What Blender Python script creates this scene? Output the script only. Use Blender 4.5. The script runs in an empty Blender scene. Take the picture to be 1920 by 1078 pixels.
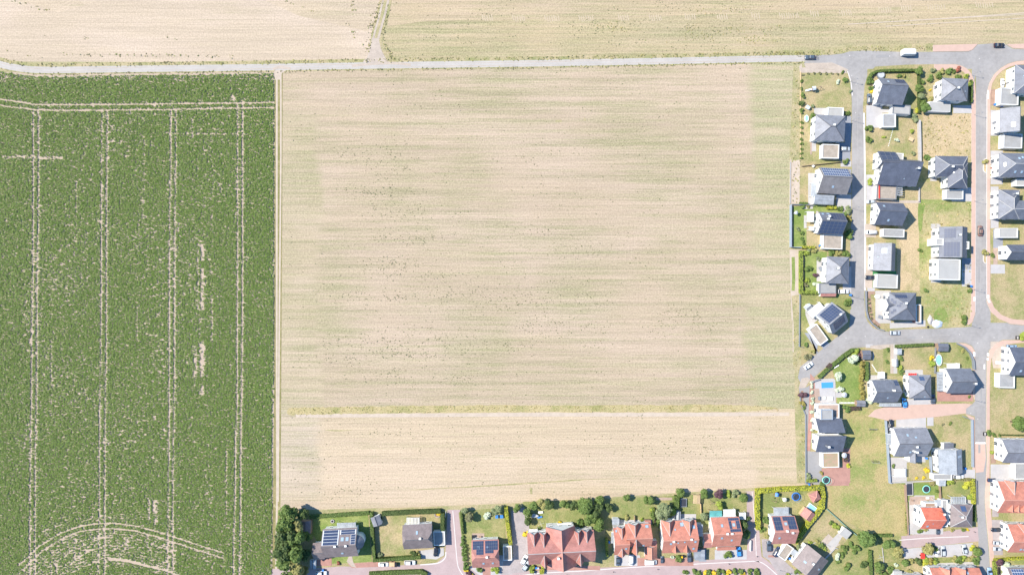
import bpy, math, random
import numpy as np
from mathutils import Vector
C = bpy.context.scene
COL = C.collection
PI = math.pi
R = math.radians

# ------------------------------------------------------------------ camera, sky, sun, exposure
S, H = 0.215, 290.0            # metres on the ground per survey unit, height of the drone
cam = bpy.data.cameras.new('camera')
cam.sensor_width = 36.0
cam.lens = 36.0 * H / (1920 * S)
cam.clip_end = 6000
co = bpy.data.objects.new('camera', cam)
co.location = (0, 0, H)
COL.objects.link(co)
C.camera = co
SUN_EL, SUN_AZ = 46.0, -73.5   # azimuth clockwise from north (+y)
w = bpy.data.worlds.new('World'); C.world = w; w.use_nodes = True
nt = w.node_tree
bg = nt.nodes['Background']
sk = nt.nodes.new('ShaderNodeTexSky'); sk.sky_type = 'NISHITA'; sk.sun_disc = False
sk.sun_elevation = R(SUN_EL); sk.sun_rotation = R(SUN_AZ % 360)
sk.air_density = 1.0; sk.dust_density = 0.3; sk.ozone_density = 3.0
tint = nt.nodes.new('ShaderNodeMix'); tint.data_type = 'RGBA'; tint.blend_type = 'MULTIPLY'; tint.inputs[0].default_value = 1.0
nt.links.new(sk.outputs[0], tint.inputs[6]); tint.inputs[7].default_value = (0.68, 0.98, 1.14, 1)
nt.links.new(tint.outputs[2], bg.inputs[0]); bg.inputs[1].default_value = 0.115
sl = bpy.data.lights.new('sun', 'SUN'); sl.energy = 4.6; sl.angle = R(0.5); sl.color = (1.0, 0.925, 0.80)
so = bpy.data.objects.new('sun', sl); COL.objects.link(so)
az = R(SUN_AZ); el = R(SUN_EL)
sdir = Vector((math.sin(az) * math.cos(el), math.cos(az) * math.cos(el), math.sin(el)))
so.rotation_euler = sdir.to_track_quat('Z', 'Y').to_euler()
so.location = (-150, 40, 200)
vs = C.view_settings
vs.view_transform = 'Standard'; vs.look = 'None'; vs.exposure = 0.86; vs.gamma = 1.0; vs.use_curve_mapping = False

# ------------------------------------------------------------------ helpers
def G(px, py, z=0.0):
    """survey coordinates (measured on the aerial plan) of a point at height z -> metres"""
    k = (H - z) / H
    return ((px - 960) * S * k, (539 - py) * S * k, z)

def tag(o, label=None, cat=None, group=None, kind=None):
    if label: o['label'] = label
    if cat: o['category'] = cat
    if group: o['group'] = group
    if kind: o['kind'] = kind
    return o

def empty(name, loc=(0, 0, 0), rz=0.0):
    o = bpy.data.objects.new(name, None); o.location = loc; o.rotation_euler = (0, 0, rz)
    o.empty_display_size = 0.5
    COL.objects.link(o); return o

def link(name, me, parent=None, loc=(0, 0, 0), rz=0.0):
    o = bpy.data.objects.new(name, me); o.location = loc; o.rotation_euler = (0, 0, rz)
    if parent: o.parent = parent
    COL.objects.link(o); return o

class MB:
    def __init__(s): s.v = []; s.f = []; s.m = []
    def add(s, vs_, fs, m=0):
        o = len(s.v); s.v += [tuple(p) for p in vs_]
        for f in fs: s.f.append(tuple(i + o for i in f)); s.m.append(m)
    def box(s, x0, y0, z0, x1, y1, z1, m=0):
        s.add([(x0,y0,z0),(x1,y0,z0),(x1,y1,z0),(x0,y1,z0),(x0,y0,z1),(x1,y0,z1),(x1,y1,z1),(x0,y1,z1)],
              [(3,2,1,0),(4,5,6,7),(0,1,5,4),(1,2,6,5),(2,3,7,6),(3,0,4,7)], m)
    def frus(s, x0, y0, z0, x1, y1, z1, ix0, iy0, ix1, iy1, m=0):
        s.add([(x0,y0,z0),(x1,y0,z0),(x1,y1,z0),(x0,y1,z0),(x0+ix0,y0+iy0,z1),(x1-ix1,y0+iy0,z1),(x1-ix1,y1-iy1,z1),(x0+ix0,y1-iy1,z1)],
              [(3,2,1,0),(4,5,6,7),(0,1,5,4),(1,2,6,5),(2,3,7,6),(3,0,4,7)], m)
    def prism(s, poly, z0, z1, m=0, mt=None):
        n = len(poly)
        a = sum(poly[i][0]*poly[(i+1)%n][1]-poly[(i+1)%n][0]*poly[i][1] for i in range(n))
        if a < 0: poly = poly[::-1]
        s.add([(x,y,z0) for x,y in poly]+[(x,y,z1) for x,y in poly],
              [(i,(i+1)%n,n+(i+1)%n,n+i) for i in range(n)]+[tuple(range(n-1,-1,-1))], m)
        s.add([(x,y,z1) for x,y in poly],[tuple(range(n))], m if mt is None else mt)
    def tube(s, p0, p1, r0, r1, n=7, m=0, cap=True):
        p0, p1 = Vector(p0), Vector(p1); d = (p1-p0).normalized()
        a = d.orthogonal().normalized(); b = d.cross(a)
        vv = []
        for p, r in ((p0,r0),(p1,r1)):
            for i in range(n):
                t = 2*PI*i/n; vv.append(p + (a*math.cos(t)+b*math.sin(t))*r)
        fs = [(i,(i+1)%n,n+(i+1)%n,n+i) for i in range(n)]
        if cap: fs += [tuple(range(n-1,-1,-1)), tuple(range(n,2*n))]
        s.add(vv, fs, m)
    def disc(s, cx, cy, z0, z1, r, n=20, m=0, mt=None):
        s.prism([(cx+r*math.cos(2*PI*i/n), cy+r*math.sin(2*PI*i/n)) for i in range(n)], z0, z1, m, mt)
    def slab(s, vs_, fs, t, m=0, mside=None):
        n = len(vs_)
        s.add(vs_, fs, m)
        s.add([(x,y,z-t) for x,y,z in vs_], [tuple(reversed(f)) for f in fs], m if mside is None else mside)
        ed = {}
        for f in fs:
            for i in range(len(f)): ed[(f[i], f[(i+1)%len(f)])] = 1
        for (i,j) in ed:
            if (j,i) not in ed:
                a,b = vs_[i],vs_[j]
                s.add([a,b,(b[0],b[1],b[2]-t),(a[0],a[1],a[2]-t)],[(3,2,1,0)], m if mside is None else mside)
    def xf(s, fn): s.v = [fn(*p) for p in s.v]; return s
    def mesh(s, name, mats, smooth=False):
        me = bpy.data.meshes.new(name); me.from_pydata(s.v, [], s.f); me.validate()
        for m in mats: me.materials.append(m)
        if len(mats) > 1: me.polygons.foreach_set('material_index', s.m[:len(me.polygons)])
        if smooth: me.polygons.foreach_set('use_smooth', [True]*len(me.polygons))
        me.update(); return me
    def build(s, name, mats, parent=None, loc=(0,0,0), rz=0.0, smooth=False):
        return link(name, s.mesh(name, mats, smooth), parent, loc, rz)

def quads_mesh(name, V, mats, mi=None):
    """V: (n,4,3) array of quads -> mesh"""
    n = len(V)
    me = bpy.data.meshes.new(name)
    me.vertices.add(n*4); me.vertices.foreach_set('co', V.reshape(-1).astype(np.float32))
    me.loops.add(n*4); me.loops.foreach_set('vertex_index', np.arange(n*4, dtype=np.int32))
    me.polygons.add(n); me.polygons.foreach_set('loop_start', np.arange(0, n*4, 4, dtype=np.int32))
    me.polygons.foreach_set('loop_total', np.full(n, 4, dtype=np.int32))
    for m in mats: me.materials.append(m)
    if mi is not None: me.polygons.foreach_set('material_index', mi.astype(np.int32))
    me.update(calc_edges=True); me.validate(); return me

def vnoise(x, y, seed=0):
    """smooth value noise in [0,1]"""
    xi = np.floor(x).astype(np.int64); yi = np.floor(y).astype(np.int64)
    fx = x-xi; fy = y-yi; fx = fx*fx*(3-2*fx); fy = fy*fy*(3-2*fy)
    def h(a,b):
        v = (a*374761393 + b*668265263 + seed*974634777) & 0xffffffff
        v = ((v ^ (v>>13))*1274126177) & 0xffffffff
        return ((v ^ (v>>16)) & 0xffff)/65535.0
    return (h(xi,yi)*(1-fx)+h(xi+1,yi)*fx)*(1-fy)+(h(xi,yi+1)*(1-fx)+h(xi+1,yi+1)*fx)*fy

def leaf_quads(P, N, size, rng, asp=0.75):
    """one leaf-sized quad per point P (n,3) facing about N (n,3)"""
    n = len(P)
    N = N/np.maximum(np.linalg.norm(N,axis=1,keepdims=True),1e-6)
    t = rng.normal(size=(n,3)); a = np.cross(N,t); a /= np.maximum(np.linalg.norm(a,axis=1,keepdims=True),1e-6)
    b = np.cross(N,a)
    s = (size*np.ones(n))[:,None]*0.5
    a = a*s; b = b*s*asp
    return np.stack([P-a-b*0.6, P+a*0.6-b, P+a+b*0.6, P-a*0.6+b],axis=1)

# ------------------------------------------------------------------ materials
def nd(t, kind, **kw):
    n = t.nodes.new(kind)
    for k,v in kw.items():
        if hasattr(n,k): setattr(n,k,v)
        else: n.inputs[k].default_value = v
    return n
def mixc(t, fac, a, b, mode='MIX'):
    m = t.nodes.new('ShaderNodeMix'); m.data_type='RGBA'; m.blend_type = mode
    if isinstance(fac,(int,float)): m.inputs[0].default_value = fac
    else: t.links.new(fac, m.inputs[0])
    for i,c in ((6,a),(7,b)):
        if isinstance(c,tuple): m.inputs[i].default_value = (*c[:3],1)
        else: t.links.new(c, m.inputs[i])
    return m.outputs[2]
def ramp(t, src, lo, hi):
    m = t.nodes.new('ShaderNodeMapRange'); t.links.new(src, m.inputs[0])
    m.inputs[1].default_value = lo; m.inputs[2].default_value = hi
    m.interpolation_type = 'SMOOTHSTEP'
    return m.outputs[0]
def mul(t, a, b, op='MULTIPLY'):
    m = t.nodes.new('ShaderNodeMath'); m.operation = op
    for i,v in ((0,a),(1,b)):
        if isinstance(v,(int,float)): m.inputs[i].default_value = v
        else: t.links.new(v, m.inputs[i])
    return m.outputs[0]
def base_mat(name, rough=0.8, spec=0.3, metal=0.0):
    m = bpy.data.materials.new(name); m.use_nodes = True
    t = m.node_tree; b = t.nodes['Principled BSDF']
    b.inputs['Roughness'].default_value = rough; b.inputs['Specular IOR Level'].default_value = spec
    b.inputs['Metallic'].default_value = metal
    return m, t, b
def coords(t, scale=(1,1,1), rot=0.0, obj=False, off=(0,0,0)):
    if obj: src = t.nodes.new('ShaderNodeTexCoord').outputs['Object']
    else: src = t.nodes.new('ShaderNodeNewGeometry').outputs['Position']
    mp = t.nodes.new('ShaderNodeMapping'); t.links.new(src, mp.inputs[0])
    mp.inputs['Rotation'].default_value = (0,0,rot); mp.inputs['Scale'].default_value = scale; mp.inputs['Location'].default_value = off
    return mp.outputs[0]
def noise(t, vec, scale=1.0, detail=3.0, rough=0.55, dist=0.0):
    n = t.nodes.new('ShaderNodeTexNoise'); t.links.new(vec, n.inputs['Vector'])
    n.inputs['Scale'].default_value = scale; n.inputs['Detail'].default_value = detail
    n.inputs['Roughness'].default_value = rough; n.inputs['Distortion'].default_value = dist
    return n.outputs[0]
def bump(t, b, h, strength=0.3, dist=0.1):
    n = t.nodes.new('ShaderNodeBump'); t.links.new(h, n.inputs['Height'])
    n.inputs['Strength'].default_value = strength; n.inputs['Distance'].default_value = dist
    t.links.new(n.outputs[0], b.inputs['Normal'])
M = {}
def mat(name, col, rough=0.8, var=0.12, sc=0.6, spec=0.3, metal=0.0, col2=None, bp=0.0):
    """plain surface with mottling: col, and col2 (or a darker col) where the noise is low"""
    if name in M: return M[name]
    m,t,b = base_mat(name, rough, spec, metal)
    v = coords(t)
    n1 = noise(t, v, sc, 4, 0.6); n2 = noise(t, v, sc*6, 3, 0.6)
    f = ramp(t, mul(t, mul(t, n1, 0.6), mul(t, n2, 0.4), 'ADD'), 0.32, 0.68)
    lo = tuple(c*(1-var) for c in col) if col2 is None else col2
    hi = tuple(min(1,c*(1+var*0.6)) for c in col)
    t.links.new(mixc(t, f, lo, hi), b.inputs['Base Color'])
    if bp: bump(t, b, n2, bp, 0.05)
    M[name] = m; return m

def lawn_mat(name, green, straw, amt, sc=0.12, hi=0.75):
    """grass: amt = share of dry straw"""
    m,t,b = base_mat(name, 0.95, 0.1)
    v = coords(t)
    big = noise(t, v, sc, 5, 0.62, 0.4); fine = noise(t, v, hi, 4, 0.7)
    f = mul(t, mul(t, big, 0.7), mul(t, fine, 0.3), 'ADD')
    k = 0.5+(0.5-amt)*0.45
    f = ramp(t, f, k-0.13, k+0.13)
    c = mixc(t, f, green, straw)
    f2 = ramp(t, noise(t, v, 2.4, 3, 0.7), 0.3, 0.7)
    c2 = mixc(t, f2, tuple(0.55 for _ in range(3)), tuple(1.25 for _ in range(3)))
    t.links.new(mixc(t, 0.5, c, c2, 'MULTIPLY') if False else mixc(t, 0.6, c, mixc(t, 1.0, c, c2, 'MULTIPLY')), b.inputs['Base Color'])
    bump(t, b, noise(t, v, 3.0, 3, 0.7), 0.6, 0.12)
    M[name] = m; return m

def stub_color(t, rot=0.0, green=0.3, seed=0.0, soil=(0.4,0.33,0.25), straw=(0.46,0.38,0.28), grn=(0.175,0.182,0.088), gsc=(0.011,0.42)):
    """harvested ground: drill rows along local x of rot, pale soil, straw, thin streaks of regrowth; returns colour and height"""
    o = (seed*37.1, seed*17.7, 0)
    rows = noise(t, coords(t, (0.03,2.2,1), rot, off=o), 1.0, 3, 0.75)
    rows2 = noise(t, coords(t, (0.010,0.45,1), rot, off=o), 1.0, 3, 0.6)
    grain = noise(t, coords(t, (1,1,1), rot, off=o), 1.6, 4, 0.75)
    blot = noise(t, coords(t, (0.35,1,1), rot, off=o), 0.05, 4, 0.6)
    c = mixc(t, ramp(t, rows, 0.34, 0.66), soil, straw)
    c = mixc(t, mul(t, ramp(t, blot, 0.42, 0.64), 0.5), c, tuple(min(1,x*1.2) for x in soil[:2])+(soil[2]*1.27,))
    g1 = noise(t, coords(t, (gsc[0],gsc[1],1), rot, off=(o[0]+5,o[1]+3,0)), 1.0, 4, 0.66)
    g2 = noise(t, coords(t, (0.055,2.0,1), rot, off=o), 1.0, 4, 0.75)
    g3 = noise(t, coords(t, (1,1,1), 0, off=(o[0]+9,o[1],0)), 0.019, 4, 0.6)
    gg = mul(t, mul(t, mul(t, g1, 0.36), mul(t, g2, 0.36), 'ADD'), mul(t, g3, 0.28), 'ADD')
    k = 0.60-green*0.28
    gm = mul(t, ramp(t, gg, k-0.03, k+0.16), 0.72)
    c = mixc(t, gm, c, mixc(t, ramp(t, grain, 0.3, 0.7), grn, (grn[0]*1.75,grn[1]*1.65,grn[2]*1.8)))
    lines = ramp(t, noise(t, coords(t, (0.02,3.4,1), rot, off=o), 1.0, 2, 0.6), 0.3, 0.7)
    c = mixc(t, 0.55, c, mixc(t, 1.0, c, mixc(t, lines, (0.82,0.82,0.81), (1.13,1.12,1.11)), 'MULTIPLY'))
    gr = mixc(t, ramp(t, grain, 0.28, 0.72), (0.74,0.74,0.74), (1.2,1.2,1.2))
    c = mixc(t, 0.8, c, mixc(t, 1.0, c, gr, 'MULTIPLY'))
    c = mixc(t, 0.6, c, mixc(t, 1.0, c, mixc(t, ramp(t, rows2, 0.35, 0.65), (0.91,0.91,0.90), (1.06,1.055,1.05)), 'MULTIPLY'))
    return c, mul(t, grain, rows, 'ADD')
def stubble_mat(name, *a, **k):
    m,t,b = base_mat(name, 0.95, 0.1)
    c,h = stub_color(t, *a, **k)
    t.links.new(c, b.inputs['Base Color']); bump(t, b, h, 0.5, 0.12)
    M[name] = m; return m
def field_mat(name, main, west, east, xw, xe, ytop):
    """one field: rows across it, and headlands worked along its west and east edge with a ragged change-over"""
    m,t,b = base_mat(name, 0.95, 0.1)
    c,h = stub_color(t, **main); cw,_ = stub_color(t, **west); ce,_ = stub_color(t, **east)
    ps = t.nodes.new('ShaderNodeNewGeometry').outputs['Position']
    sx = t.nodes.new('ShaderNodeSeparateXYZ'); t.links.new(ps, sx.inputs[0])
    wob = mul(t, mul(t, noise(t, coords(t, (0.10,1.1,1)), 1.0, 4, 0.7), 0.5, 'SUBTRACT'), 9.0)
    wob2 = mul(t, mul(t, noise(t, coords(t, (1,1,1)), 0.03, 3, 0.6), 0.5, 'SUBTRACT'), 14.0)
    x = mul(t, mul(t, sx.outputs[0], wob, 'ADD'), wob2, 'ADD')
    y = mul(t, sx.outputs[1], wob2, 'ADD')
    fy = ramp(t, y, ytop+4, ytop-5)
    c = mixc(t, mul(t, mul(t, ramp(t, x, xw+2.5, xw-2.5), fy), 0.9), c, cw)
    c = mixc(t, mul(t, ramp(t, x, xe-3.0, xe+3.0), 0.9), c, ce)
    t.links.new(c, b.inputs['Base Color']); bump(t, b, h, 0.5, 0.12)
    M[name] = m; return m

def leaf_mat(name, a, bcol, sc=0.9):
    m,t,b = base_mat(name, 0.65, 0.25)
    v = coords(t)
    f = ramp(t, noise(t, v, sc*2.4, 3, 0.8), 0.3, 0.7)
    c = mixc(t, f, a, bcol)
    t.links.new(c, b.inputs['Base Color'])
    tr = t.nodes.new('ShaderNodeBsdfTranslucent'); t.links.new(c, tr.inputs[0])
    mx = t.nodes.new('ShaderNodeMixShader'); mx.inputs[0].default_value = 0.22
    t.links.new(b.outputs[0], mx.inputs[1]); t.links.new(tr.outputs[0], mx.inputs[2])
    t.links.new(mx.outputs[0], t.nodes['Material Output'].inputs[0])
    M[name] = m; return m

def roof_mat(name, col, var=0.22, rough=0.55, lines=0.35):
    """tiles: courses along the slope in object space, mottled"""
    m,t,b = base_mat(name, rough, 0.4)
    v = coords(t, obj=True)
    n1 = noise(t, v, 0.5, 4, 0.6); n2 = noise(t, v, 3.2, 3, 0.7)
    f = ramp(t, mul(t, mul(t, n1, 0.5), mul(t, n2, 0.5), 'ADD'), 0.35, 0.65)
    c = mixc(t, f, tuple(x*(1-var) for x in col), tuple(x*(1+var) for x in col))
    wv = t.nodes.new('ShaderNodeTexWave'); wv.wave_type = 'BANDS'; wv.bands_direction = 'Z'
    t.links.new(coords(t, obj=True), wv.inputs['Vector']); wv.inputs['Scale'].default_value = 1.6; wv.inputs['Distortion'].default_value = 0.6
    c = mixc(t, lines, c, mixc(t, 1.0, c, mixc(t, wv.outputs[1], (0.72,0.72,0.72), (1.1,1.1,1.1)), 'MULTIPLY'))
    t.links.new(c, b.inputs['Base Color'])
    bump(t, b, wv.outputs[1], 0.25, 0.03)
    M[name] = m; return m

# surfaces
mat('asphalt', (0.290,0.276,0.270), 0.9, 0.16, 0.12, bp=0.3)
mat('asphalt_new', (0.27,0.262,0.262), 0.9, 0.08, 0.2, bp=0.3)
mat('concrete_road', (0.385,0.357,0.33), 0.9, 0.10, 0.15, bp=0.3)
mat('gravel_pale', (0.40,0.335,0.28), 0.95, 0.16, 0.4, bp=0.6)
mat('gravel_mauve', (0.33,0.29,0.285), 0.95, 0.16, 0.35, bp=0.5)
mat('paver_pink', (0.46,0.325,0.27), 0.9, 0.07, 0.5, bp=0.2)
mat('paver_mauve', (0.37,0.285,0.28), 0.9, 0.10, 0.3, bp=0.2)
mat('paver_grey', (0.40,0.385,0.385), 0.9, 0.09, 0.5, bp=0.2)
mat('paver_slate', (0.25,0.26,0.29), 0.9, 0.09, 0.5, bp=0.2)
mat('paver_white', (0.40,0.38,0.365), 0.85, 0.08, 0.6, bp=0.2)
mat('paver_red', (0.36,0.20,0.165), 0.9, 0.14, 0.5, bp=0.2)
mat('timber_deck', (0.36,0.27,0.22), 0.8, 0.14, 0.8)
mat('joint', (0.345,0.33,0.32), 0.9, 0.06, 0.5)
mat('soil_mark', (0.43,0.35,0.255), 0.95, 0.14, 0.5)
mat('kerb', (0.55,0.52,0.50), 0.85, 0.06, 0.5)
mat('marking', (0.78,0.77,0.75), 0.7, 0.06, 0.8)
mat('soil_pale', (0.44,0.365,0.295), 0.95, 0.14, 0.5, bp=0.6)
mat('soil_crop', (0.40,0.32,0.25), 0.95, 0.14, 0.5, bp=0.6)
mat('soil_bed', (0.30,0.20,0.15), 0.95, 0.2, 0.6, bp=0.6)
mat('turf_green', (0.05,0.20,0.075), 0.9, 0.1, 0.5)
lawn_mat('lawn_lush', (0.160,0.220,0.060), (0.275,0.30,0.11), 0.42)
lawn_mat('lawn_mid', (0.185,0.215,0.075), (0.32,0.28,0.135), 0.45)
lawn_mat('lawn_dry', (0.225,0.235,0.095), (0.375,0.30,0.175), 0.54)
lawn_mat('lawn_straw', (0.29,0.26,0.13), (0.45,0.35,0.22), 0.66, hi=0.9)
lawn_mat('meadow', (0.21,0.245,0.08), (0.365,0.295,0.145), 0.56, sc=0.09)
lawn_mat('plot', (0.215,0.25,0.085), (0.40,0.33,0.19), 0.50, sc=0.07)
lawn_mat('rough_dry', (0.25,0.25,0.115), (0.40,0.33,0.205), 0.52, sc=0.16)
lawn_mat('strip_grass', (0.25,0.245,0.10), (0.41,0.335,0.185), 0.62, sc=0.10)
lawn_mat('track_grass', (0.20,0.19,0.075), (0.30,0.25,0.13), 0.5, sc=0.2)
lawn_mat('land', (0.24,0.25,0.11), (0.40,0.34,0.22), 0.55, sc=0.03)
# leaves
for k,a,b_ in (('g',(0.067,0.116,0.027),(0.195,0.262,0.073)),('d',(0.043,0.073,0.027),(0.134,0.183,0.055)),
               ('l',(0.183,0.250,0.037),(0.366,0.427,0.085)),('y',(0.512,0.366,0.024),(0.756,0.586,0.061)),
               ('o',(0.146,0.183,0.085),(0.293,0.329,0.171)),('p',(0.061,0.030,0.043),(0.165,0.091,0.104)),
               ('r',(0.244,0.073,0.055),(0.403,0.159,0.110)),('b',(0.189,0.165,0.043),(0.366,0.317,0.098)),
               ('h',(0.34,0.35,0.03),(0.52,0.52,0.08)),('w',(0.195,0.171,0.073),(0.378,0.336,0.146)),
               ('c',(0.085,0.150,0.036),(0.185,0.255,0.075)),('s',(0.134,0.140,0.073),(0.268,0.256,0.134)),
               ('x',(0.207,0.213,0.067),(0.403,0.366,0.146)),('v',(0.439,0.488,0.366),(0.610,0.671,0.512)),('x2',(0.293,0.244,0.098),(0.512,0.415,0.207)),('o2',(0.155,0.155,0.085),(0.26,0.245,0.15)),('g2',(0.14,0.16,0.085),(0.23,0.24,0.13))):
    leaf_mat('leaf_'+k, a, b_)
mat('bark', (0.12,0.09,0.065), 0.9, 0.2, 2.0)
mat('hedge_core', (0.06,0.08,0.025), 0.95, 0.2, 2.0)
# buildings
roof_mat('roof_grey', (0.195,0.20,0.228)); roof_mat('roof_slate', (0.135,0.145,0.178)); roof_mat('roof_dark', (0.095,0.106,0.142))
roof_mat('roof_brown', (0.185,0.150,0.150)); roof_mat('roof_red', (0.44,0.180,0.130)); roof_mat('roof_brick', (0.37,0.170,0.145))
roof_mat('roof_bright', (0.56,0.155,0.10)); roof_mat('roof_sheen', (0.20,0.185,0.185), rough=0.4)
roof_mat('metal_grey', (0.26,0.28,0.31), rough=0.45); roof_mat('metal_pale', (0.36,0.385,0.41), rough=0.4); roof_mat('metal_teal', (0.11,0.36,0.36), rough=0.45)
mat('plaster_white', (0.70,0.69,0.67), 0.85, 0.04, 0.4)
mat('plaster_cream', (0.72,0.66,0.55), 0.85, 0.05, 0.4)
mat('plaster_grey', (0.55,0.55,0.55), 0.85, 0.05, 0.4)
mat('flat_pale', (0.345,0.34,0.33), 0.8, 0.08, 0.4)
mat('flat_grey', (0.29,0.29,0.29), 0.9, 0.14, 0.4)
mat('flat_gravel', (0.33,0.285,0.24), 0.95, 0.2, 0.7, bp=0.5)
mat('flat_sedum', (0.34,0.215,0.165), 0.95, 0.25, 0.6, col2=(0.27,0.25,0.15), bp=0.6)
mat('trim_white', (0.66,0.66,0.65), 0.6, 0.03, 1.0)
mat('trim_grey', (0.20,0.21,0.23), 0.6, 0.06, 1.0)
mat('ridge_pale', (0.36,0.35,0.35), 0.7, 0.05, 1.0)
mat('ridge_dark', (0.11,0.11,0.125), 0.7, 0.05, 1.0)
mat('ridge_red', (0.52,0.27,0.21), 0.7, 0.08, 1.0)
mat('window_glass', (0.05,0.07,0.10), 0.08, 0.1, 0.4, spec=0.6)
mat('solar_cell', (0.042,0.056,0.105), 0.22, 0.15, 0.3, spec=0.6)
mat('solar_blue', (0.060,0.095,0.19), 0.22, 0.12, 0.3, spec=0.6)
mat('solar_frame', (0.55,0.57,0.60), 0.5, 0.05, 1.0)
mat('solar_frame_dark', (0.10,0.11,0.14), 0.5, 0.05, 1.0)
mat('skylight_glass', (0.30,0.40,0.50), 0.12, 0.1, 0.4, spec=0.6)
mat('timber', (0.30,0.205,0.15), 0.8, 0.15, 1.5)
mat('timber_pale', (0.55,0.40,0.24), 0.8, 0.12, 1.5)
mat('stone_wall', (0.40,0.38,0.37), 0.9, 0.15, 1.2)
mat('fence_grey', (0.20,0.215,0.24), 0.7, 0.1, 1.0)
mat('blue_wall', (0.27,0.31,0.37), 0.7, 0.08, 1.0)
mat('plastic_blue', (0.05,0.20,0.55), 0.4, 0.05, 1.0)
mat('plastic_white', (0.68,0.68,0.67), 0.4, 0.03, 1.0)
mat('plastic_yellow', (0.72,0.45,0.02), 0.4, 0.05, 1.0)
mat('plastic_black', (0.02,0.02,0.025), 0.5, 0.1, 1.0)
mat('plastic_green', (0.05,0.30,0.12), 0.5, 0.1, 1.0)
mat('net_green', (0.17,0.27,0.20), 0.8, 0.1, 1.0)
mat('plastic_red', (0.60,0.05,0.04), 0.4, 0.05, 1.0)
mat('plastic_aqua', (0.25,0.62,0.52), 0.5, 0.05, 1.0)
mat('net_black', (0.035,0.04,0.055), 0.8, 0.1, 1.0)
mat('water', (0.25,0.55,0.72), 0.08, 0.06, 0.6, spec=0.5)
mat('pool_cover', (0.06,0.27,0.68), 0.5, 0.04, 0.6)
mat('tarp', (0.52,0.58,0.66), 0.5, 0.15, 1.5)
mat('steel', (0.45,0.46,0.48), 0.4, 0.05, 1.0, metal=0.6)
mat('canvas', (0.60,0.58,0.54), 0.8, 0.04, 1.0)
mat('canvas_grey', (0.42,0.44,0.47), 0.8, 0.06, 1.0)
mat('tyre', (0.015,0.015,0.016), 0.9, 0.1, 2.0)
mat('rim', (0.35,0.36,0.38), 0.4, 0.05, 2.0, metal=0.5)
mat('headlight', (0.65,0.68,0.70), 0.1, 0.03, 2.0, spec=0.6)
mat('taillight', (0.30,0.015,0.015), 0.2, 0.03, 2.0, spec=0.6)
mat('car_glass', (0.025,0.035,0.05), 0.06, 0.05, 1.0, spec=0.7)
for k,c in (('white',(0.78,0.78,0.78)),('silver',(0.42,0.45,0.48)),('black',(0.018,0.022,0.035)),('slate',(0.07,0.095,0.13)),
            ('blue',(0.05,0.25,0.60)),('navy',(0.02,0.035,0.085)),('red',(0.55,0.035,0.03)),('brown',(0.20,0.12,0.10)),('paleblue',(0.25,0.36,0.50))):
    mat('paint_'+k, c, 0.28, 0.04, 1.0, spec=0.6)
# ------------------------------------------------------------------ ground, fields, roads, gardens
def smooth(pts, n=6, closed=False):
    P = [np.array(p, float) for p in pts]; out = []
    m = len(P); rng_ = range(m if closed else m-1)
    for i in rng_:
        p0 = P[(i-1) % m] if closed or i > 0 else P[0]; p1 = P[i]; p2 = P[(i+1) % m]
        p3 = P[(i+2) % m] if closed or i+2 < m else P[-1]
        for k in range(n):
            t = k/n
            out.append(0.5*((2*p1)+(-p0+p2)*t+(2*p0-5*p1+4*p2-p3)*t*t+(-p0+3*p1-3*p2+p3)*t**3))
    if not closed: out.append(P[-1])
    return [tuple(p) for p in out]
def ribbon(pts, wd, n=6):
    """polygon of a strip wd wide (survey units) along the curve through pts"""
    c = smooth(pts, n) if n > 1 else pts
    L_, R_ = [], []
    for i,(x,y) in enumerate(c):
        a = c[max(i-1,0)]; b = c[min(i+1,len(c)-1)]
        dx,dy = b[0]-a[0], b[1]-a[1]; l = math.hypot(dx,dy) or 1
        h = wd/2 if not callable(wd) else wd(i/(len(c)-1))/2
        L_.append((x-dy/l*h, y+dx/l*h)); R_.append((x+dy/l*h, y-dx/l*h))
    return L_ + R_[::-1]
def ragged(pts, wd):
    """strip whose edges and width wander"""
    c = smooth(pts, 24); rr = random.Random(5); A=[]; B=[]
    for i,(x,y) in enumerate(c):
        e = min(1, 0.15+i/10, 0.15+(len(c)-1-i)/10)
        A.append((x, y-wd/2*e*(0.85+0.35*rr.random()))); B.append((x, y+wd/2*e*(0.85+0.35*rr.random())))
    return A+B[::-1]
def rect(x0,y0,x1,y1): return [(x0,y0),(x1,y0),(x1,y1),(x0,y1)]
LC = {}
def sheet(name, polys, mt, layer, label, h=0.0, side=None):
    mb = MB()
    for p in polys:
        LC[layer] = LC.get(layer, 0)+1; z = 0.012*layer + 0.00009*LC[layer]
        q = [G(x,y)[:2] for x,y in p]
        if h: mb.prism(q, -0.02, h+z, 1 if side else 0, 0)
        else:
            a = sum(q[i][0]*q[(i+1)%len(q)][1]-q[(i+1)%len(q)][0]*q[i][1] for i in range(len(q)))
            if a < 0: q = q[::-1]
            mb.add([(x,y,z) for x,y in q], [tuple(range(len(q)))])
    return tag(mb.build(name, [M[mt]]+([M[side]] if side else [])), label, 'ground', kind='structure')

# one ground sheet to the horizon
g = MB(); g.add([(-2500,-2500,0),(2500,-2500,0),(2500,2500,0),(-2500,2500,0)], [(0,1,2,3)])
tag(g.build('ground', [M['land']]), 'open farmland reaching to the horizon around the village', 'ground', kind='structure')

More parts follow.
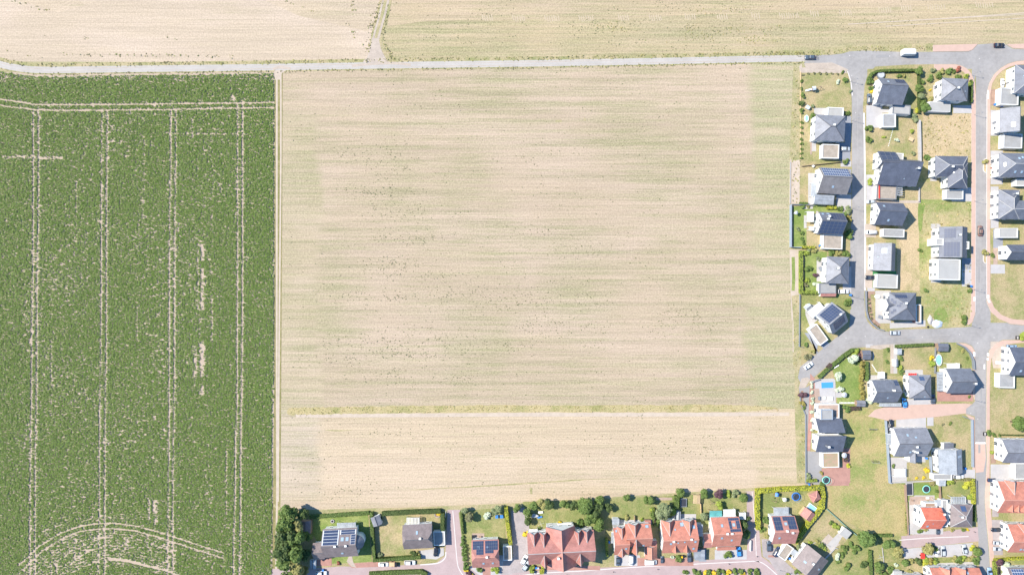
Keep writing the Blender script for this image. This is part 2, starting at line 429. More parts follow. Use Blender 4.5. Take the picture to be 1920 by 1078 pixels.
stubble_mat('stub_nw', R(4), 0.12, 1, soil=(0.41,0.332,0.255), straw=(0.46,0.375,0.28))
stubble_mat('stub_nwd', R(-28), 0.27, 2, soil=(0.4,0.322,0.24), straw=(0.455,0.37,0.265))
stubble_mat('stub_ne', R(1), 0.55, 3, soil=(0.37,0.295,0.2), straw=(0.43,0.345,0.215))
stubble_mat('stub_ned', R(-32), 0.47, 4, soil=(0.38,0.3,0.21), straw=(0.44,0.35,0.225))
MAINR = dict(rot=R(1.0), green=0.48, seed=5, soil=(0.378,0.298,0.222), straw=(0.418,0.334,0.242))
field_mat('stub_main', MAINR, dict(rot=R(90), green=0.52, seed=7, soil=(0.385,0.31,0.225), straw=(0.43,0.345,0.245), gsc=(0.008,0.6)),
    dict(rot=R(90), green=0.70, seed=8, soil=(0.39,0.315,0.225), straw=(0.43,0.35,0.245), grn=(0.18,0.20,0.095), gsc=(0.02,0.5)), -77.5, 96.5, 71.0)
field_mat('stub_south', dict(rot=R(1.2), green=0.24, seed=6, soil=(0.41,0.325,0.235), straw=(0.465,0.375,0.265)), dict(rot=R(90), green=0.46, seed=9, soil=(0.39,0.32,0.25), straw=(0.44,0.365,0.275), gsc=(0.008,0.6)),
    dict(rot=R(88), green=0.34, seed=10, soil=(0.4,0.32,0.225), straw=(0.46,0.37,0.255)), -77.5, 98.0, -40.0)

roadN = [(-160,75),(-60,100),(0,121),(30,127.5),(60,131),(110,131.8),(240,130),(480,127),(730,123),(960,120),(1200,116),(1440,111),(1508,110.5)]
sheet('field', [[(-700,-700),(760,-700),(722,-60),(716,0),(704,55),(692,100),(688,118),(0,116),(-60,95),(-160,70),(-700,-60)]], 'stub_nw', 1, 'bare pale harvested field north west of the concrete lane')
sheet('field', [[(600,-200),(742,-200),(722,-40),(690,60),(560,30),(430,-30),(380,-200)],[(-100,-80),(60,-60),(160,10),(110,24),(30,0),(-100,-20)]], 'stub_nwd', 2, 'weedier diagonal drill rows of the pale north west field')
sheet('field', [[(740,-60),(2600,-300),(2600,88),(1920,82),(1750,84),(1690,98),(1592,97),(1508,104),(1200,110),(735,118),(716,100),(722,60)]], 'stub_ne', 1, 'stubble field with green regrowth north of the lane')
sheet('field', [[(745,-500),(2600,-700),(2600,2),(1900,5),(1500,22),(1180,33),(900,38),(800,40),(726,50),(735,0)]], 'stub_ned', 2, 'diagonal drill rows at the top of the northern stubble field')
sheet('field', [[(527,134),(960,126),(1490,117),(1500,300),(1508,765),(527,767)]], 'stub_main', 1, 'large pale harvested field with streaky horizontal drill rows')
sheet('field', [[(527,768),(1508,766),(1511,912),(1330,921),(1150,932),(960,943),(760,952),(560,957),(527,960)]], 'stub_south', 1, 'narrow harvested field between the grass strip and the gardens')
sheet('field', [rect(-320,136,514,1400)], 'soil_crop', 1, 'pale dry soil under the green row crop')
marks = []
for x0,x1,y in ((905,930,33),(962,990,34),(1022,1053,34),(1086,1118,34),(1160,1182,33),(1218,1247,33),(1285,1306,31),(1345,1367,31),(1410,1427,29),(1462,1502,29),(1520,1540,25),(1574,1602,23),(1648,1676,18),(1690,1712,15),(1740,1775,13),(1830,1866,9)):
    for i in range(int((x1-x0)/4.2)):
        xa = x0+i*4.2+(i*i*0.37%1.3); marks.append(ribbon([(xa-1.0,y-5+(i*1.7%2.2)),(xa+1.2,y+5+(i*2.3%2.6))], 1.7, 1))
sheet('turning_marks', marks, 'soil_mark', 3, 'rows of short pale machine turning marks across the northern field')
sheet('field_lines', [ribbon([(1590,46),(1760,36),(1930,24)],1.6,3), ribbon([(1660,50),(1930,34)],1.3,1), ribbon([(1655,42),(1930,27)],1.2,1)], 'soil_pale', 4, 'pale wheel lines in the northern field')
sheet('green_streak', [ribbon([(770,918),(900,911),(1000,905),(1090,899),(1160,896)], lambda t: 0.6+2.2*math.sin(PI*min(1,t*1.15)), 6), ribbon([(1290,731),(1360,731),(1420,729)], lambda t: 0.3+3.0*t, 4), ribbon([(610,806),(635,807),(660,806)], lambda t: 0.5+2.0*math.sin(PI*t), 4), [(993,914),(998,914),(998,926),(994,925)], [(1042,226),(1052,225),(1054,229),(1041,229)], [(1096,220),(1099,226),(1095,228)]
  ], 'rough_dry', 5, 'thin green weed streaks in the harvested fields')
# bare lane edges, track
sheet('track', [ribbon([(519,132),(519,300),(519,700),(519.5,900),(519,960),(517,1120)], 3.4, 2), ribbon([(526.5,132),(526.6,300),(524.5,520),(522.5,760),(521.5,940)], 3.0, 2),
   ribbon([(530,126),(522,134),(521,150)], lambda t: 22-12*t, 4)], 'soil_pale', 4, 'two pale wheel ruts of the farm track')
sheet('track', [[(515,132),(530,132),(529,400),(527,760),(525,960),(521,1120),(510,1120),(514,700)]], 'track_grass', 3, 'dry grassy farm track between crop and stubble')
sheet('track', [ribbon([(737,-220),(728,-60),(716,10),(703,60),(697,85)], 3.6), ribbon([(747,-220),(738,-60),(726,10),(714,55),(706,85)], 4.2),
   [(697,72),(710,72),(714,92),(724,112),(731,118),(677,120),(688,108),(694,92)]], 'gravel_pale', 5, 'pale gravel farm track joining the concrete lane from the north')
sheet('verge', [ribbon([(742,-220),(733,-60),(721,10),(709,60),(704,90)], 22)], 'rough_dry', 3, 'dry grass verge along the northern farm track')
sheet('verge', [ribbon([(x,y-2) for x,y in roadN], 21), ribbon([(1440,100),(1520,101),(1600,92),(1690,90),(1750,88)], 13)], 'rough_dry', 3, 'dry grass verge along the concrete lane')
sheet('grass_strip', [[(x,y) for x,y in ragged([(538,772),(560,770.5),(640,769),(800,767),(960,766),(1200,766),(1455,765)],13)]], 'strip_grass', 4, 'dry yellow grass strip dividing the two harvested fields')
sheet('bare_strip', [ribbon([(555,779),(800,778),(1000,777),(1240,777),(1480,776)], 7)], 'soil_pale', 3, 'bare soil bands beside the grass strip')
sheet('verge', [[(1480,300),(1502,300),(1502,690),(1487,690),(1484,470),(1481,470)],[(1490,690),(1497,690),(1498,740),(1509,775),(1510,905),(1494,905),(1490,760)],[(1488,122),(1501,135),(1501,300),(1480,300)]], 'rough_dry', 4, 'rough dry strip between the field and the garden fences')
sheet('bare_strip', [ribbon([(1483,300),(1482,383)], 4, 1), [(1483,302),(1500,300),(1499,382),(1482,382)],[(1480,468),(1500,468),(1500,550),(1493,560),(1488,600),(1484,600),(1481,500)], rect(1486,560,1488,660), [(1498,125),(1503,120),(1505,134),(1500,136)]], 'soil_pale', 5, 'bare earth along the garden boundary')
sheet('verge', [ribbon([(1487,482),(1488,520),(1487,545)], 6)], 'lawn_lush', 6, 'small green grass patch outside the lime hedge')
sheet('verge', [[(1484,555),(1499,552),(1499,640),(1490,640)]], 'rough_dry', 6, 'patch of brown dry weeds outside the lime hedge')
sheet('verge', [[(500,940),(540,956),(760,951),(960,943),(1150,931),(1330,920),(1425,913),(1425,922),(1150,941),(960,952),(760,962),(540,968)]], 'rough_dry', 3, 'dry grass along the garden ends')

# village base and gardens
sheet('garden_ground', [[(1501,132),(1592,128),(1640,112),(2500,110),(2500,1600),(500,1600),(540,968),(760,960),(960,950),(1150,938),(1330,926),(1425,920),(1512,908),(1508,770),(1497,735)]], 'lawn_dry', 2, 'mixed dry garden ground of the village')
L1 = 6
sheet('lawn', [[(1560,690),(1600,665),(1613,690),(1613,760),(1570,763),(1566,712)], [(1487,388),(1530,384),(1580,394),(1585,404),(1530,398),(1512,410),(1512,462),(1487,464)], rect(1505,472,1550,546), rect(1587,752,1614,764),
   [(588,964),(690,960),(697,1052),(655,1055),(620,1056),(586,1000)], rect(1712,905,1760,934), rect(1644,280,1650,296),
   [(1690,905),(1712,905),(1712,940),(1700,960)], rect(1727,350,1747,378), rect(1440,922,1544,948)], 'lawn_lush', L1, 'watered green lawns behind the houses')
sheet('lawn', [[(980,940),(1130,935),(1150,985),(985,1000)], [(865,958),(946,950),(948,1012),(880,1016),(872,1060),(860,960)], [(1130,935),(1400,922),(1400,985),(1130,990)], rect(1624,210,1722,286),
   [(1424,922),(1540,914),(1545,950),(1500,1005),(1425,1000)], rect(1656,652,1690,704), [(1764,903),(1826,903),(1826,944),(1764,944)], [(1560,985),(1690,1005),(1690,1100),(1540,1100)], rect(1503,550,1596,580), [(1502,580),(1520,580),(1535,600),(1502,650)],
   rect(1700,1045,1836,1056), rect(1885,250,1960,256), rect(1880,1046,1990,1056), rect(1727,300,1748,352), [(1763,642),(1795,642),(1822,662),(1822,690),(1763,690)]], 'lawn_mid', L1, 'half dry lawns around the houses')
sheet('lawn', [[(1503,136),(1585,136),(1594,150),(1596,202),(1503,202)], [(700,964),(828,960),(830,985),(826,1045),(700,1050)], [(1549,955),(1595,1003),(1560,1045),(1500,1022)], rect(1690,652,1756,700), [(1752,786),(1812,784),(1820,792),(1820,828),(1752,828)], rect(1800,828,1822,880), rect(1500,300,1530,382), rect(1520,300,1578,312), rect(1640,420,1726,545), rect(1626,130,1822,214), rect(1857,505,2000,605), rect(1857,728,2000,836), rect(1690,870,1745,905), rect(1502,202,1522,300)], 'lawn_dry', L1+1, 'dry summer lawns around the houses')
sheet('meadow', [[(1587,772),(1612,762),(1645,770),(1660,787),(1668,905),(1700,908),(1700,1004),(1640,1004),(1545,955),(1548,912),(1590,905)]], 'meadow', L1+2, 'open mown meadow between the lane and the village houses')
sheet('meadow', [[(1726,374),(1822,376),(1822,612),(1800,614),(1740,612),(1726,560),(1718,470)]], 'plot', L1+2, 'weedy undeveloped plot beside the street')
sheet('meadow', [[(1730,214),(1821,214),(1821,294),(1730,294)]], 'lawn_straw', L1+2, 'straw coloured undeveloped plot behind a stone wall')
sheet('meadow', [[(1690,380),(1722,380),(1724,545),(1684,545),(1680,450)]], 'lawn_straw', L1+2, 'straw coloured back gardens behind the middle houses')

sheet('lawn', [smooth([(1750,590),(1758,578),(1768,577),(1776,588),(1775,601),(1764,606),(1752,600)],5,True), smooth([(1722,380),(1734,379),(1731,400),(1728,430),(1722,428)],4,True)], 'lawn_lush', L1+3, 'bright green grass patches on the weedy plot')
# roads: asphalt
N_S = [(1829.5,140),(1830,200),(1829.5,400),(1828.8,560),(1828.6,588),(1823.6,604),(1813,611),(1800,613.5),(1763,616),(1680,617.6),(1668,621.5),(1657,621),(1637,615),(1627,603.5),(1622,592),(1620.5,560),(1620.5,400),(1620,300),(1618,200),(1621,160),(1627,140),(1641,125.5),
       (1700,122),(1750,121),(1790,121),(1800,122.5),(1812,128.5),(1821,138.5),(1827,152)]
asphalt_outer = [(1505,104.5),(1560,103.5),(1580,101),(1593,97),(1620,95.5),(1690,98),(1749,98),(1815,97.5),(1824,94),(1833,84),(1862,82),(1885,84),(1898,92),(1925,93.5),(2100,95),(2300,95),(2300,113),(1925,113.5),(1905,115.5),(1890,120),(1876,128),(1863,140.5),(1854,157),(1850,174),(1849.5,400),(1849.5,567),(1857,585),(1872,598.4),(1894,607.6),(1920,610),(2300,612),(2300,636),(1920,636),(1880,637),(1865,643.5),(1854,657),(1849.5,677),(1848.5,780),(1848,829),
    (1828,829),(1828,785),(1827,780),(1810,775),(1810,765),(1822,758),(1828,752),(1828.2,658.5),(1822,648),(1810,643),(1793.6,642),(1700,646),(1640,649),(1610,651.5),(1595,655.5),(1577,667),(1545,691),(1520,712),(1516,716),(1500,716),(1496,708),(1500,688),(1533.5,661),(1568.6,632),(1592,616),(1594,595),(1594,440),(1597.5,400),(1597,187),(1593.6,153.5),(1588.6,134),(1574,126),(1510,126),(1507,118)]
sheet('road', [asphalt_outer], 'asphalt', 5, 'grey asphalt streets of the housing estate')
# plots enclosed by the street ring (lie above the road sheet)
sheet('garden_ground', [N_S], 'lawn_dry', 6, 'ground of the plots inside the street ring')
sheet('road', [ribbon(roadN, 12.2)], 'concrete_road', 6, 'pale concrete farm lane between the fields')
sheet('lay_by', [[(1508,119),(1560,118),(1575,124),(1590,131),(1588,134),(1560,131),(1530,129),(1511,128)], [(1500,128),(1511,127),(1540,130),(1586,133),(1588,138),(1502,137)], [(1497,727),(1503,709),(1514,707),(1519,711),(1510,726),(1500,733)]], 'gravel_pale', 7, 'pale gravel beside the asphalt')
sheet('road', [[(1498,728),(1509,727),(1518.5,722),(1518.5,905),(1510,905),(1509.5,775),(1500,752)], [(1518,846),(1541,846),(1541,908),(1511,908),(1511,846)]], 'asphalt_new', 7, 'narrow grey lane and yard beside the twin house')
sheet('road', [[(1828,829),(1848,829),(1850,860),(1848,900),(1846,930),(1847,960),(1852,1010),(1857,1078),(1862,1200),(1838,1200),(1837,1078),(1833,985),(1830,930),(1829,880)]], 'asphalt_new', 5, 'grey street leading south past the red roofed houses')
sheet('pavement', [[(1828.5,832),(1847,832),(1848,860),(1844,884),(1829,886)]], 'paver_pink', 6, 'pink paved table across the street')
# mauve paved streets at the bottom
sheet('road', [[(500,1066),(600,1064),(640,1061),(700,1062),(790,1057),(820,1054),(835,1041),(839,955),(863,955),(866,1000),(870,1040),(880,1066),(900,1073),(990,1070),(1060,1066),(1160,1062),(1277,1053),(1400,1043),(1402,1000),(1397,921),(1421,919),(1424,1000),(1428,1043),(1441,1052),(1465,1076),(1480,1120),(500,1120)],
    [(1676,1006),(1760,997),(1833,987),(1835,1014),(1760,1022),(1690,1028),(1683,1028)]], 'paver_mauve', 5, 'mauve block paved residential street')
sheet('parking', [[(1690,1029),(1760,1022),(1824,1017),(1822,1042),(1760,1044),(1696,1047)]], 'paver_grey', 6, 'grey paved parking court')
sheet('gutter', [ribbon([(849,957),(852,990),(857,1050),(862,1068),(872,1082)], 1.5), ribbon([(960,1084),(1000,1075),(1100,1069),(1200,1062),(1400,1052),(1422,1052),(1440,1062),(1470,1090)], 1.5), ribbon([(1410,921),(1415,980),(1418,1042)], 1.2), ribbon([(788,1058),(820,1055),(834,1046),(836,1034)], 2.0), ribbon([(1686,1012),(1740,1008),(1816,1005)], 1.5)], 'kerb', 7, 'pale gutter strips set into the paving')
# pink pavements with real kerbs
pav = [
 [(1749,85),(1833,83),(1823,94),(1815,97),(1749,97.5)], [(1886,83.5),(2100,79),(2300,79),(2300,94),(1925,92.5),(1899,91)],
 [(1751,121.5),(1790,121.5),(1800,123),(1812,129),(1821,139),(1827.5,155),(1829,175),(1828.8,400),(1828,560),(1828,588),(1823,603.5),(1815,610),(1812,603),(1819,594),(1820.8,560),(1821,400),(1821.3,200),(1820.5,165),(1815,146),(1806,135),(1797,131),(1752,132.5)],
 [(2300,114),(1925,114),(1905,116),(1890,120.5),(1876,128.5),(1863.5,141),(1854.5,157),(1850.5,174),(1850,400),(1850,567),(1857.5,584.5),(1872,597.5),(1894,607),(1920,609.4),(2300,611),(2300,602),(1920,600),(1897,598),(1877,590),(1864,577),(1856.5,560),(1856,400),(1856.5,177),(1860,157),(1868,143.5),(1879,133),(1893,126),(1906,122.5),(1925,121),(2300,121)],
 [(2300,637),(1920,637),(1880,638),(1866,644),(1855,657.5),(1850.3,677),(1849.3,780),(1849,829),(1851,860),(1848.5,900),(1846.5,930),(1848,960),(1853,1010),(1858,1078),(1863,1200),(1871,1200),(1866,1078),(1861,1010),(1858,960),(1855,900),(1855.5,829),(1855.5,700),(1858,672),(1866,655),(1880,646),(1920,642),(2300,642)],
 [(1795,642.5),(1810,643.8),(1821.5,649),(1827.5,659),(1827.3,750),(1824,738),(1824.6,690),(1822,668),(1813,652),(1800,646)],
 [(1627,780),(1640,768),(1658,763),(1700,759),(1745,757.5),(1808,756),(1822,757.6),(1811,766),(1811,774.5),(1752,781.5),(1664,788)] , [(1810,776),(1826,782),(1827.3,788),(1827.5,829),(1828.5,880),(1823.5,880),(1823,789),(1814,781)]]
sheet('pavement', pav, 'paver_pink', 0, 'salmon pink block paved footways', h=0.165, side='kerb')
sheet('pavement', [ribbon([(1619.7,212),(1621.3,300),(1622,400),(1622,545)], 3.2, 2), ribbon([(1588.5,134),(1595,153),(1598,180)], 1.6, 2), ribbon([(1850.3,177),(1850,400),(1850,560)], 1.5, 1), ribbon([(1829,177),(1829,400),(1828.3,585)], 1.2, 1)], 'kerb', 8, 'pale kerb stones along the streets')
# markings and drain covers
sheet('road_marking', [rect(1828.5,829,1848,831.5), [(1844.2,683),(1846.6,683),(1846.6,692),(1844.2,692)]], 'marking', 9, 'white painted lines on the asphalt')
sheet('kerb_slab', [rect(1850.5,170,1853.5,180), rect(1850.5,182,1853.3,186), rect(1850.4,553,1854,560), [(1851,562),(1854.2,562),(1856.5,567),(1853,567.5)], rect(1824.5,557,1828,564), rect(1850,662,1853.8,667), rect(1849.6,671,1853.2,675), rect(1824,660,1828,668)], 'marking', 15, 'white slabs of dropped kerb crossings')
sheet('drain_cover', [[(x+0.9*math.cos(a*PI/4),y+0.9*math.sin(a*PI/4)) for a in range(8)] for x,y in ((1597,142),(1605,158.5),(1593,105),(1668,106),(1604,212),(1586,634),(1622,630.5),(1836,111),(1863.5,632.5),(1833,643),(1820,774.5),(1833,785),(1799,627),(1729,632))], 'kerb', 9, 'round manhole covers in the asphalt')
sheet('gravel_patch', [rect(1834,833,1838,849)], 'asphalt', 9, 'dark repair patch in the pink table')

sheet('road_patch', [rect(1600,232,1606,246), rect(1611,318,1617,331), rect(1601,470,1604,500), rect(1836,236,1842,250), rect(1834,500,1837,530), [(1700,630),(1716,629.5),(1716,634),(1700,634.5)], [(1642,104),(1668,103),(1668,108),(1642,109)], rect(1838,720,1841,748), ribbon([(1835,900),(1838,960),(1842,1010)],1.4,3)], 'asphalt_new', 8, 'slightly darker repair patches in the asphalt')
sheet('road_patch', [ribbon([(1607.5,150),(1608,250),(1608.5,400),(1608,540)],0.5,4), ribbon([(1839,180),(1839,400),(1838.5,580)],0.5,2), ribbon([(1600,633),(1660,632),(1780,628)],0.5,3), ribbon([(1530,676),(1570,650),(1610,636)],0.6,3), ribbon([(1560,110),(1690,110),(1800,108)],0.5,3)], 'joint', 8, 'thin pale joints along the middle of the streets')
sheet('lane_mud', [ribbon([(x,y+dy+0.3*math.sin(x*0.02)) for x,y in roadN[2:]], lambda t,a=a: 0.7+0.5*math.sin(t*37+a)) for dy,a in ((-2.6,0),(2.7,2))]+[ribbon([(660,124),(690,121),(735,119),(770,122)],5,4), ribbon([(512,130),(525,127),(545,129)],5,4)], 'gravel_pale', 7, 'dusty wheel marks along the concrete lane')
# driveways, terraces, beds
def many(name, mt, layer, label, polys): sheet(name, polys, mt, layer, label)
many('driveway', 'paver_slate', 9, 'slate grey block paved driveways', [rect(1572,268,1594,300), [(1516,624),(1533,648),(1530,664),(1498+36,661),(1508,624)], rect(1862,430,1880,466), rect(1756,697,1773,733), [(1535,625),(1556,645),(1545,655),(1530,640)], rect(1803,484,1822,505), rect(1310,1028,1324,1052), rect(1584,218,1596,268), rect(1590,318,1596,362), rect(1594,484,1596,540)])
many('driveway', 'paver_grey', 9, 'grey block paved driveways', [rect(1624,198,1654,240), rect(1787,198,1822,213), rect(1803,505,1822,537), rect(1580,500,1596,548), rect(1580,396,1594,405), [(1700,748),(1752,746),(1752,757),(1700,760)], rect(1857,207,1875,255), rect(1857,283,1880,346), rect(1857,350,1872,428), rect(1857,496,1884,513), [(880,1064),(905,1040),(950,1040),(960,1075),(900,1078)], rect(1624,328,1644,376), rect(1784,352,1822,378), rect(1857,870,1905,903), rect(1576,302,1596,313), rect(1568,365,1596,394), rect(1784,880,1828,897), rect(1340,1030,1400,1048), rect(1152,1040,1200,1060), rect(1626,540,1640,545), rect(1700,984,1768,1001)])
many('driveway', 'gravel_mauve', 9, 'mauve gravel yard', [[(958,957),(983,950),(992,985),(990,1060),(985,1072),(940,1076),(944,1050),(962,1045)], [(1428,1010),(1448,1010),(1450,1026),(1462,1030),(1468,1048),(1500,1078),(1520,1100),(1475,1100),(1442,1050),(1430,1042)], rect(1860,908,1872,968), rect(1857,974,1880,1040)])
many('driveway', 'paver_red', 9, 'reddish paved forecourts', [rect(1757,733,1824,752), [(1519,700),(1530,712),(1524,760),(1519,845),(1513,845)], [(1540,878),(1590,874),(1592,910),(1543,910)], rect(592,1045,622,1060), [(652,1056),(740,1050),(745,1060),(660,1064)], rect(905,1062,920,1078), rect(1580,840,1594,905), rect(1760,905,1764,945), rect(1440,1040,1456,1044), rect(1195,1045,1300,1060), rect(1000,1060,1125,1068)])
many('driveway', 'gravel_pale', 9, 'pale sandy driveways', [rect(1622,420,1642,445), rect(1624,460,1638,512), [(1857,640),(1890,640),(1893,690),(1862,690),(1857,660)], rect(1640,376,1726,381), rect(1622,512,1636,540), [(1575,1020),(1553,1000),(1540,1014),(1560,1030)]])
many('terrace', 'paver_white', 10, 'pale stone terraces', [rect(1515,325,1536,384), rect(1526,203,1552,220), [(1525,217),(1530,217),(1530,284),(1520,284)], rect(1749,160,1768,192), rect(1641,545,1670,606), rect(1531,487,1550,528), rect(1745,420,1763,530), rect(1666,857,1700,905), rect(1700,852,1735,866), rect(1675,645,1682,700), [(1704,938),(1715,928),(1752,928),(1752,945),(1727,948),(1725,990),(1713,1002),(1706,1000)], rect(1744,300,1756,340), rect(1569,375,1594,392), [(785,1032),(832,1026),(833,1040),(818,1048),(790,1046)], rect(1767,355,1776,376), rect(1624,545,1640,552), rect(1757,935,1830,946), rect(1530,396,1534,440), [(1549,1022),(1572,998),(1580,1004),(1560,1036)], rect(1507,404,1512,428), [(1735,1056),(1830,1052),(1830,1064),(1735,1066)], rect(1506,385,1524,392), [(1668,605),(1735,600),(1735,612),(1668,616)], rect(1632,703,1660,712), rect(1697,693,1730,703), rect(1450,950,1480,968), [(1510,570),(1530,572),(1545,590),(1518,612),(1510,590)], rect(1530,405,1536,440)])
many('terrace', 'paver_grey', 10, 'grey paved terraces', [[(1527,711),(1562,709),(1566,712),(1567,756),(1530,757)], [(1567,733),(1578,735),(1578,745),(1567,745)], rect(1648,205,1680,212), rect(1260,963,1305,976), rect(1160,974,1226,982), rect(1630,1002,1640,1003), rect(1738,780,1750,798), rect(1680,780,1736,803), rect(1623,645,1636,652), rect(1636,661,1638,675)])
many('terrace', 'timber_deck', 10, 'reddish timber and stone terraces', [[(1526,728),(1536,728),(1538,756),(1528,757)], rect(885,999,908,1012), rect(1230,932,1260,937), rect(1705,930,1750,946), rect(1330,963,1336,968), rect(1660,1050,1661,1051), rect(1862,465,1870,496), rect(1519,250,1522,290)])
many('planting_bed', 'soil_bed', 10, 'brown earth planting beds', [rect(1505,470,1508,545), rect(1857,168,1866,198), rect(1624,546,1640,552), [(1625,552),(1632,552),(1636,595),(1652,610),(1646,614),(1630,600)], rect(1482,430,1487,464), rect(1521,716,1525,800), rect(1815,150,1822,190), rect(1858,312,1867,334), rect(1857,845,1867,868), rect(1502,732,1506,765)])
many('artificial_turf', 'turf_green', 11, 'bright green artificial turf beside the flat garage', [rect(1636,508,1680,540)])
many('stepping_stones', 'marking', 11, 'pale stepping stones across the lawn', [rect(1574+i*2.6,753.5,1575.6+i*2.6,756.5) for i in range(12)]+[rect(1741+i*0.9*1.0,812+i*2.4,1742.3+i*0.9,813.2+i*2.4) for i in range(8)]+[rect(1634+i*1.4,683+i*2.2,1636+i*1.4,684.5+i*2.2) for i in range(7)]+[rect(1677-i*0.8,228+i*3,1678.4-i*0.8,229.4+i*3) for i in range(16)])
many('terrace', 'gravel_pale', 11, 'light gravel garden bed and paths', [[(1631,648),(1668,645),(1668,651),(1650,655),(1632,653)], rect(1669,645,1675,700), [(655,1040),(660,1040),(662,1052),(668,1063),(660,1062),(650,1052)], rect(1747,598,1751,604)])

# ------------------------------------------------------------------ vegetation that nobody could count
rng = np.random.default_rng(7)
def poly_mask(px, py, poly):
    ins = np.zeros(len(px), bool); n = len(poly)
    for i in range(n):
        x1,y1 = poly[i]; x2,y2 = poly[(i+1)%n]
        if y1 == y2: continue
        c = ((y1 > py) != (y2 > py)) & (px < (x2-x1)*(py-y1)/(y2-y1)+x1)
        ins ^= c
    return ins
def seg_dist(px, py, pts):
    d = np.full(len(px), 1e9)
    for (x1,y1),(x2,y2) in zip(pts[:-1], pts[1:]):
        dx,dy = x2-x1, y2-y1; l2 = dx*dx+dy*dy
        t = np.clip(((px-x1)*dx+(py-y1)*dy)/l2, 0, 1)
        d = np.minimum(d, np.hypot(px-x1-t*dx, py-y1-t*dy))
    return d
leaf_mat('leaf_c2', (0.105,0.160,0.034), (0.20,0.27,0.07)); leaf_mat('leaf_c3', (0.18,0.215,0.07), (0.29,0.32,0.13)); leaf_mat('leaf_c1', (0.088,0.148,0.026), (0.162,0.232,0.05), 0.35)
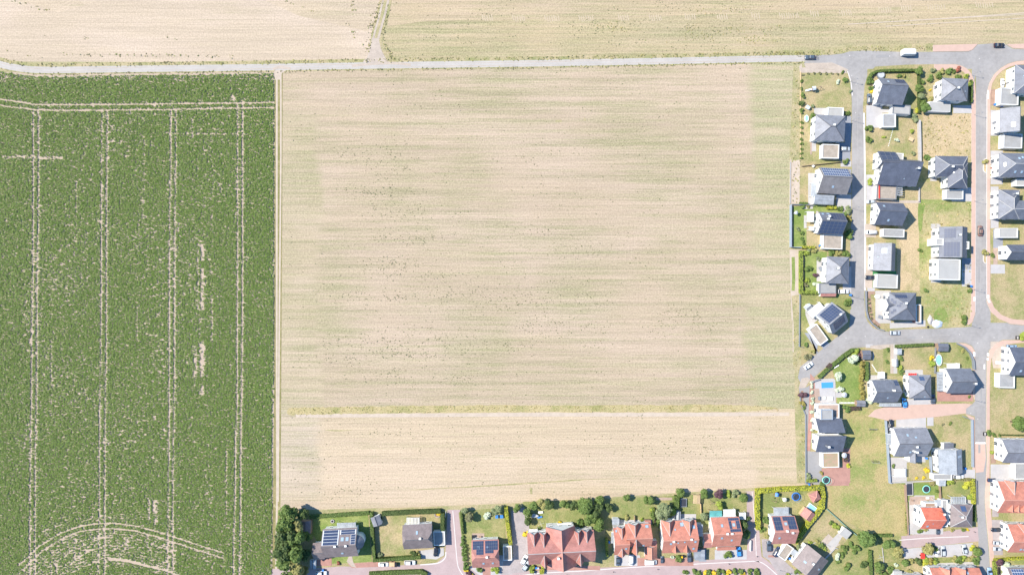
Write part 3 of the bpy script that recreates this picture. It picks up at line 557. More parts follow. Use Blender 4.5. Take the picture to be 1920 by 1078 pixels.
# the green row crop: plants in drill rows, gaps, wheel tracks, bare patches
def crop():
    sp, al = 0.72, 0.36
    xs = np.arange(-262, -95.5, sp); ys = np.arange(-150, 86.8, al)
    X, Y = np.meshgrid(xs, ys); X = X.ravel(); Y = Y.ravel()
    X = X + rng.normal(0, 0.09, len(X)); Y = Y + rng.uniform(-al/2, al/2, len(Y))
    px = X/S+960; py = 539-Y/S
    keep = poly_mask(px, py, [(-300,150),(-60,112),(0,134),(30,140),(60,143.5),(110,144),(240,142.5),(513,138.5),(513.5,500),(511,800),(508,1100),(505,1240),(-300,1240)])
    X, Y, px, py = X[keep], Y[keep], px[keep], py[keep]
    k = np.ones(len(X))
    # wheel tracks (centre lines in survey units, half width, chance of a plant)
    tr = [([(63.5,205),(62,500),(58,800),(57,1010),(52,1240)],1.3),([(73,203),(71,500),(68,800),(66,1010),(63,1240)],1.3),
          ([(192,208),(190.5,500),(187.5,800),(185.5,1000),(184,1240)],1.1),([(202,208),(200,500),(198,800),(196,1000),(195,1240)],1.25),
          ([(320,208),(318,560),(316,900),(314,1240)],1.1),([(330,208),(328,560),(325,900),(323,1240)],1.1),
          ([(446,195),(446,500),(444,750),(440,950),(436,1240)],1.2),([(455.5,195),(455,500),(453,750),(451,950),(447,1240)],1.35),
          ([(-300,135),(-60,176),(0,186.5),(30,190.5),(60,195.5),(85,197),(240,196),(400,194),(513,192.5)],1.2),([(-300,150),(-60,188),(0,198),(30,202),(65,206),(120,207.5),(300,206),(513,202)],1.0),
          ([(34,1060),(75,1022),(110,1000),(150,985),(185,980.5),(215,980),(250,984),(300,997),(360,1017),(420,1036)],1.0),
          ([(42,1068),(80,1031),(115,1009),(150,995),(185,990.5),(215,990),(250,993.5),(300,1007),(360,1027),(420,1046)],1.0),
          ([(205,1048),(222,1047.5),(240,1051),(275,1060),(310,1068),(345,1082)],2.0)]
    for pts, hw in tr:
        d = seg_dist(px, py, pts) + (vnoise(X*0.5, Y*0.5, 5)-0.5)*0.9
        k *= np.where(d < hw+0.12, 0.0, 1)
    for pts, hw, c in [([(120,1040),(170,1014),(205,1006),(250,1008),(420,1061)],0.55,0.1),([(130,1056),(170,1030),(205,1021),(240,1022)],0.7,0.2),([(168,1009),(200,1005)],1.4,0.1),([(142,1010),(140,1050)],1.3,0.35),([(151,1012),(150,1055)],1.3,0.35),([(97,1042),(96,1078)],1.6,0.35),([(106,1044),(108,1075)],1.6,0.35),([(237,1006),(241,1026)],3,0.2),
        ([(276,937),(276,973)],1.1,0.2),([(281,937),(280,973)],1.1,0.25),([(291,940),(292,976)],3.6,0.12),([(400,330),(399,375)],1.0,0.25),([(399,395),(398,410)],1.0,0.25),([(413,345),(415,360)],1.2,0.3),
        ([(371,450),(370,580)],1.4,0.35),([(379,462),(380,484)],4.0,0.12),([(380,505),(380,577)],3.6,0.10),([(376,590),(375,630)],1.4,0.3),([(379,645),(379,702)],5.0,0.10),([(366,655),(366,702)],3.5,0.32),([(379,730),(377,737)],4,0.25),([(397,560),(397,640)],1.0,0.35),
        ([(5,294),(60,294),(115,297)],2.8,0.42),([(436,180),(440,190)],3,0.3),([(270,262),(268,420)],1.4,0.55),([(143,340),(141,480)],1.2,0.5),([(160,440),(158,470)],1.2,0.5),([(258,575),(258,640)],1.2,0.45),([(95,640),(98,730)],1.6,0.5),([(310,250),(460,252)],1.3,0.5),([(200,265),(218,265)],1.2,0.2),([(425,825),(423,990)],1.0,0.3),([(372,205),(420,200)],1.0,0.5),([(360,225),(362,260)],1.5,0.5),([(245,215),(245,255)],1.2,0.55)]:
        d = seg_dist(px, py, pts) + (vnoise(X*1.1, Y*1.1, 6)-0.5)*hw*0.9
        k *= np.where(d < hw+0.2, c*0.6, 1)
    # fans of thin rows under the big arc, and at the top edge
    arc = [(34,1070),(80,1034),(115,1012),(150,998),(200,992),(250,997),(300,1010),(360,1030),(420,1049)]
    below = poly_mask(px, py, arc + [(420,1090),(34,1090)])
    da = seg_dist(px, py, arc)
    fan = (np.sin(da*2*PI/4.6) > 0.35) & (da < 62) & (px < 330)
    k *= np.where(below & fan, 0.22, 1)
    up = poly_mask(px, py, [(a,b-17) for a,b in arc] + [(420,1022),(34,1062)])
    k *= np.where((~below) & (da < 34) & (da > 19) & (np.sin(da*2*PI/4.4) > 0.5) & (px > 80) & (px < 270), 0.3, 1)
    k *= np.where((py < 152+ (px<30)*3) & (np.sin(py*2*PI/3.6) > 0.45), 0.35, 1)
    # scattered gaps, denser in the middle of the field, streaky across the rows
    g1 = vnoise(X*1.25, Y*2.6, 1); g2 = vnoise(X*0.05, Y*0.05, 2); g3 = vnoise(X*2.4, Y*3.8, 3)
    thr = 0.800 - 0.15*np.clip((g2-0.30)*1.8, 0, 1) + 0.16*((py < 190)|(px > 460)|(px < 40)) + 0.08*(px > 400)
    k *= np.where(0.62*g1+0.38*g3 > thr, 0.12, 1)
    sel = rng.random(len(X)) < 0.95*k
    X, Y = X[sel], Y[sel]; n = len(X)
    P = np.concatenate([np.stack([X+rng.normal(0,0.165,n), Y+rng.normal(0,0.14,n), rng.uniform(0.26,0.46,n)],1) for _ in range(3)])
    lx, ly = P[:,0]/S+960, 539-P[:,1]/S; ok = np.ones(len(P), bool)
    for pts, hw in tr:
        d = seg_dist(lx, ly, pts) + (vnoise(P[:,0]*0.35, P[:,1]*0.35, 8)-0.5)*0.55
        ok &= (d > hw*0.62+0.85) | (rng.random(len(P)) < 0.04)
    P = P[ok]
    N = np.stack([rng.normal(0,0.32,len(P)), rng.normal(0,0.32,len(P)), np.ones(len(P))],1)
    sz = rng.uniform(0.34,0.62,len(P))
    mi = (rng.random(len(P)) < 0.30).astype(int) + (rng.random(len(P)) < 0.06)
    o = link('crop_foliage', quads_mesh('crop_foliage', leaf_quads(P,N,sz,rng,0.85), [M['leaf_c1'],M['leaf_c2'],M['leaf_c3']], np.minimum(mi,2)))
    tag(o, 'dense green row crop with pale wheel tracks and bare patches', 'crop', kind='stuff')
crop()

def tufts(name, polys, dens, size, mats, label, hgt=0.25, tilt=0.6, mask=None, cat='grass'):
    """loose grass or weeds over polygons, dens per square metre"""
    PX, PY = [], []
    for p in polys:
        a = np.array(p); x0,y0 = a.min(0); x1,y1 = a.max(0)
        n = int((x1-x0)*(y1-y0)*S*S*dens)
        x = rng.uniform(x0,x1,n); y = rng.uniform(y0,y1,n); m_ = poly_mask(x,y,p)
        PX.append(x[m_]); PY.append(y[m_])
    px = np.concatenate(PX); py = np.concatenate(PY)
    if mask is not None:
        m_ = mask(px, py) > rng.random(len(px)); px, py = px[m_], py[m_]
    X = (px-960)*S; Y = (539-py)*S; n = len(X)
    P = np.stack([X,Y,rng.uniform(0.08,hgt,n)],1); N = np.stack([rng.normal(0,tilt,n),rng.normal(0,tilt,n),np.ones(n)],1)
    mi = (rng.random(n)*len(mats)).astype(int)
    o = link(name, quads_mesh(name, leaf_quads(P,N,rng.uniform(0.6,1.3,n)*size,rng,0.7), [M[k] for k in mats], mi))
    return tag(o, label, cat, kind='stuff')
tufts('verge_grass', [ribbon([(x,y-10.5) for x,y in roadN], 5), ribbon([(x,y+8.2) for x,y in roadN[4:]], 3.4), ribbon([(x,y-6.4) for x,y in roadN], 1.8), ribbon([(x,y+6.3) for x,y in roadN], 1.6), ribbon([(1440,101),(1520,102),(1600,93),(1690,92),(1748,90)], 9), ribbon([(737,-220),(723,-40),(707,25),(695,70),(688,100)], 8), ribbon([(730,10),(718,60),(724,90),(742,115)], 7)],
   2.2, 0.6, ['leaf_x','leaf_w','leaf_s'], 'rough yellow green grass along the edges of the lanes', mask=lambda x,y: 0.25+0.9*vnoise(x*0.12,y*0.12,11))
tufts('verge_grass', [ribbon([(545,771),(640,769),(800,767),(960,766),(1200,766),(1460,765)], 12)], 1.3, 0.5, ['leaf_x2','leaf_x2','leaf_x'], 'tall dry grass on the strip between the harvested fields', mask=lambda x,y: 0.15+1.0*vnoise(x*0.1,y*0.2,12))
tufts('weeds', [[(1486,560),(1501,555),(1501,690),(1488,690)], [(1496,740),(1509,775),(1510,905),(1496,905)], [(1489,125),(1500,140),(1500,300),(1483,300)], [(1483,302),(1500,300),(1500,382),(1484,382)]], 1.0, 0.7, ['leaf_x2','leaf_w','leaf_s','leaf_x'], 'dry weeds on the strip outside the garden fences', mask=lambda x,y: 0.1+0.9*vnoise(x*0.15,y*0.15,13), cat='weeds')
tufts('meadow_grass', [[(1727,376),(1821,378),(1821,612),(1740,610),(1727,560)], [(1731,215),(1820,215),(1820,293),(1731,293)]], 0.7, 0.8, ['leaf_x2','leaf_w','leaf_x'], 'tall dry grass on the empty building plots', mask=lambda x,y: 0.1+0.9*vnoise(x*0.08,y*0.08,14)*(1-0.0*x))
tufts('weeds', [ribbon([(110,102),(200,104),(300,104),(445,107)], 6), ribbon([(0,92),(40,102),(80,107)], 4), ribbon([(78,65),(92,69),(108,74)], 4), rect(145,69,176,76), ribbon([(312,70),(326,72),(336,80)], 6), ribbon([(18,0),(50,10),(95,22)], 6), ribbon([(530,0),(560,12),(590,23)], 3), ribbon([(615,20),(628,28)], 4), ribbon([(700,20),(690,60),(684,90)], 10), ribbon([(664,52),(661,72)], 8), rect(645,44,655,52), rect(658,0,668,30)],
   1.5, 0.6, ['leaf_x','leaf_s','leaf_c3'], 'green weed patches on the pale north west field', hgt=0.2, mask=lambda x,y: np.clip(-0.15+1.3*vnoise(x*0.14,y*0.3,15),0,1), cat='weeds')
tufts('weeds', [rect(1280,40,1470,84), rect(1205,66,1320,80), rect(1110,40,1180,60), rect(1300,12,1420,28), rect(1500,40,1560,60)], 1.1, 0.5, ['leaf_x','leaf_c3','leaf_x2'], 'thin green regrowth on the northern stubble field', hgt=0.15, mask=lambda x,y: np.clip(-0.5+1.6*vnoise(x*0.03,y*0.11,16),0,1), cat='weeds')
def weed_mask(x, y):
    cl = np.zeros(len(x))
    for cx,cy,rx,ry,a in WEEDC: cl = np.maximum(cl, a*np.exp(-((x-cx)/rx)**2-((y-cy)/ry)**2))
    return np.clip(cl*1.1*(vnoise(x*0.25,y*0.35,21) > 0.42) + 0.015 + 0.05*(vnoise(x*0.02,y*0.05,22) > 0.68), 0, 1)
WEEDC = [(700,290,60,16,.5),(730,320,40,14,.6),(700,360,70,10,.8),(745,395,45,16,.7),(770,445,60,12,.8),(735,500,35,18,1),(820,515,50,10,.5),(720,555,90,8,.8),(745,558,40,6,1),(820,545,60,16,.5),(900,560,70,20,.6),
    (630,638,35,10,.7),(715,640,45,16,.9),(800,625,60,18,.5),(770,665,90,6,1),(640,675,50,10,.8),(860,660,60,16,.5),(740,708,35,12,.8),(860,708,60,10,.6),(1020,610,50,18,1),(990,560,60,20,.7),(1110,565,45,12,.6),(1110,615,40,10,.7),(1265,600,35,22,1),(1320,612,30,12,.7),(1110,648,25,8,.9),(960,650,40,12,.8),(1195,752,18,5,.9),(725,812,30,6,1),(775,815,25,8,.7),(660,920,35,12,.9),(700,905,30,8,.6),(1195,778,30,5,.8),(1260,840,60,14,.5),(1310,845,35,12,.7),(1330,818,30,5,.6),(1330,880,30,8,.5),
    (1140,50,60,12,.8),(1100,60,25,14,.8),(1170,80,35,6,.8),(1350,55,60,12,.7),(1270,90,15,5,.8),(1340,88,25,8,.7),(1260,15,60,14,.5),(1000,430,30,12,.7),(1080,465,40,12,.6),(520+40,780,30,8,.4),(300,70,30,4,.5),(160,72,20,4,.5),(830,70,60,12,.4),(900,40,60,14,.4),(1650,50,120,20,.3)]
tufts('weeds', [[(540,140),(1478,124),(1485,760),(540,762)], [(540,778),(1500,777),(1500,900),(960,938),(540,950)], [(735,-20),(1920,-20),(1920,80),(735,112)]], 1.2, 0.42, ['leaf_o2','leaf_s','leaf_g2'], 'dark weeds in loose clusters on the harvested field', hgt=0.16, tilt=0.35, mask=weed_mask, cat='weeds')
# ------------------------------------------------------------------ buildings
def window_mesh(wd, ht):
    mb = MB(); mb.box(-wd/2,-0.06,-ht/2,wd/2,0.04,ht/2,0); mb.box(-wd/2+0.09,-0.075,-ht/2+0.09,-0.04,-0.055,ht/2-0.09,1); mb.box(0.04,-0.075,-ht/2+0.09,wd/2-0.09,-0.055,ht/2-0.09,1)
    mb.box(-wd/2-0.08,-0.16,-ht/2-0.09,wd/2+0.08,-0.06,-ht/2-0.02,0)
    return mb.mesh('window', [M['trim_white'], M['window_glass']])
WIN = window_mesh(1.15, 1.3); WINT = window_mesh(1.5, 2.1)
_d = MB(); _d.box(-0.55,-0.07,0,0.55,0.04,2.15); DOOR = _d.mesh('door', [M['trim_grey']])
_d = MB(); _d.box(-0.03,-0.14,-0.12,0.03,-0.07,0.12); HANDLE = _d.mesh('handle', [M['steel']])
_d = MB(); _d.box(-1.3,-0.06,0,1.3,0.03,2.15,0)
for i in range(4): _d.box(-1.26,-0.085,0.06+i*0.53,1.26,-0.06,0.53+i*0.53,0)
GDOOR = _d.mesh('garage_door', [M['plaster_grey']])

class Mass:
    """one roofed volume: t roof type, r eave rectangle in survey units"""
    def __init__(s, t, r, ze, zr=None, roof='roof_grey', wall='plaster_white', rf=0.5, ins=None, oh=0.4, hi='N', win=True, ridge=None, parapet='trim_white'):
        s.t=t; s.r=r; s.ze=ze; s.zr=zr if zr else ze; s.roof=roof; s.wall=wall; s.rf=rf; s.ins=ins; s.oh=oh; s.hi=hi; s.win=win; s.ridge=ridge; s.parapet=parapet
    def setup(s, origin, rot):
        x0,y0,x1,y1 = s.r
        cx,cy,_ = G((x0+x1)/2,(y0+y1)/2,s.ze); k=(H-s.ze)/H*S
        s.a=(x1-x0)/2*k; s.b=(y1-y0)/2*k
        if origin is None: origin=(cx,cy)
        dx,dy = cx-origin[0], cy-origin[1]; c,n = math.cos(-rot), math.sin(-rot)
        s.ox, s.oy = dx*c-dy*n, dx*n+dy*c
        return (cx,cy)
    def P(s, sl, u, v, lift=0.0):
        a,b,ze,zr = s.a,s.b,s.ze,s.zr; z = ze+(zr-ze)*v
        if s.t in ('gx','hh'):
            yr = b-2*b*(1-s.rf) if False else -b+2*b*s.rf
            p = (-a+2*a*u, b+(yr-b)*v, z) if sl=='N' else (-a+2*a*u, -b+(yr+b)*v, z)
        elif s.t=='gy':
            xr = -a+2*a*s.rf
            p = (-a+(xr+a)*v, b-2*b*u, z) if sl=='W' else (a+(xr-a)*v, b-2*b*u, z)
        elif s.t=='hip':
            i = s.hipins()
            if a>=b: fy, fx = b, i
            else: fx, fy = a, i
            if sl=='N': p=(-a+2*a*u, b-fy*v, z)
            elif sl=='S': p=(-a+2*a*u, -b+fy*v, z)
            elif sl=='W': p=(-a+fx*v, b-2*b*u, z)
            else: p=(a-fx*v, b-2*b*u, z)
        elif s.t=='shed':
            p = (-a+2*a*u, -b+2*b*v, z) if s.hi=='N' else (-a+2*a*u, b-2*b*v, z)
        else: p = (-a+2*a*u, -b+2*b*v, ze)
        return Vector((p[0]+s.ox, p[1]+s.oy, p[2]))
    def hipins(s):
        m = min(s.a,s.b); return min(s.ins if s.ins else m*0.92, max(s.a,s.b)-0.15)
    def N(s, sl):
        p=s.P(sl,0,0); q=s.P(sl,1,0); r=s.P(sl,0,1); n=(q-p).cross(r-p).normalized()
        return n if n.z>0 else -n
    def roof_mesh(s):
        a,b,ze,zr,t = s.a,s.b,s.ze,s.zr,0.24; mb=MB()
        o=lambda L:[(x+s.ox,y+s.oy,z) for x,y,z in L]
        if s.t=='gx':
            yr=-b+2*b*s.rf
            mb.slab(o([(-a,-b,ze),(a,-b,ze),(a,yr,zr),(-a,yr,zr),(a,b,ze),(-a,b,ze)]),[(0,1,2,3),(3,2,4,5)],t)
            s.lines=[((-a,yr,zr),(a,yr,zr))]
        elif s.t=='gy':
            xr=-a+2*a*s.rf
            mb.slab(o([(-a,-b,ze),(-a,b,ze),(xr,b,zr),(xr,-b,zr),(a,b,ze),(a,-b,ze)]),[(1,0,3,2),(2,3,5,4)],t)
            s.lines=[((xr,-b,zr),(xr,b,zr))]
        elif s.t=='hip':
            i=s.hipins()
            if a>=b: r0,r1=(-a+i,0,zr),(a-i,0,zr); F=[(0,1,5,4),(1,2,5),(2,3,4,5),(3,0,4)]
            else: r0,r1=(0,-b+i,zr),(0,b-i,zr); F=[(0,1,4),(1,2,5,4),(2,3,5),(3,0,4,5)]
            V=[(-a,-b,ze),(a,-b,ze),(a,b,ze),(-a,b,ze),r0,r1]
            mb.slab(o(V),F,t)
            s.lines=[(r0,r1)]+([(V[0],r0),(V[3],r0),(V[1],r1),(V[2],r1)] if a>=b else [(V[0],r0),(V[1],r0),(V[2],r1),(V[3],r1)])
        elif s.t=='hh':     # gable with clipped ends
            i=s.ins or 1.2; zc=zr-(zr-ze)*0.42; yc=b*(1-0.58)
            V=[(-a,-b,ze),(a,-b,ze),(a,b,ze),(-a,b,ze),(-a,-yc,zc),(a,-yc,zc),(a,yc,zc),(-a,yc,zc),(-a+i,0,zr),(a-i,0,zr)]
            mb.slab(o(V),[(0,1,5,9,8,4),(2,3,7,8,9,6),(4,8,7),(6,9,5)],t)
            s.lines=[((-a+i,0,zr),(a-i,0,zr))]
        elif s.t=='shed':
            z0,z1=(ze,zr) if s.hi=='N' else (zr,ze)
            mb.slab(o([(-a,-b,z0),(a,-b,z0),(a,b,z1),(-a,b,z1)]),[(0,1,2,3)],t); s.lines=[]
        else:
            mb.box(-a+0.28+s.ox,-b+0.28+s.oy,ze-0.30,a-0.28+s.ox,b-0.28+s.oy,ze-0.22); s.lines=[]
        return mb
    def wall_mesh(s):
        oh=s.oh; mb=MB(); a,b=s.a-oh,s.b-oh; ze,zr=s.ze,s.zr; x,y=s.ox,s.oy
        if s.t=='flat':
            mb.box(-s.a+x,-s.b+y,0,s.a+x,s.b+y,ze-0.30); s.aw,s.bw,s.zw=s.a,s.b,ze-0.3; return mb
        s.aw,s.bw,s.zw=a,b,ze+0.0
        if s.t=='hip': mb.box(-a+x,-b+y,0,a+x,b+y,ze-0.02)
        elif s.t in ('gx','hh'):
            yr=-s.b+2*s.b*s.rf; zn=ze+(zr-ze)*oh/(s.b-yr)-0.22; zs=ze+(zr-ze)*oh/(s.b+yr)-0.22; top=zr-0.22
            if s.t=='hh':
                zc=zr-(zr-ze)*0.42-0.3; yc=s.b*0.42
                pr=[(-b,0),(b,0),(b,zn),(yc,zc),(-yc,zc),(-b,zs)]
            else: pr=[(-b,0),(b,0),(b,zn),(yr,top),(-b,zs)]
            n=len(pr)
            mb.add([(-a+x,p+y,q) for p,q in pr]+[(a+x,p+y,q) for p,q in pr],[tuple(range(n-1,-1,-1)),tuple(range(n,2*n))]+[(i,(i+1)%n,n+(i+1)%n,n+i) for i in range(n)])
        elif s.t=='gy':
            xr=-s.a+2*s.a*s.rf; zE=ze+(zr-ze)*oh/(s.a-xr)-0.22; zW=ze+(zr-ze)*oh/(s.a+xr)-0.22
            pr=[(-a,0),(a,0),(a,zE),(xr,zr-0.22),(-a,zW)]; n=5
            mb.add([(p+x,-b+y,q) for p,q in pr]+[(p+x,b+y,q) for p,q in pr],[tuple(range(n)),tuple(range(2*n-1,n-1,-1))]+[((i+1)%n,i,n+i,n+(i+1)%n) for i in range(n)])
        elif s.t=='shed':
            sl=(zr-ze)/(2*s.b); zl=ze+sl*oh-0.22; zh=zr-sl*oh-0.22
            pr=[(-b,0),(b,0),(b,zh),(-b,zl)] if s.hi=='N' else [(-b,0),(b,0),(b,zl),(-b,zh)]; n=4
            mb.add([(-a+x,p+y,q) for p,q in pr]+[(a+x,p+y,q) for p,q in pr],[tuple(range(n-1,-1,-1)),tuple(range(n,2*n))]+[(i,(i+1)%n,n+(i+1)%n,n+i) for i in range(n)])
        return mb
def slope_box(mb, ms, sl, u0, v0, u1, v1, l0, l1, m=0):
    n = ms.N(sl)
    B = [ms.P(sl,u0,v0),ms.P(sl,u1,v0),ms.P(sl,u1,v1),ms.P(sl,u0,v1)]
    mb.add([p+n*l0 for p in B]+[p+n*l1 for p in B],[(3,2,1,0),(4,5,6,7),(0,1,5,4),(1,2,6,5),(2,3,7,6),(3,0,4,7)],m)

def house(name, label, masses, rot=0.0, solar=(), sky=(), chim=(), dorm=(), door='E', cat='house', group=None, nowin=False, gdoor=None, extra=None):
    rz = R(rot); org = masses[0].setup(None, rz)
    for ms in masses: ms.setup(org, rz)
    root = empty(name, (org[0],org[1],0.0), rz); tag(root, label, cat, group)
    for k,ms in enumerate(masses):
        ms.wall_mesh().build('wall', [M[ms.wall]], root)
        rf = ms.roof_mesh().build('roof', [M[ms.roof]], root)
        if ms.t=='flat' and ms.parapet:
            mb=MB(); a,b,x,y=ms.a,ms.b,ms.ox,ms.oy; z0,z1=ms.ze-0.30,ms.ze+0.06; w_=0.28
            mb.box(-a+x-0.03,-b+y-0.03,z0,a+x+0.03,-b+w_+y,z1); mb.box(-a+x-0.03,b-w_+y,z0,a+x+0.03,b+y+0.03,z1)
            mb.box(-a+x-0.03,-b+w_+y,z0,-a+w_+x,b-w_+y,z1); mb.box(a-w_+x,-b+w_+y,z0,a+x+0.03,b-w_+y,z1)
            mb.build('parapet', [M[ms.parapet]], root)
        if ms.lines and ms.t!='flat':
            mb=MB()
            for p,q in ms.lines:
                p=Vector(p)+Vector((ms.ox,ms.oy,0.03)); q=Vector(q)+Vector((ms.ox,ms.oy,0.03))
                if (q-p).length>0.3: mb.tube(p,q,0.13,0.13,6)
            rk = ms.ridge or {'roof_red':'ridge_red','roof_brick':'ridge_red','roof_bright':'ridge_red'}.get(ms.roof,'ridge_dark')
            mb.build('ridge_cap', [M[rk]], rf)
        if ms.win and not nowin:
            for side,L_,d,r_ in (('S',ms.aw,-ms.bw,0),('E',ms.bw,ms.aw,90),('N',ms.aw,ms.bw,180),('W',ms.bw,-ms.aw,-90)):
                n=max(1,int(2*L_/3.3))
                for zc in ((1.45,4.25) if ms.zw>5.0 else (1.45,)):
                    for i in range(n):
                        t=(-L_+2*L_*(i+0.5)/n)
                        if side==door and k==0 and zc<2 and i==n//2: continue
                        px_,py_=((t,d) if side in 'NS' else (d,t))
                        big = zc<2 and side in 'SW' and i==n-1
                        o=link('window', WINT if big else WIN, root, (px_+ms.ox,py_+ms.oy,zc-(0.35 if big else 0)), R(r_))
                gab=(ms.t in('gx','hh') and side in 'EW') or (ms.t=='gy' and side in 'NS')
                if gab and ms.zr-ms.ze>2.4 and ms.zw<5.0:
                    for t in (-0.9,0.9):
                        px_,py_=((t,d) if side in 'NS' else (d,t)); link('window', WIN, root, (px_+ms.ox,py_+ms.oy,ms.ze+0.35+0.4), R(r_))
        if k==0 and door and not nowin:
            d=dict(S=(0,-ms.bw,0),E=(ms.aw,0,90),N=(0,ms.bw,180),W=(-ms.aw,0,-90))[door]
            do=link('door', DOOR, root, (d[0]+ms.ox,d[1]+ms.oy,0.02), R(d[2])); link('handle', HANDLE, do, (0.42,0,1.05))
        if gdoor and k==0:
            d=dict(S=(0,-ms.bw,0),E=(ms.aw,0,90),N=(0,ms.bw,180),W=(-ms.aw,0,-90))[gdoor]
            link('garage_door', GDOOR, root, (d[0]+ms.ox,d[1]+ms.oy,0.03), R(d[2]))
    for (k,sl,u0,v0,u1,v1,nu,nv,*st) in solar:
        ms=masses[k]; mb=MB(); cell,fr=(st[0],st[1]) if st else ('solar_cell','solar_frame_dark')
        slope_box(mb,ms,sl,u0,v0,u1,v1,0.05,0.10,1)
        g=0.06
        for i in range(nu):
            for j in range(nv):
                du,dv=(u1-u0)/nu,(v1-v0)/nv
                slope_box(mb,ms,sl,u0+du*(i+g),v0+dv*(j+g),u0+du*(i+1-g),v0+dv*(j+1-g),0.10,0.125,0)
        mb.build('solar_array',[M[cell],M[fr]],root)
    for (k,sl,u,v,*sz) in sky:
        ms=masses[k]; sx=sz[0] if sz else 0.9; sy=sz[1] if len(sz)>1 else 1.2; mb=MB()
        lu=(ms.P(sl,1,0)-ms.P(sl,0,0)).length; lv=(ms.P(sl,0,1)-ms.P(sl,0,0)).length
        du,dv=sx/2/lu,sy/2/lv
        slope_box(mb,ms,sl,u-du,v-dv,u+du,v+dv,-0.05,0.09,0); e=0.82
        slope_box(mb,ms,sl,u-du*e,v-dv*e,u+du*e,v+dv*e,0.09,0.11,1)
        mb.build('skylight',[M['trim_grey'],M['skylight_glass']],root)
    for (k,sl,u,v,*mt_) in chim:
        ms=masses[k]; p=ms.P(sl,u,v); mb=MB(); h=max(p.z+0.7,ms.zr+0.45)
        mb.box(p.x-0.38,p.y-0.3,p.z-0.6,p.x+0.38,p.y+0.3,h,0); mb.box(p.x-0.46,p.y-0.38,h,p.x+0.46,p.y+0.38,h+0.09,1)
        mb.build('chimney',[M[mt_[0] if mt_ else 'trim_grey'],M['trim_white']],root)
    for (k,sl,u,wd,vf,vb,*mt_) in dorm:
        ms=masses[k]; ax=(ms.P(sl,1,0)-ms.P(sl,0,0)); L_=ax.length; du=wd/2/L_
        Lp,Rp,Bk,Fr=ms.P(sl,u-du,vf),ms.P(sl,u+du,vf),ms.P(sl,u,vb),ms.P(sl,u,vf)
        A=Vector((Fr.x,Fr.y,Bk.z)); up=Vector((0,0,0.12)); out=(Fr-Bk); out.z=0; out=out.normalized()*0.3
        A2,L2,R2=A+out+up,Lp+out,Rp+out; mb=MB()
        Lb,Rb=ms.P(sl,u-du,vf),ms.P(sl,u+du,vf); B2=Bk+up
        mb.slab([A2,L2+up,Lb+up,B2],[(0,1,2,3)],0.12,0); mb.slab([A2,B2,Rb+up,R2+up],[(0,1,2,3)],0.12,0)
        mb.add([Lp-Vector((0,0,0.6)),Rp-Vector((0,0,0.6)),Rp,A-Vector((0,0,0.15)),Lp],[(0,1,2,3,4)],1)
        mb.add([A-Vector((0,0,0.16)),Lp,Bk-Vector((0,0,0.2))],[(0,1,2)],1); mb.add([A-Vector((0,0,0.16)),Bk-Vector((0,0,0.2)),Rp],[(0,1,2)],1)
        d=mb.build('dormer',[M[ms.roof],M[ms.wall]],root)
        rb=MB(); rb.tube(A2+Vector((0,0,0.03)),B2+Vector((0,0,0.03)),0.1,0.1,5)
        if mt_: rb.tube(B2,Lb+up,0.11,0.11,5)
        rb.build('ridge_cap',[M['ridge_pale' if mt_ else 'ridge_red']],d)
        if wd>1.6:
            q=(Lp+Rp)/2+out.normalized()*0.02; ang={'S':0,'E':90,'N':180,'W':-90}[sl]
            link('window',WIN,d,(q.x,q.y,q.z+0.15),R(ang))
    if extra: extra(root, masses)
    return root
def garage(label, r, z=2.7, roof='flat_grey', wall='plaster_white', rot=0.0, door='E', parapet='trim_white', name='garage', cat='garage', group=None):
    return house(name, label, [Mass('flat', r, z, None, roof, wall, parapet=parapet, win=False)], rot, door=None, nowin=True, gdoor=door, cat=cat, group=group)
def shed(label, r, z=2.2, zr=2.9, t='gx', roof='roof_slate', wall='timber', rot=0.0, door='S', name='garden_shed'):
    return house(name, label, [Mass(t, r, z, zr, roof, wall, oh=0.15, win=False)], rot, door=door, cat='shed')
def canopy(label, r, z=2.6, mt='metal_pale', rot=0.0, style='panel', nb=8, name='terrace_canopy', cat='canopy', post='trim_white', along='y'):
    x0,y0,x1,y1=r; cx,cy,_=G((x0+x1)/2,(y0+y1)/2,z); k=(H-z)/H*S; a=(x1-x0)/2*k; b=(y1-y0)/2*k
    root=empty(name,(cx,cy,0),R(rot)); tag(root,label,cat)
    for sx in (-1,1):
        for sy in (-1,1):
            mb=MB(); mb.box(sx*(a-0.12)-0.06,sy*(b-0.12)-0.06,0,sx*(a-0.12)+0.06,sy*(b-0.12)+0.06,z-0.12); mb.build('post',[M[post]],root)
    mb=MB()
    for s_ in (-1,1):
        mb.box(-a,s_*b-0.06-(0.06 if s_>0 else -0.06),z-0.12,a,s_*b+0.06-(0.06 if s_>0 else -0.06),z); mb.box(s_*a-0.06-(0.06 if s_>0 else -0.06),-b+0.12,z-0.12,s_*a+0.06-(0.06 if s_>0 else -0.06),b-0.12,z)
    mb.build('frame',[M[post]],root)
    mb=MB()
    for i in range(nb):
        f=0.62 if style=='slat' else 0.92
        if along=='y':
            u0=-a+2*a*i/nb; u1=u0+2*a/nb*f; mb.box(u0,-b+0.01,z,u1,b-0.01,z+(0.10 if style=='slat' else 0.03+0.01*(i%2)))
        else:
            u0=-b+2*b*i/nb; u1=u0+2*b/nb*f; mb.box(-a+0.01,u0,z,a-0.01,u1,z+(0.10 if style=='slat' else 0.03+0.01*(i%2)))
    mb.build('slat_roof' if style=='slat' else 'roof',[M[mt]],root)
    return root
m_=Mass
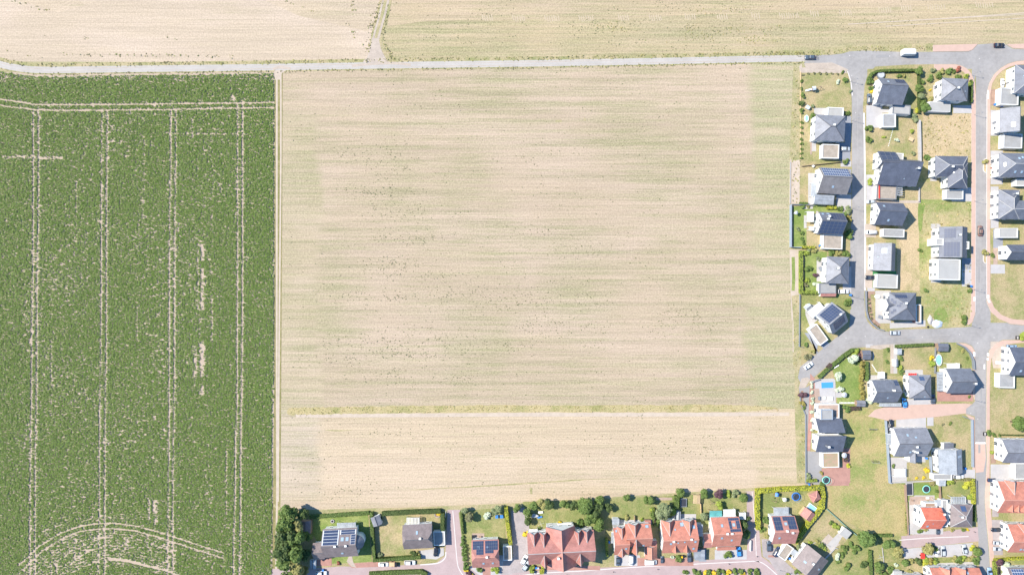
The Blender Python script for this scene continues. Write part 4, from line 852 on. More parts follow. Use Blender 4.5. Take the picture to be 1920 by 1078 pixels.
# ---- west side of the left street
house('house','light grey pyramid hipped house with a white flat terrace wing on its north side',[m_('hip',(1528.5,216.5,1584.5,264.5),5.7,8.6,'roof_grey',ins=5.0),
   m_('flat',(1552,202,1581.5,219),3.0,None,'flat_pale','plaster_white',win=False)],-3,chim=[(0,'N',0.52,0.88)],door='E')
garage('white garage with a two tone flat roof beside the parked silver car',(1542,271,1573,297),2.9,'flat_gravel','plaster_white',-2,'E')
def crossbar(root,ms):
    pass
house('house','gabled house with a grid of white framed solar panels on its north slope',[m_('gx',(1534.2,315.5,1589.4,363.8),4.6,9.0,'roof_sheen',rf=0.60),
   m_('shed',(1526.8,366,1563,383.6),2.9,3.5,'metal_grey','plaster_white',hi='N',win=False,oh=0.2)],-3,solar=[(0,'N',0.05,0.06,0.95,0.93,12,3,'solar_blue','solar_frame')],sky=[(0,'S',0.44,0.42)],door='E')
canopy('white framed carport roof on the west side of the solar grid house',(1521,343,1532,368),2.8,'metal_pale',-3,'panel',3)
house('house','dark gabled house whose south slope is one black solar roof, between two lush lawns',[m_('gx',(1533.8,398.6,1580.5,439.2),4.8,8.8,'roof_slate',rf=0.58)],-3,
   solar=[(0,'S',0.03,0.05,0.97,0.95,6,4),(0,'N',0.42,0.12,0.97,0.88,5,3)],sky=[(0,'N',0.13,0.25),(0,'N',0.34,0.2,1.1,0.8)],chim=[(0,'N',0.26,0.55),(0,'N',0.22,0.85)],door='E')
garage('pale garage with a brown gravel flat roof behind the black solar house',(1543,440.5,1579.5,467),2.9,'flat_gravel','plaster_white',-2,'E')
canopy('white ribbed glass terrace roof on the lush lawn beside the black solar house',(1513,396.5,1526,416),2.8,'trim_white',-1,'panel',6,along='x')
canopy('small grey square awning below the white ribbed terrace roof',(1516.5,424.5,1527,432.5),2.5,'canvas_grey',-3,'panel',1)
house('house','light grey hipped house with a short north to south ridge inside a lime hedged garden',[m_('hip',(1549.5,481.5,1592,531.8),5.6,8.5,'roof_grey')],-2,chim=[(0,'W',0.44,0.72,'steel')],door='E')
house('garage','flat grey garage edged by a strip of red roof tiles',[m_('flat',(1536,531,1567.5,550),2.8,None,'flat_grey',win=False,parapet='trim_grey'),m_('shed',(1538.5,549.8,1567,556),2.1,2.7,'roof_brick',hi='N',win=False,oh=0.1)],0,door=None,nowin=True,gdoor='E',cat='garage')
house('house','diagonally turned gabled house with solar panels on both roof slopes at the bend',[m_('gx',(1541.6,572.7,1579.6,620.7),4.6,9.0,'roof_grey')],40,
   solar=[(0,'N',0.08,0.12,0.92,0.9,7,5),(0,'S',0.2,0.25,0.85,0.85,7,4)],chim=[(0,'N',0.75,0.88)],door='S')
garage('diagonal garage with a sandy flat roof beside the turned solar house',(1516,618,1553,636.5),2.8,'flat_gravel','plaster_white',-54,'E')
canopy('white diagonal terrace canopy on the north west side of the turned solar house',(1515,573.5,1545,589),2.7,'trim_white',40,'panel',8)
shed('small white square garden shed set diagonally on the lawn near the field fence',(1510.5,571,1522,581),2.0,2.5,'gx','metal_pale','plaster_white',40)
# ---- between the two streets
house('house','slate gabled house with a curved clipped hedge and round pool at the street corner',[m_('gx',(1644.6,148,1693.6,196),4.6,8.6,'roof_slate',rf=0.64),m_('flat',(1674,197,1707,214.5),3.0,None,'flat_pale',win=False,parapet='trim_grey')],-4,
   solar=[(0,'N',0.6,0.1,0.97,0.6,4,2)],sky=[(0,'N',0.3,0.5)],dorm=[],door='S')
garage('white double garage with a pale bar across its roof, south of the slate corner house',(1655,214,1679.5,238.5),2.8,'flat_grey','plaster_white',0,'W')
house('house','mid grey hipped house ringed by young shrubs at the street corner with pink footway',[m_('hip',(1766,147.5,1814.8,189),5.8,8.6,'roof_grey',ins=4.2)],-3,chim=[(0,'S',0.45,0.95,'steel')],sky=[(0,'E',0.6,0.4,0.5,0.7)],door='S')
garage('pale grey flat garage attached to the hipped house above the straw plot',(1742,191,1783,209.5),2.9,'flat_pale','plaster_grey',-2,'E',parapet=None)
house('house','large dark slate house with a lopsided gable and a solar wing facing north',[m_('gx',(1646.5,299,1719,348.5),4.2,8.8,'roof_dark',rf=0.86),
   m_('gx',(1644.5,284.5,1678,318),4.3,8.5,'roof_dark',rf=0.30),m_('flat',(1677,287.5,1693.5,308),3.6,None,'flat_pale',win=False)],-3,solar=[(1,'N',0.06,0.05,0.95,0.85,3,2)],chim=[(0,'S',0.87,0.72,'steel')],sky=[(0,'S',0.63,0.3,0.4,0.4)],door='S')
garage('garage with a brown gravel flat roof south of the lopsided gable house',(1644,348.6,1681,373.5),2.9,'flat_gravel','plaster_white',-2,'W',parapet='trim_grey')
canopy('blue grey slatted pergola between the gravel roofed garage and a small lawn',(1682,350,1692,367),2.5,'metal_grey',0,'slat',4,along='x',name='pergola',cat='pergola')
house('house','dark slate gabled house with two roof windows beside a sandy drive',[m_('gx',(1641.2,380.2,1692.8,422.4),4.8,8.7,'roof_dark',rf=0.58)],-3,sky=[(0,'N',0.22,0.45),(0,'S',0.42,0.35)],door='S')
garage('grey flat garage behind the white car on the sandy drive',(1656,429.5,1695.5,444.5),2.8,'flat_grey','plaster_white',-2,'W',parapet='plaster_grey')
house('house','grey gabled house with its ridge running north and one pale solar square',[m_('gy',(1637.8,456.5,1678.6,508),5.0,8.8,'roof_grey',rf=0.60)],-2,solar=[(0,'W',0.19,0.45,0.38,0.75,2,2,'skylight_glass','solar_frame')],chim=[],sky=[(0,'W',0.5,0.25,0.4,0.4)],door='S')
garage('wide pale grey flat garage standing on green artificial turf',(1644,514.5,1683,540),2.8,'flat_pale','plaster_white',-2,'W',parapet='plaster_grey')
house('house','grey hipped villa with scattered solar panels and a small west gable porch',[m_('hip',(1667.5,548.5,1717.5,600),5.6,8.8,'roof_slate'),m_('gx',(1661,560,1680,584),4.4,6.6,'roof_slate',win=False,oh=0.3)],-1,
   solar=[(0,'W',0.30,0.18,0.42,0.40,2,1),(0,'W',0.22,0.08,0.32,0.22,2,1),(0,'W',0.44,0.42,0.52,0.66,2,2),(0,'W',0.6,0.2,0.7,0.4,2,1),(0,'W',0.68,0.08,0.78,0.24,2,1),(0,'W',0.36,0.6,0.42,0.75,1,2),(0,'N',0.15,0.2,0.6,0.45,6,2)],chim=[(0,'N',0.45,0.85,'steel')],door='S')
house('carport','narrow red brick walled carport on the east side of the hipped solar villa',[m_('flat',(1717.5,571,1727,605),2.6,None,'flat_sedum','roof_brick',win=False)],0,door=None,nowin=True,cat='carport')
house('house','dark house with a long ridge, two solar fields and a white west dormer',[m_('gy',(1761,426,1813.6,483.5),5.4,9.4,'roof_slate',rf=0.60),m_('flat',(1758.5,486,1800.5,525),6.0,None,'flat_pale','plaster_white'),m_('flat',(1755.5,447,1769,460),6.4,None,'flat_pale','plaster_white',win=False),m_('flat',(1806.5,453,1817,467),6.0,None,'flat_pale','plaster_white',win=False)],-1,
   solar=[(0,'W',0.06,0.22,0.36,0.72,5,4),(0,'W',0.5,0.2,0.96,0.9,7,5)],chim=[(0,'W',0.28,0.85,'steel')],door='E')
house('house','dark L shaped hipped house with pale ridge lines below the straw plot',[m_('hip',(1753.7,293,1814.4,332),5.6,8.8,'roof_dark',ridge='ridge_pale'),m_('hip',(1777.5,306,1814,353),5.6,8.6,'roof_dark',ridge='ridge_pale',oh=0.42)],-1,chim=[(0,'S',0.38,0.85,'steel')],sky=[(1,'W',0.4,0.4,0.4,0.7)],door='E')
garage('flat garage with grey gravel roof below the L shaped hipped house',(1774.5,355.5,1806,373.5),3.0,'flat_grey','plaster_white',-1,'E',parapet='plaster_grey')
# ---- east side of the right street
house('house','blue grey hipped house with a white two storey west wall at the curved pink footway',[m_('hip',(1903,123,1960,176),5.8,8.8,'roof_slate',ridge='ridge_pale'),m_('flat',(1896,133,1906,152),3.2,None,'flat_pale',win=False)],-2,solar=[],sky=[(0,'W',0.42,0.5,0.5,0.5)],door='W')
garage('flat garage with a weathered pale roof and high white west wall on the curve',(1876,165.5,1909.5,197),3.4,'flat_grey','plaster_white',-2,'N')
house('house','grey gabled house with its ridge running north and a small dark solar strip',[m_('gy',(1875,204,1913.3,249),5.0,8.8,'roof_grey',rf=0.66)],-1,solar=[(0,'W',0.62,0.55,0.82,0.8,3,2)],door='W')
garage('grey flat garage joined to the south of the house with the small solar strip',(1882,251,1916.5,278),3.2,'flat_grey','plaster_white',-2,'W',parapet='plaster_grey')
house('house','wide dark hipped house with pale ridge line and several roof windows at the east edge',[m_('hip',(1873.2,287.5,1945,332.5),5.6,9.0,'roof_slate',ridge='ridge_pale')],-1,sky=[(0,'W',0.5,0.35,1.6,0.7),(0,'N',0.45,0.5),(0,'N',0.55,0.4),(0,'S',0.36,0.4),(0,'S',0.53,0.4)],door='S')
house('garage','pale garage south of the wide dark hipped house',[m_('flat',(1905,336,1940,349),2.8,None,'flat_pale','plaster_grey',win=False)],0,door=None,nowin=True,gdoor='W',cat='garage')
house('house','dark L plan hipped house with a white boat and red strip on its drive',[m_('hip',(1872.5,356,1911.5,411),5.6,8.6,'roof_slate',ridge='ridge_pale'),m_('hip',(1872.6,376,1950,411.3),5.6,8.5,'roof_slate',ridge='ridge_pale',oh=0.43)],-1,chim=[(0,'N',0.6,0.5,'steel')],door='W')
garage('pale blue grey flat garage with a stepped corner by the slate drive',(1873.5,428,1908.5,446),2.8,'flat_pale','plaster_grey',0,'W',parapet='plaster_grey')
house('house','dark gabled house with a tall white west gable and windows along its south wall',[m_('gx',(1887,458.8,1950,487.8),5.4,8.6,'roof_dark')],0,solar=[],door='S')
house('house','navy gabled house with a tall white gable above a bare earth yard',[m_('gx',(1892.4,651,1950,704),5.4,9.2,'roof_dark'),m_('flat',(1873.5,700,1902.5,727),3.0,None,'flat_grey','plaster_white',win=False)],-1,sky=[(0,'S',0.30,0.35)],door='W')
house('house','grey gabled house with a blank white west gable beside the pink street table',[m_('gx',(1879.2,823.6,1950,867.5),5.4,8.8,'roof_grey')],0,chim=[(0,'N',0.52,0.85,'steel')],door='S')
garage('long garage with a dark opening south of the white gabled grey house',(1903,868,1935,898),2.8,'flat_grey','plaster_white',0,'W')
house('terraced_house','large red tiled house with three small triangular dormers on its south slope',[m_('gx',(1870.8,902.5,1950,961.5),5.2,9.4,'roof_red')],-1,dorm=[(0,'N',0.27,4.2,-0.03,0.72,1),(0,'S',0.24,1.5,0.22,0.62),(0,'S',0.39,1.5,0.22,0.62),(0,'S',0.53,1.5,0.22,0.62)],chim=[(0,'S',0.62,0.9)],door='W')
house('terraced_house','red tiled house with white gable beside three parked cars at the lower east edge',[m_('gx',(1889.2,983,1955,1035.5),5.2,9.2,'roof_red')],-1,dorm=[(0,'N',0.42,4.0,-0.03,0.75,1)],sky=[(0,'S',0.32,0.3),(0,'S',0.42,0.3)],chim=[(0,'S',0.48,0.8)],door='W')
house('house','house with one big blue solar field at the bottom right corner',[m_('gx',(1889,1064.5,1950,1110),4.4,8.0,'roof_brown')],0,solar=[(0,'N',0.08,0.06,0.45,0.9,5,4,'solar_blue','solar_frame')],door='W')
# ---- middle block south of the cross street
house('house','grey gabled house with a small blue solar square on its roof by the pink lane',[m_('gx',(1635.2,712,1682.4,754.2),4.6,8.6,'roof_slate',rf=0.52)],1,solar=[(0,'N',0.82,0.1,0.97,0.5,2,2)],chim=[(0,'N',0.66,0.85,'trim_white')],sky=[(0,'S',0.52,0.45,0.6,1.0)],dorm=[],door='S')
house('house','grey pyramid roofed house with two small solar panels, middle of three on the pink lane',[m_('hip',(1705,703,1746,746.8),5.2,8.2,'roof_grey',ins=4.0)],1,solar=[(0,'N',0.40,0.15,0.62,0.5,2,2,'solar_blue','solar_frame_dark')],sky=[(0,'S',0.65,0.2,0.7,0.5)],door='S')
house('house','dark gabled house casting a pointed shadow onto the east street',[m_('gx',(1774.3,691,1820.6,737),5.2,9.4,'roof_slate',rf=0.52)],1,chim=[(0,'S',0.9,0.85,'steel')],door='W')
house('house','big grey gabled house with four roof windows and a south porch roof',[m_('gx',(1676.3,802.5,1738.4,855.2),5.0,9.4,'roof_grey',rf=0.53),m_('gy',(1706,846,1717,866.5),4.6,6.6,'roof_grey',win=False,oh=0.2)],1,sky=[(0,'N',0.33,0.45),(0,'N',0.55,0.6,1.0,0.8),(0,'S',0.42,0.35),(0,'S',0.58,0.35)],chim=[(0,'S',0.5,0.8),(0,'S',0.5,0.45,'trim_white')],door='S')
house('house','pale grey ridge roofed house with one glass strip in its narrow east slope',[m_('gy',(1759.8,842,1804,887.4),5.2,7.6,'metal_grey',rf=0.62),m_('shed',(1770,830,1787.5,842),2.6,3.0,'roof_slate',win=False,oh=0.15)],2,sky=[(0,'E',0.28,0.5,1.3,3.4)],door='E')
house('garage','dark flat roofed garage with a white car in front below the ridge roofed house',[m_('flat',(1750,888,1785,899.5),2.8,None,'flat_grey','plaster_white',win=False)],0,door=None,nowin=True,gdoor='E',cat='garage')
# twin house with opposed mono pitch roofs
house('twin_house','pair of dark mono pitched houses with a white gap between them beside the grey lane',[m_('shed',(1529.5,784,1578,808.4),4.6,8.0,'roof_dark',hi='S'),m_('shed',(1529.5,814,1580,847),4.6,8.0,'roof_dark',hi='N'),m_('flat',(1540,808,1572,814.5),3.4,None,'flat_pale','plaster_white',win=False),
   m_('flat',(1533,757.5,1573.5,783.6),3.2,None,'timber_deck','plaster_white'),m_('flat',(1539.5,768,1561.5,786.5),6.0,None,'flat_grey','plaster_white',parapet='blue_wall')],0.5,chim=[(1,'S',0.34,0.4,'steel')],door='W')
garage('garage with a rusty red sedum roof below the twin mono pitched houses',(1542.5,848,1573,876),3.0,'flat_sedum','plaster_white',1,'W')
# ---- southern rows
house('house','brick red gabled house with black solar fields inside the tall yellow hedge',[m_('gx',(1446.5,967,1490.5,1019),5.0,9.2,'roof_brick',rf=0.56)],1,solar=[(0,'N',0.04,0.05,0.36,0.90,3,3),(0,'N',0.45,0.05,0.96,0.30,5,2),(0,'N',0.62,0.3,0.96,0.85,3,2)],sky=[(0,'N',0.53,0.5,1.2,1.3),(0,'S',0.25,0.5)],chim=[(0,'S',0.72,0.95),(0,'N',0.5,0.93,'trim_white')],door='W')
house('house','grey brown gabled house turned diagonally at the bend of the mauve street',[m_('gx',(1495.5,1028.5,1542.5,1079.5),4.4,8.0,'roof_brown')],52,sky=[(0,'N',0.4,0.5),(0,'S',0.5,0.3)],chim=[(0,'N',0.55,0.85,'steel')],door='W')
garage('small diagonal garage with a framed brown flat roof beside two dark cars',(1459.5,1026,1487.5,1043),2.6,'flat_gravel','plaster_white',55,'W')
house('house','red gabled house with a square ring of solar panels around one roof window',[m_('gx',(1333.5,969,1386.4,1023.8),5.0,9.2,'roof_red',rf=0.54),m_('gx',(1319,1001,1334,1026.5),2.6,4.2,'roof_brick',win=False,oh=0.2),m_('shed',(1344.5,1024,1379.5,1031),2.4,3.0,'roof_red',hi='N',win=False,oh=0.15)],2,
   solar=[(0,'N',0.59,0.06,0.97,0.22,5,1),(0,'N',0.59,0.72,0.97,0.88,5,1),(0,'N',0.59,0.24,0.68,0.70,1,3),(0,'N',0.84,0.24,0.97,0.70,2,3)],sky=[(0,'N',0.34,0.5,0.9,1.3),(0,'N',0.755,0.47,1.2,1.4),(0,'S',0.3,0.7),(0,'S',0.66,0.5)],chim=[(0,'N',0.46,0.95),(0,'N',0.62,0.95)],door='S')
house('terraced_house','orange red double house with two tall north cross gables and many roof windows',[m_('gx',(1240,975.5,1306,1035.5),4.8,9.0,'roof_red')],2,dorm=[(0,'N',0.2,5.2,-0.02,0.78,1),(0,'N',0.76,4.6,-0.02,0.78,1),(0,'S',0.35,1.9,0.15,0.60),(0,'S',0.67,1.9,0.15,0.60)],
   sky=[(0,'N',0.58,0.2,1.4,1.6),(0,'N',0.9,0.35,1.2,1.4),(0,'N',0.37,0.45,0.6,0.8),(0,'S',0.22,0.75),(0,'S',0.42,0.8,0.6,0.8),(0,'S',0.6,0.85,0.6,0.8),(0,'S',0.9,0.85),(0,'S',0.88,0.3)],chim=[(0,'S',0.28,0.95),(0,'N',0.78,0.95)],door='S')
house('terraced_house','stepped orange red double house with one tall cross gable on each side of its ridge',[m_('gx',(1172,981.5,1220.5,1024.5),4.8,8.8,'roof_red'),m_('gx',(1150.5,988.5,1178.5,1039.5),4.6,8.6,'roof_red')],2,dorm=[(0,'N',0.34,4.6,-0.04,0.92,1),(0,'S',0.37,3.2,-0.45,0.92,1),(1,'N',0.52,3.4,-0.02,0.7,1),(1,'S',0.5,2.8,0.0,0.62,1)],sky=[(0,'N',0.84,0.2,1.3,1.2),(1,'N',0.18,0.2,0.7,1.0),(1,'S',0.76,0.6),(0,'S',0.68,0.15,1.0,1.1),(1,'N',0.9,0.7,0.6,0.6)],door='S')
house('garage','small red gabled garage between the two orange red double houses',[m_('gy',(1209,1024,1232,1046),2.6,4.4,'roof_red',oh=0.2,win=False),m_('shed',(1221,1012,1231.5,1024.5),2.6,3.4,'roof_brick',win=False,oh=0.1)],1,door=None,nowin=True,gdoor='S',cat='garage')
house('apartment_house','large brick red house with a big central cross gable and six pointed dormers',[m_('gx',(989.5,996,1114.5,1055),5.6,11.4,'roof_brick',ridge='ridge_pale'),m_('gy',(1025,986,1080,1061.5),5.8,11.4,'roof_brick',ridge='ridge_red')],3,
   dorm=[(0,'N',0.10,3.2,-0.01,0.66,1),(0,'N',0.245,3.2,0.0,0.72,1),(0,'N',0.76,3.2,0.0,0.68,1),(0,'N',0.885,3.2,-0.01,0.6,1),(0,'S',0.24,3.0,0.05,0.80,1),(0,'S',0.77,3.0,0.05,0.80,1)],chim=[(1,'W',0.66,0.72,'plaster_cream')],door='S')
house('house','red house with clipped gable ends and two black solar fields around roof windows',[m_('hh',(884.8,1011.5,936,1063),4.4,8.4,'roof_brick',ins=1.6)],2,solar=[(0,'N',0.05,0.06,0.44,0.55,5,3),(0,'N',0.18,0.55,0.44,0.85,3,2),(0,'N',0.50,0.06,0.96,0.6,6,3),(0,'N',0.5,0.6,0.8,0.78,4,1)],sky=[(0,'N',0.25,0.45,1.1,1.4),(0,'N',0.58,0.42,1.0,1.3),(0,'S',0.42,0.4),(0,'S',0.76,0.4)],chim=[(0,'N',0.56,0.97,'plaster_cream')],door='S')
garage('garage half roofed in pale timber in the shadow of the clipped gable red house',(943.5,1023.5,959.5,1050),3.0,'flat_gravel','plaster_white',2,'S')
house('house','brown grey house with clipped gable ends and a hot water panel beside the tall hedge',[m_('hh',(756,982.5,811,1028),4.4,8.2,'roof_brown',ins=1.4)],3,sky=[(0,'N',0.5,0.55,0.8,1.6)],chim=[(0,'N',0.62,0.9,'plaster_cream')],door='S')
garage('narrow flat garage against the tall dark hedge east of the brown grey house',(813,996,834,1022),2.7,'flat_grey','plaster_white',2,'S')
def MBT(a, b):
    mb=MB(); n=14; x=a-0.2; y=0.0; r=2.6
    mb.disc(x,y,0,5.4,r,n,0)
    ring=[(x+(r+0.35)*math.cos(2*PI*i/n),y+(r+0.35)*math.sin(2*PI*i/n),5.4) for i in range(n)]
    mb.slab([(x,y,8.6)]+ring,[(0,i+1,(i+1)%n+1) for i in range(n)],0.2,1)
    return mb
house('house','brown villa with long solar strips, two white roof hatches and a round dark turret',[m_('gx',(606.5,990,671,1043.5),4.6,8.8,'roof_brown'),m_('gx',(587.5,1017,608.5,1048),3.2,5.8,'roof_brown',win=False)],3,
   solar=[(0,'N',0.02,0.08,0.49,0.92,1,5,'solar_cell','solar_frame'),(0,'N',0.52,0.1,0.98,0.36,1,2,'solar_cell','solar_frame'),(0,'N',0.84,0.38,0.98,0.92,1,4,'solar_cell','solar_frame')],sky=[(0,'N',0.6,0.62,1.3,1.7),(0,'N',0.74,0.62,1.3,1.7),(0,'S',0.56,0.35,1.1,1.1)],chim=[(0,'N',0.41,0.97),(0,'N',0.72,0.97)],door='S',
   extra=lambda root,ms: MBT(ms[0].a,ms[0].b).build('turret',[M['plaster_white'],M['roof_slate']],root))
house('house','bright orange roofed house with a broad white west gable beside the meadow',[m_('gx',(1726,951.3,1764.5,991),5.6,9.4,'roof_bright',rf=0.55),m_('flat',(1734,942,1757,951.5),3.0,None,'timber','plaster_white',win=False)],-1,sky=[(0,'S',0.26,0.3),(0,'S',0.45,0.6,0.4,0.4)],chim=[(0,'N',0.86,0.35,'roof_bright')],door='S')
house('garage','flat roofed link with a dark yard between the orange house and the pyramid roofed house',[m_('flat',(1766,937,1777,987),2.9,None,'flat_grey','plaster_white',win=False)],0,door=None,nowin=True,gdoor='S',cat='garage')
house('house','grey brown pyramid roofed house with two blue solar panels beside a ribbed glass roof',[m_('hip',(1782.5,945.2,1823.5,988),5.2,8.2,'roof_brown',ins=4.1,ridge='ridge_pale')],-1,solar=[(0,'N',0.38,0.12,0.62,0.58,2,1,'solar_blue','solar_frame_dark')],chim=[(0,'W',0.45,0.6,'steel')],door='S')
house('terraced_house','row of salmon red roofs cut by the bottom edge of the view',[m_('gx',(1743,1064,1836,1104),5.2,9.0,'roof_red')],0,dorm=[(0,'N',0.30,4.4,-0.02,0.85),(0,'N',0.62,4.4,-0.02,0.85)],sky=[(0,'N',0.72,0.35)],door='S')
shed('small white and brown roofed garden house among shrubs at the bottom edge',(1675.5,1070,1691,1086),2.4,3.0,'gx','flat_pale','plaster_white')
house('house','pale house roof just entering the view at the bottom edge',[m_('gx',(1692,1078,1735,1110),4.6,8.0,'roof_grey')],0,door='S')
# ---- canopies, pergolas, sheds
canopy('white rafters of a terrace pergola north of the grey brown clipped gable house',(762.5,970,786.5,983),2.6,'canvas',0,'slat',9,name='pergola',cat='pergola')
canopy('ribbed white glass terrace roof north of the brown villa with solar strips',(632,979.5,667,990.5),2.7,'metal_pale',2,'panel',12)
canopy('ribbed pale terrace roof north of the brick red solar house in the yellow hedge',(1451,952,1478.5,967.5),2.7,'metal_pale',1,'panel',9)
canopy('teal corrugated terrace roof beside a white one behind the red solar ring house',(1330.5,957,1354,970.5),2.7,'metal_teal',1,'panel',12,post='timber')
canopy('white flat terrace roof beside the teal one behind the red solar ring house',(1356.5,954.5,1379,968),2.8,'trim_white',1,'panel',3)
canopy('small white slatted pergola east of the red solar ring house',(1386,960.5,1398.5,973.5),2.4,'trim_white',0,'slat',6,name='pergola',cat='pergola')
canopy('open timber pergola in a back garden near the black trampoline',(1300,927.5,1313,944),2.4,'timber_pale',-3,'slat',6,name='pergola',cat='pergola',post='timber')
canopy('ribbed white and dark terrace roof north of the grey brown pyramid house',(1783,931,1811,944.5),2.7,'metal_pale',0,'slat',9)
canopy('pale blue terrace roof between the orange house and its link building',(1752.5,937,1765,948.5),2.8,'metal_pale',0,'panel',3)
canopy('bright red awning on the north side of the middle pyramid roofed house',(1703,699.5,1719,704.5),2.6,'plastic_red',0,'panel',4)
canopy('white square terrace sail roof north of the grey house with a blue solar square',(1646,697,1659,709.5),2.6,'trim_white',0,'panel',1)
canopy('white square terrace canopy at the south west of the big grey gabled house',(1676.5,879,1699,893.5),2.6,'trim_white',0,'panel',1)
canopy('long flat grey carport west of the dark house with the pointed shadow',(1756.5,697,1772.5,733),2.6,'metal_grey',1,'panel',6,along='x',name='carport',cat='carport',post='trim_grey')
canopy('narrow grey lean to roof along the west wall of the big grey gabled house',(1665,813,1673.5,833.5),2.4,'metal_grey',0,'panel',4,along='x')
canopy('white beamed terrace frame north of the dark house with the pointed shadow',(1775.5,681,1799.5,690.5),2.6,'trim_white',1,'slat',10,name='pergola',cat='pergola')
canopy('long grey glazed terrace roof south of the grey house with a blue solar square',(1649,755.5,1690,762),2.5,'metal_pale',0,'panel',10)
canopy('grey timber balcony roof at the west of the stepped orange red double house',(1146,997,1151,1018),2.8,'metal_grey',0,'panel',3,along='x')
canopy('pale boarded terrace cover north of the large brick red cross gabled house',(1045,980.5,1072,988),2.6,'canvas',2,'panel',6)
canopy('white stepped awning at the north west corner of the large brick red cross gabled house',(992,991.5,1008,998),2.5,'canvas',2,'panel',3)
shed('brown roofed garden shed beside the dark tree group at the field edge',(564.5,976,582.5,1000.5),2.6,3.3,'gy','roof_brown','timber',0)
shed('light grey gabled garden shed turned in the corner of the dark hedges',(697,967,714.5,985),2.3,3.1,'gy','roof_grey','plaster_white',20)
shed('red tiled octagon like garden hut in the corner of the yellow hedge',(1519.5,922.5,1537,939.5),2.5,3.6,'hip','roof_brick','timber_pale',27)
shed('red tiled pool house beside the light blue pool in the yellow hedge',(1503,955.5,1526,973.5),2.4,3.6,'gy','roof_brick','timber_pale',-36)
shed('slate roofed garden shed at the top of the lawn below the cross street',(1617,656.5,1632.5,674),2.3,3.0,'gx','roof_slate','timber',2)
shed('pale grey flat garden shed east of the white garden path',(1682.5,653.5,1690.5,665),2.3,2.6,'shed','metal_pale','plaster_grey',3)
shed('slim white greenhouse along the white garden path',(1677,673,1684,687.5),2.2,2.6,'gy','metal_pale','plaster_white',1)
shed('dark slate garden shed in the corner plot with the blue oval pool',(1759,643.5,1778,658.5),2.4,3.0,'gx','roof_slate','timber',0)
shed('grey felt roofed shed south of the row of rust coloured columns',(1606.5,750.5,1622.5,762),2.3,2.8,'gx','roof_grey','timber',-2)
shed('light grey square shed beside the timber fence of two small lawns',(1760.5,900,1773,911),2.4,2.7,'shed','metal_pale','plaster_white',0)
shed('slim pale blue shed between two north gardens of the orange red double houses',(1268.5,958.5,1276.5,975),2.3,2.7,'gy','metal_pale','blue_wall',0)
shed('white roofed conservatory north of the stepped orange red double house',(1148,971.5,1161,984),2.5,2.9,'shed','metal_pale','plaster_white',0)
shed('tall slate blue annex between the orange red double house and the solar ring house',(1304.5,982,1317.5,1005),2.8,3.3,'shed','metal_grey','plaster_grey',0)
shed('flat slate blue carport roof by the street between two red houses',(1302,1030,1321.5,1050),2.5,2.8,'shed','metal_grey','trim_grey',1,name='carport')
shed('white boxy garden pavilion on the terrace of the diagonal grey brown house',(1577.5,991.5,1594,1007.5),2.6,2.8,'shed','flat_pale','plaster_white',-38,name='garden_pavilion')
shed('small pale roof shed beside the diagonal framed garage',(1484,1030.5,1496,1042),2.3,2.5,'shed','metal_pale','plaster_white',-35)
shed('pale glass cold frame shed beside the dark tree group and brown villa',(581,1049,592,1066),1.8,2.2,'gy','metal_pale','plaster_white',0)
shed('small brick coloured shed on the terrace of the stepped orange red double house',(1209,974.5,1220,980.5),2.0,2.3,'shed','roof_brick','timber',0)
# ------------------------------------------------------------------ trees, shrubs, hedges
CROWN = {}
def crown_mesh(proto, mk, big):
    key = (proto, mk, big)
    if key in CROWN: return CROWN[key]
    r_ = np.random.default_rng(100+proto+(50 if big else 0))
    if big:
        nl = 9+proto % 4; nq = 1500 if big == 2 else 850; ls = 0.17 if big == 2 else 0.22
        c = r_.normal(size=(nl,3)); c /= np.linalg.norm(c,axis=1,keepdims=True); c *= r_.uniform(0.25,0.62,(nl,1)); c[:,2] *= 0.75
        rad = r_.uniform(0.34,0.52,nl)
    else:
        nl = 5+proto % 3; nq = 300; ls = 0.36
        c = r_.normal(size=(nl,3))*np.array([0.36,0.36,0.22]); rad = r_.uniform(0.45,0.62,nl)
    which = r_.integers(0,nl,nq); d = r_.normal(size=(nq,3)); d /= np.linalg.norm(d,axis=1,keepdims=True)
    d[:,2] = np.where(d[:,2] < -0.35, -d[:,2], d[:,2])
    P = c[which] + d*(rad[which]*r_.uniform(0.72,1.04,nq))[:,None]
    h = np.hypot(P[:,0],P[:,1]); P[:,:2] *= (np.minimum(h,1.03)/np.maximum(h,1e-6))[:,None]
    N = d + r_.normal(size=(nq,3))*0.35 + np.array([0,0,0.25])
    Q = leaf_quads(P, N, ls*r_.uniform(0.7,1.3,nq), r_, 0.8)
    me = quads_mesh('crown', Q, [M['leaf_'+mk]])
    CROWN[key] = me; return me
TRUNK = {}
def trunk_mesh(proto):
    if proto in TRUNK: return TRUNK[proto]
    mb = MB(); r_ = random.Random(proto)
    mb.tube((0,0,0),(0.02,0.01,0.55),0.085,0.06,8); mb.tube((0.02,0.01,0.55),(0,0.03,1.0),0.06,0.03,7)
    for i in range(4):
        a = i*PI/2+r_.random(); z = 0.5+0.1*i
        mb.tube((0.02,0.01,z),(0.38*math.cos(a),0.38*math.sin(a),z+0.42),0.035,0.012,6)
    TRUNK[proto] = mb.mesh('trunk', [M['bark']]); return TRUNK[proto]
TN = [0]
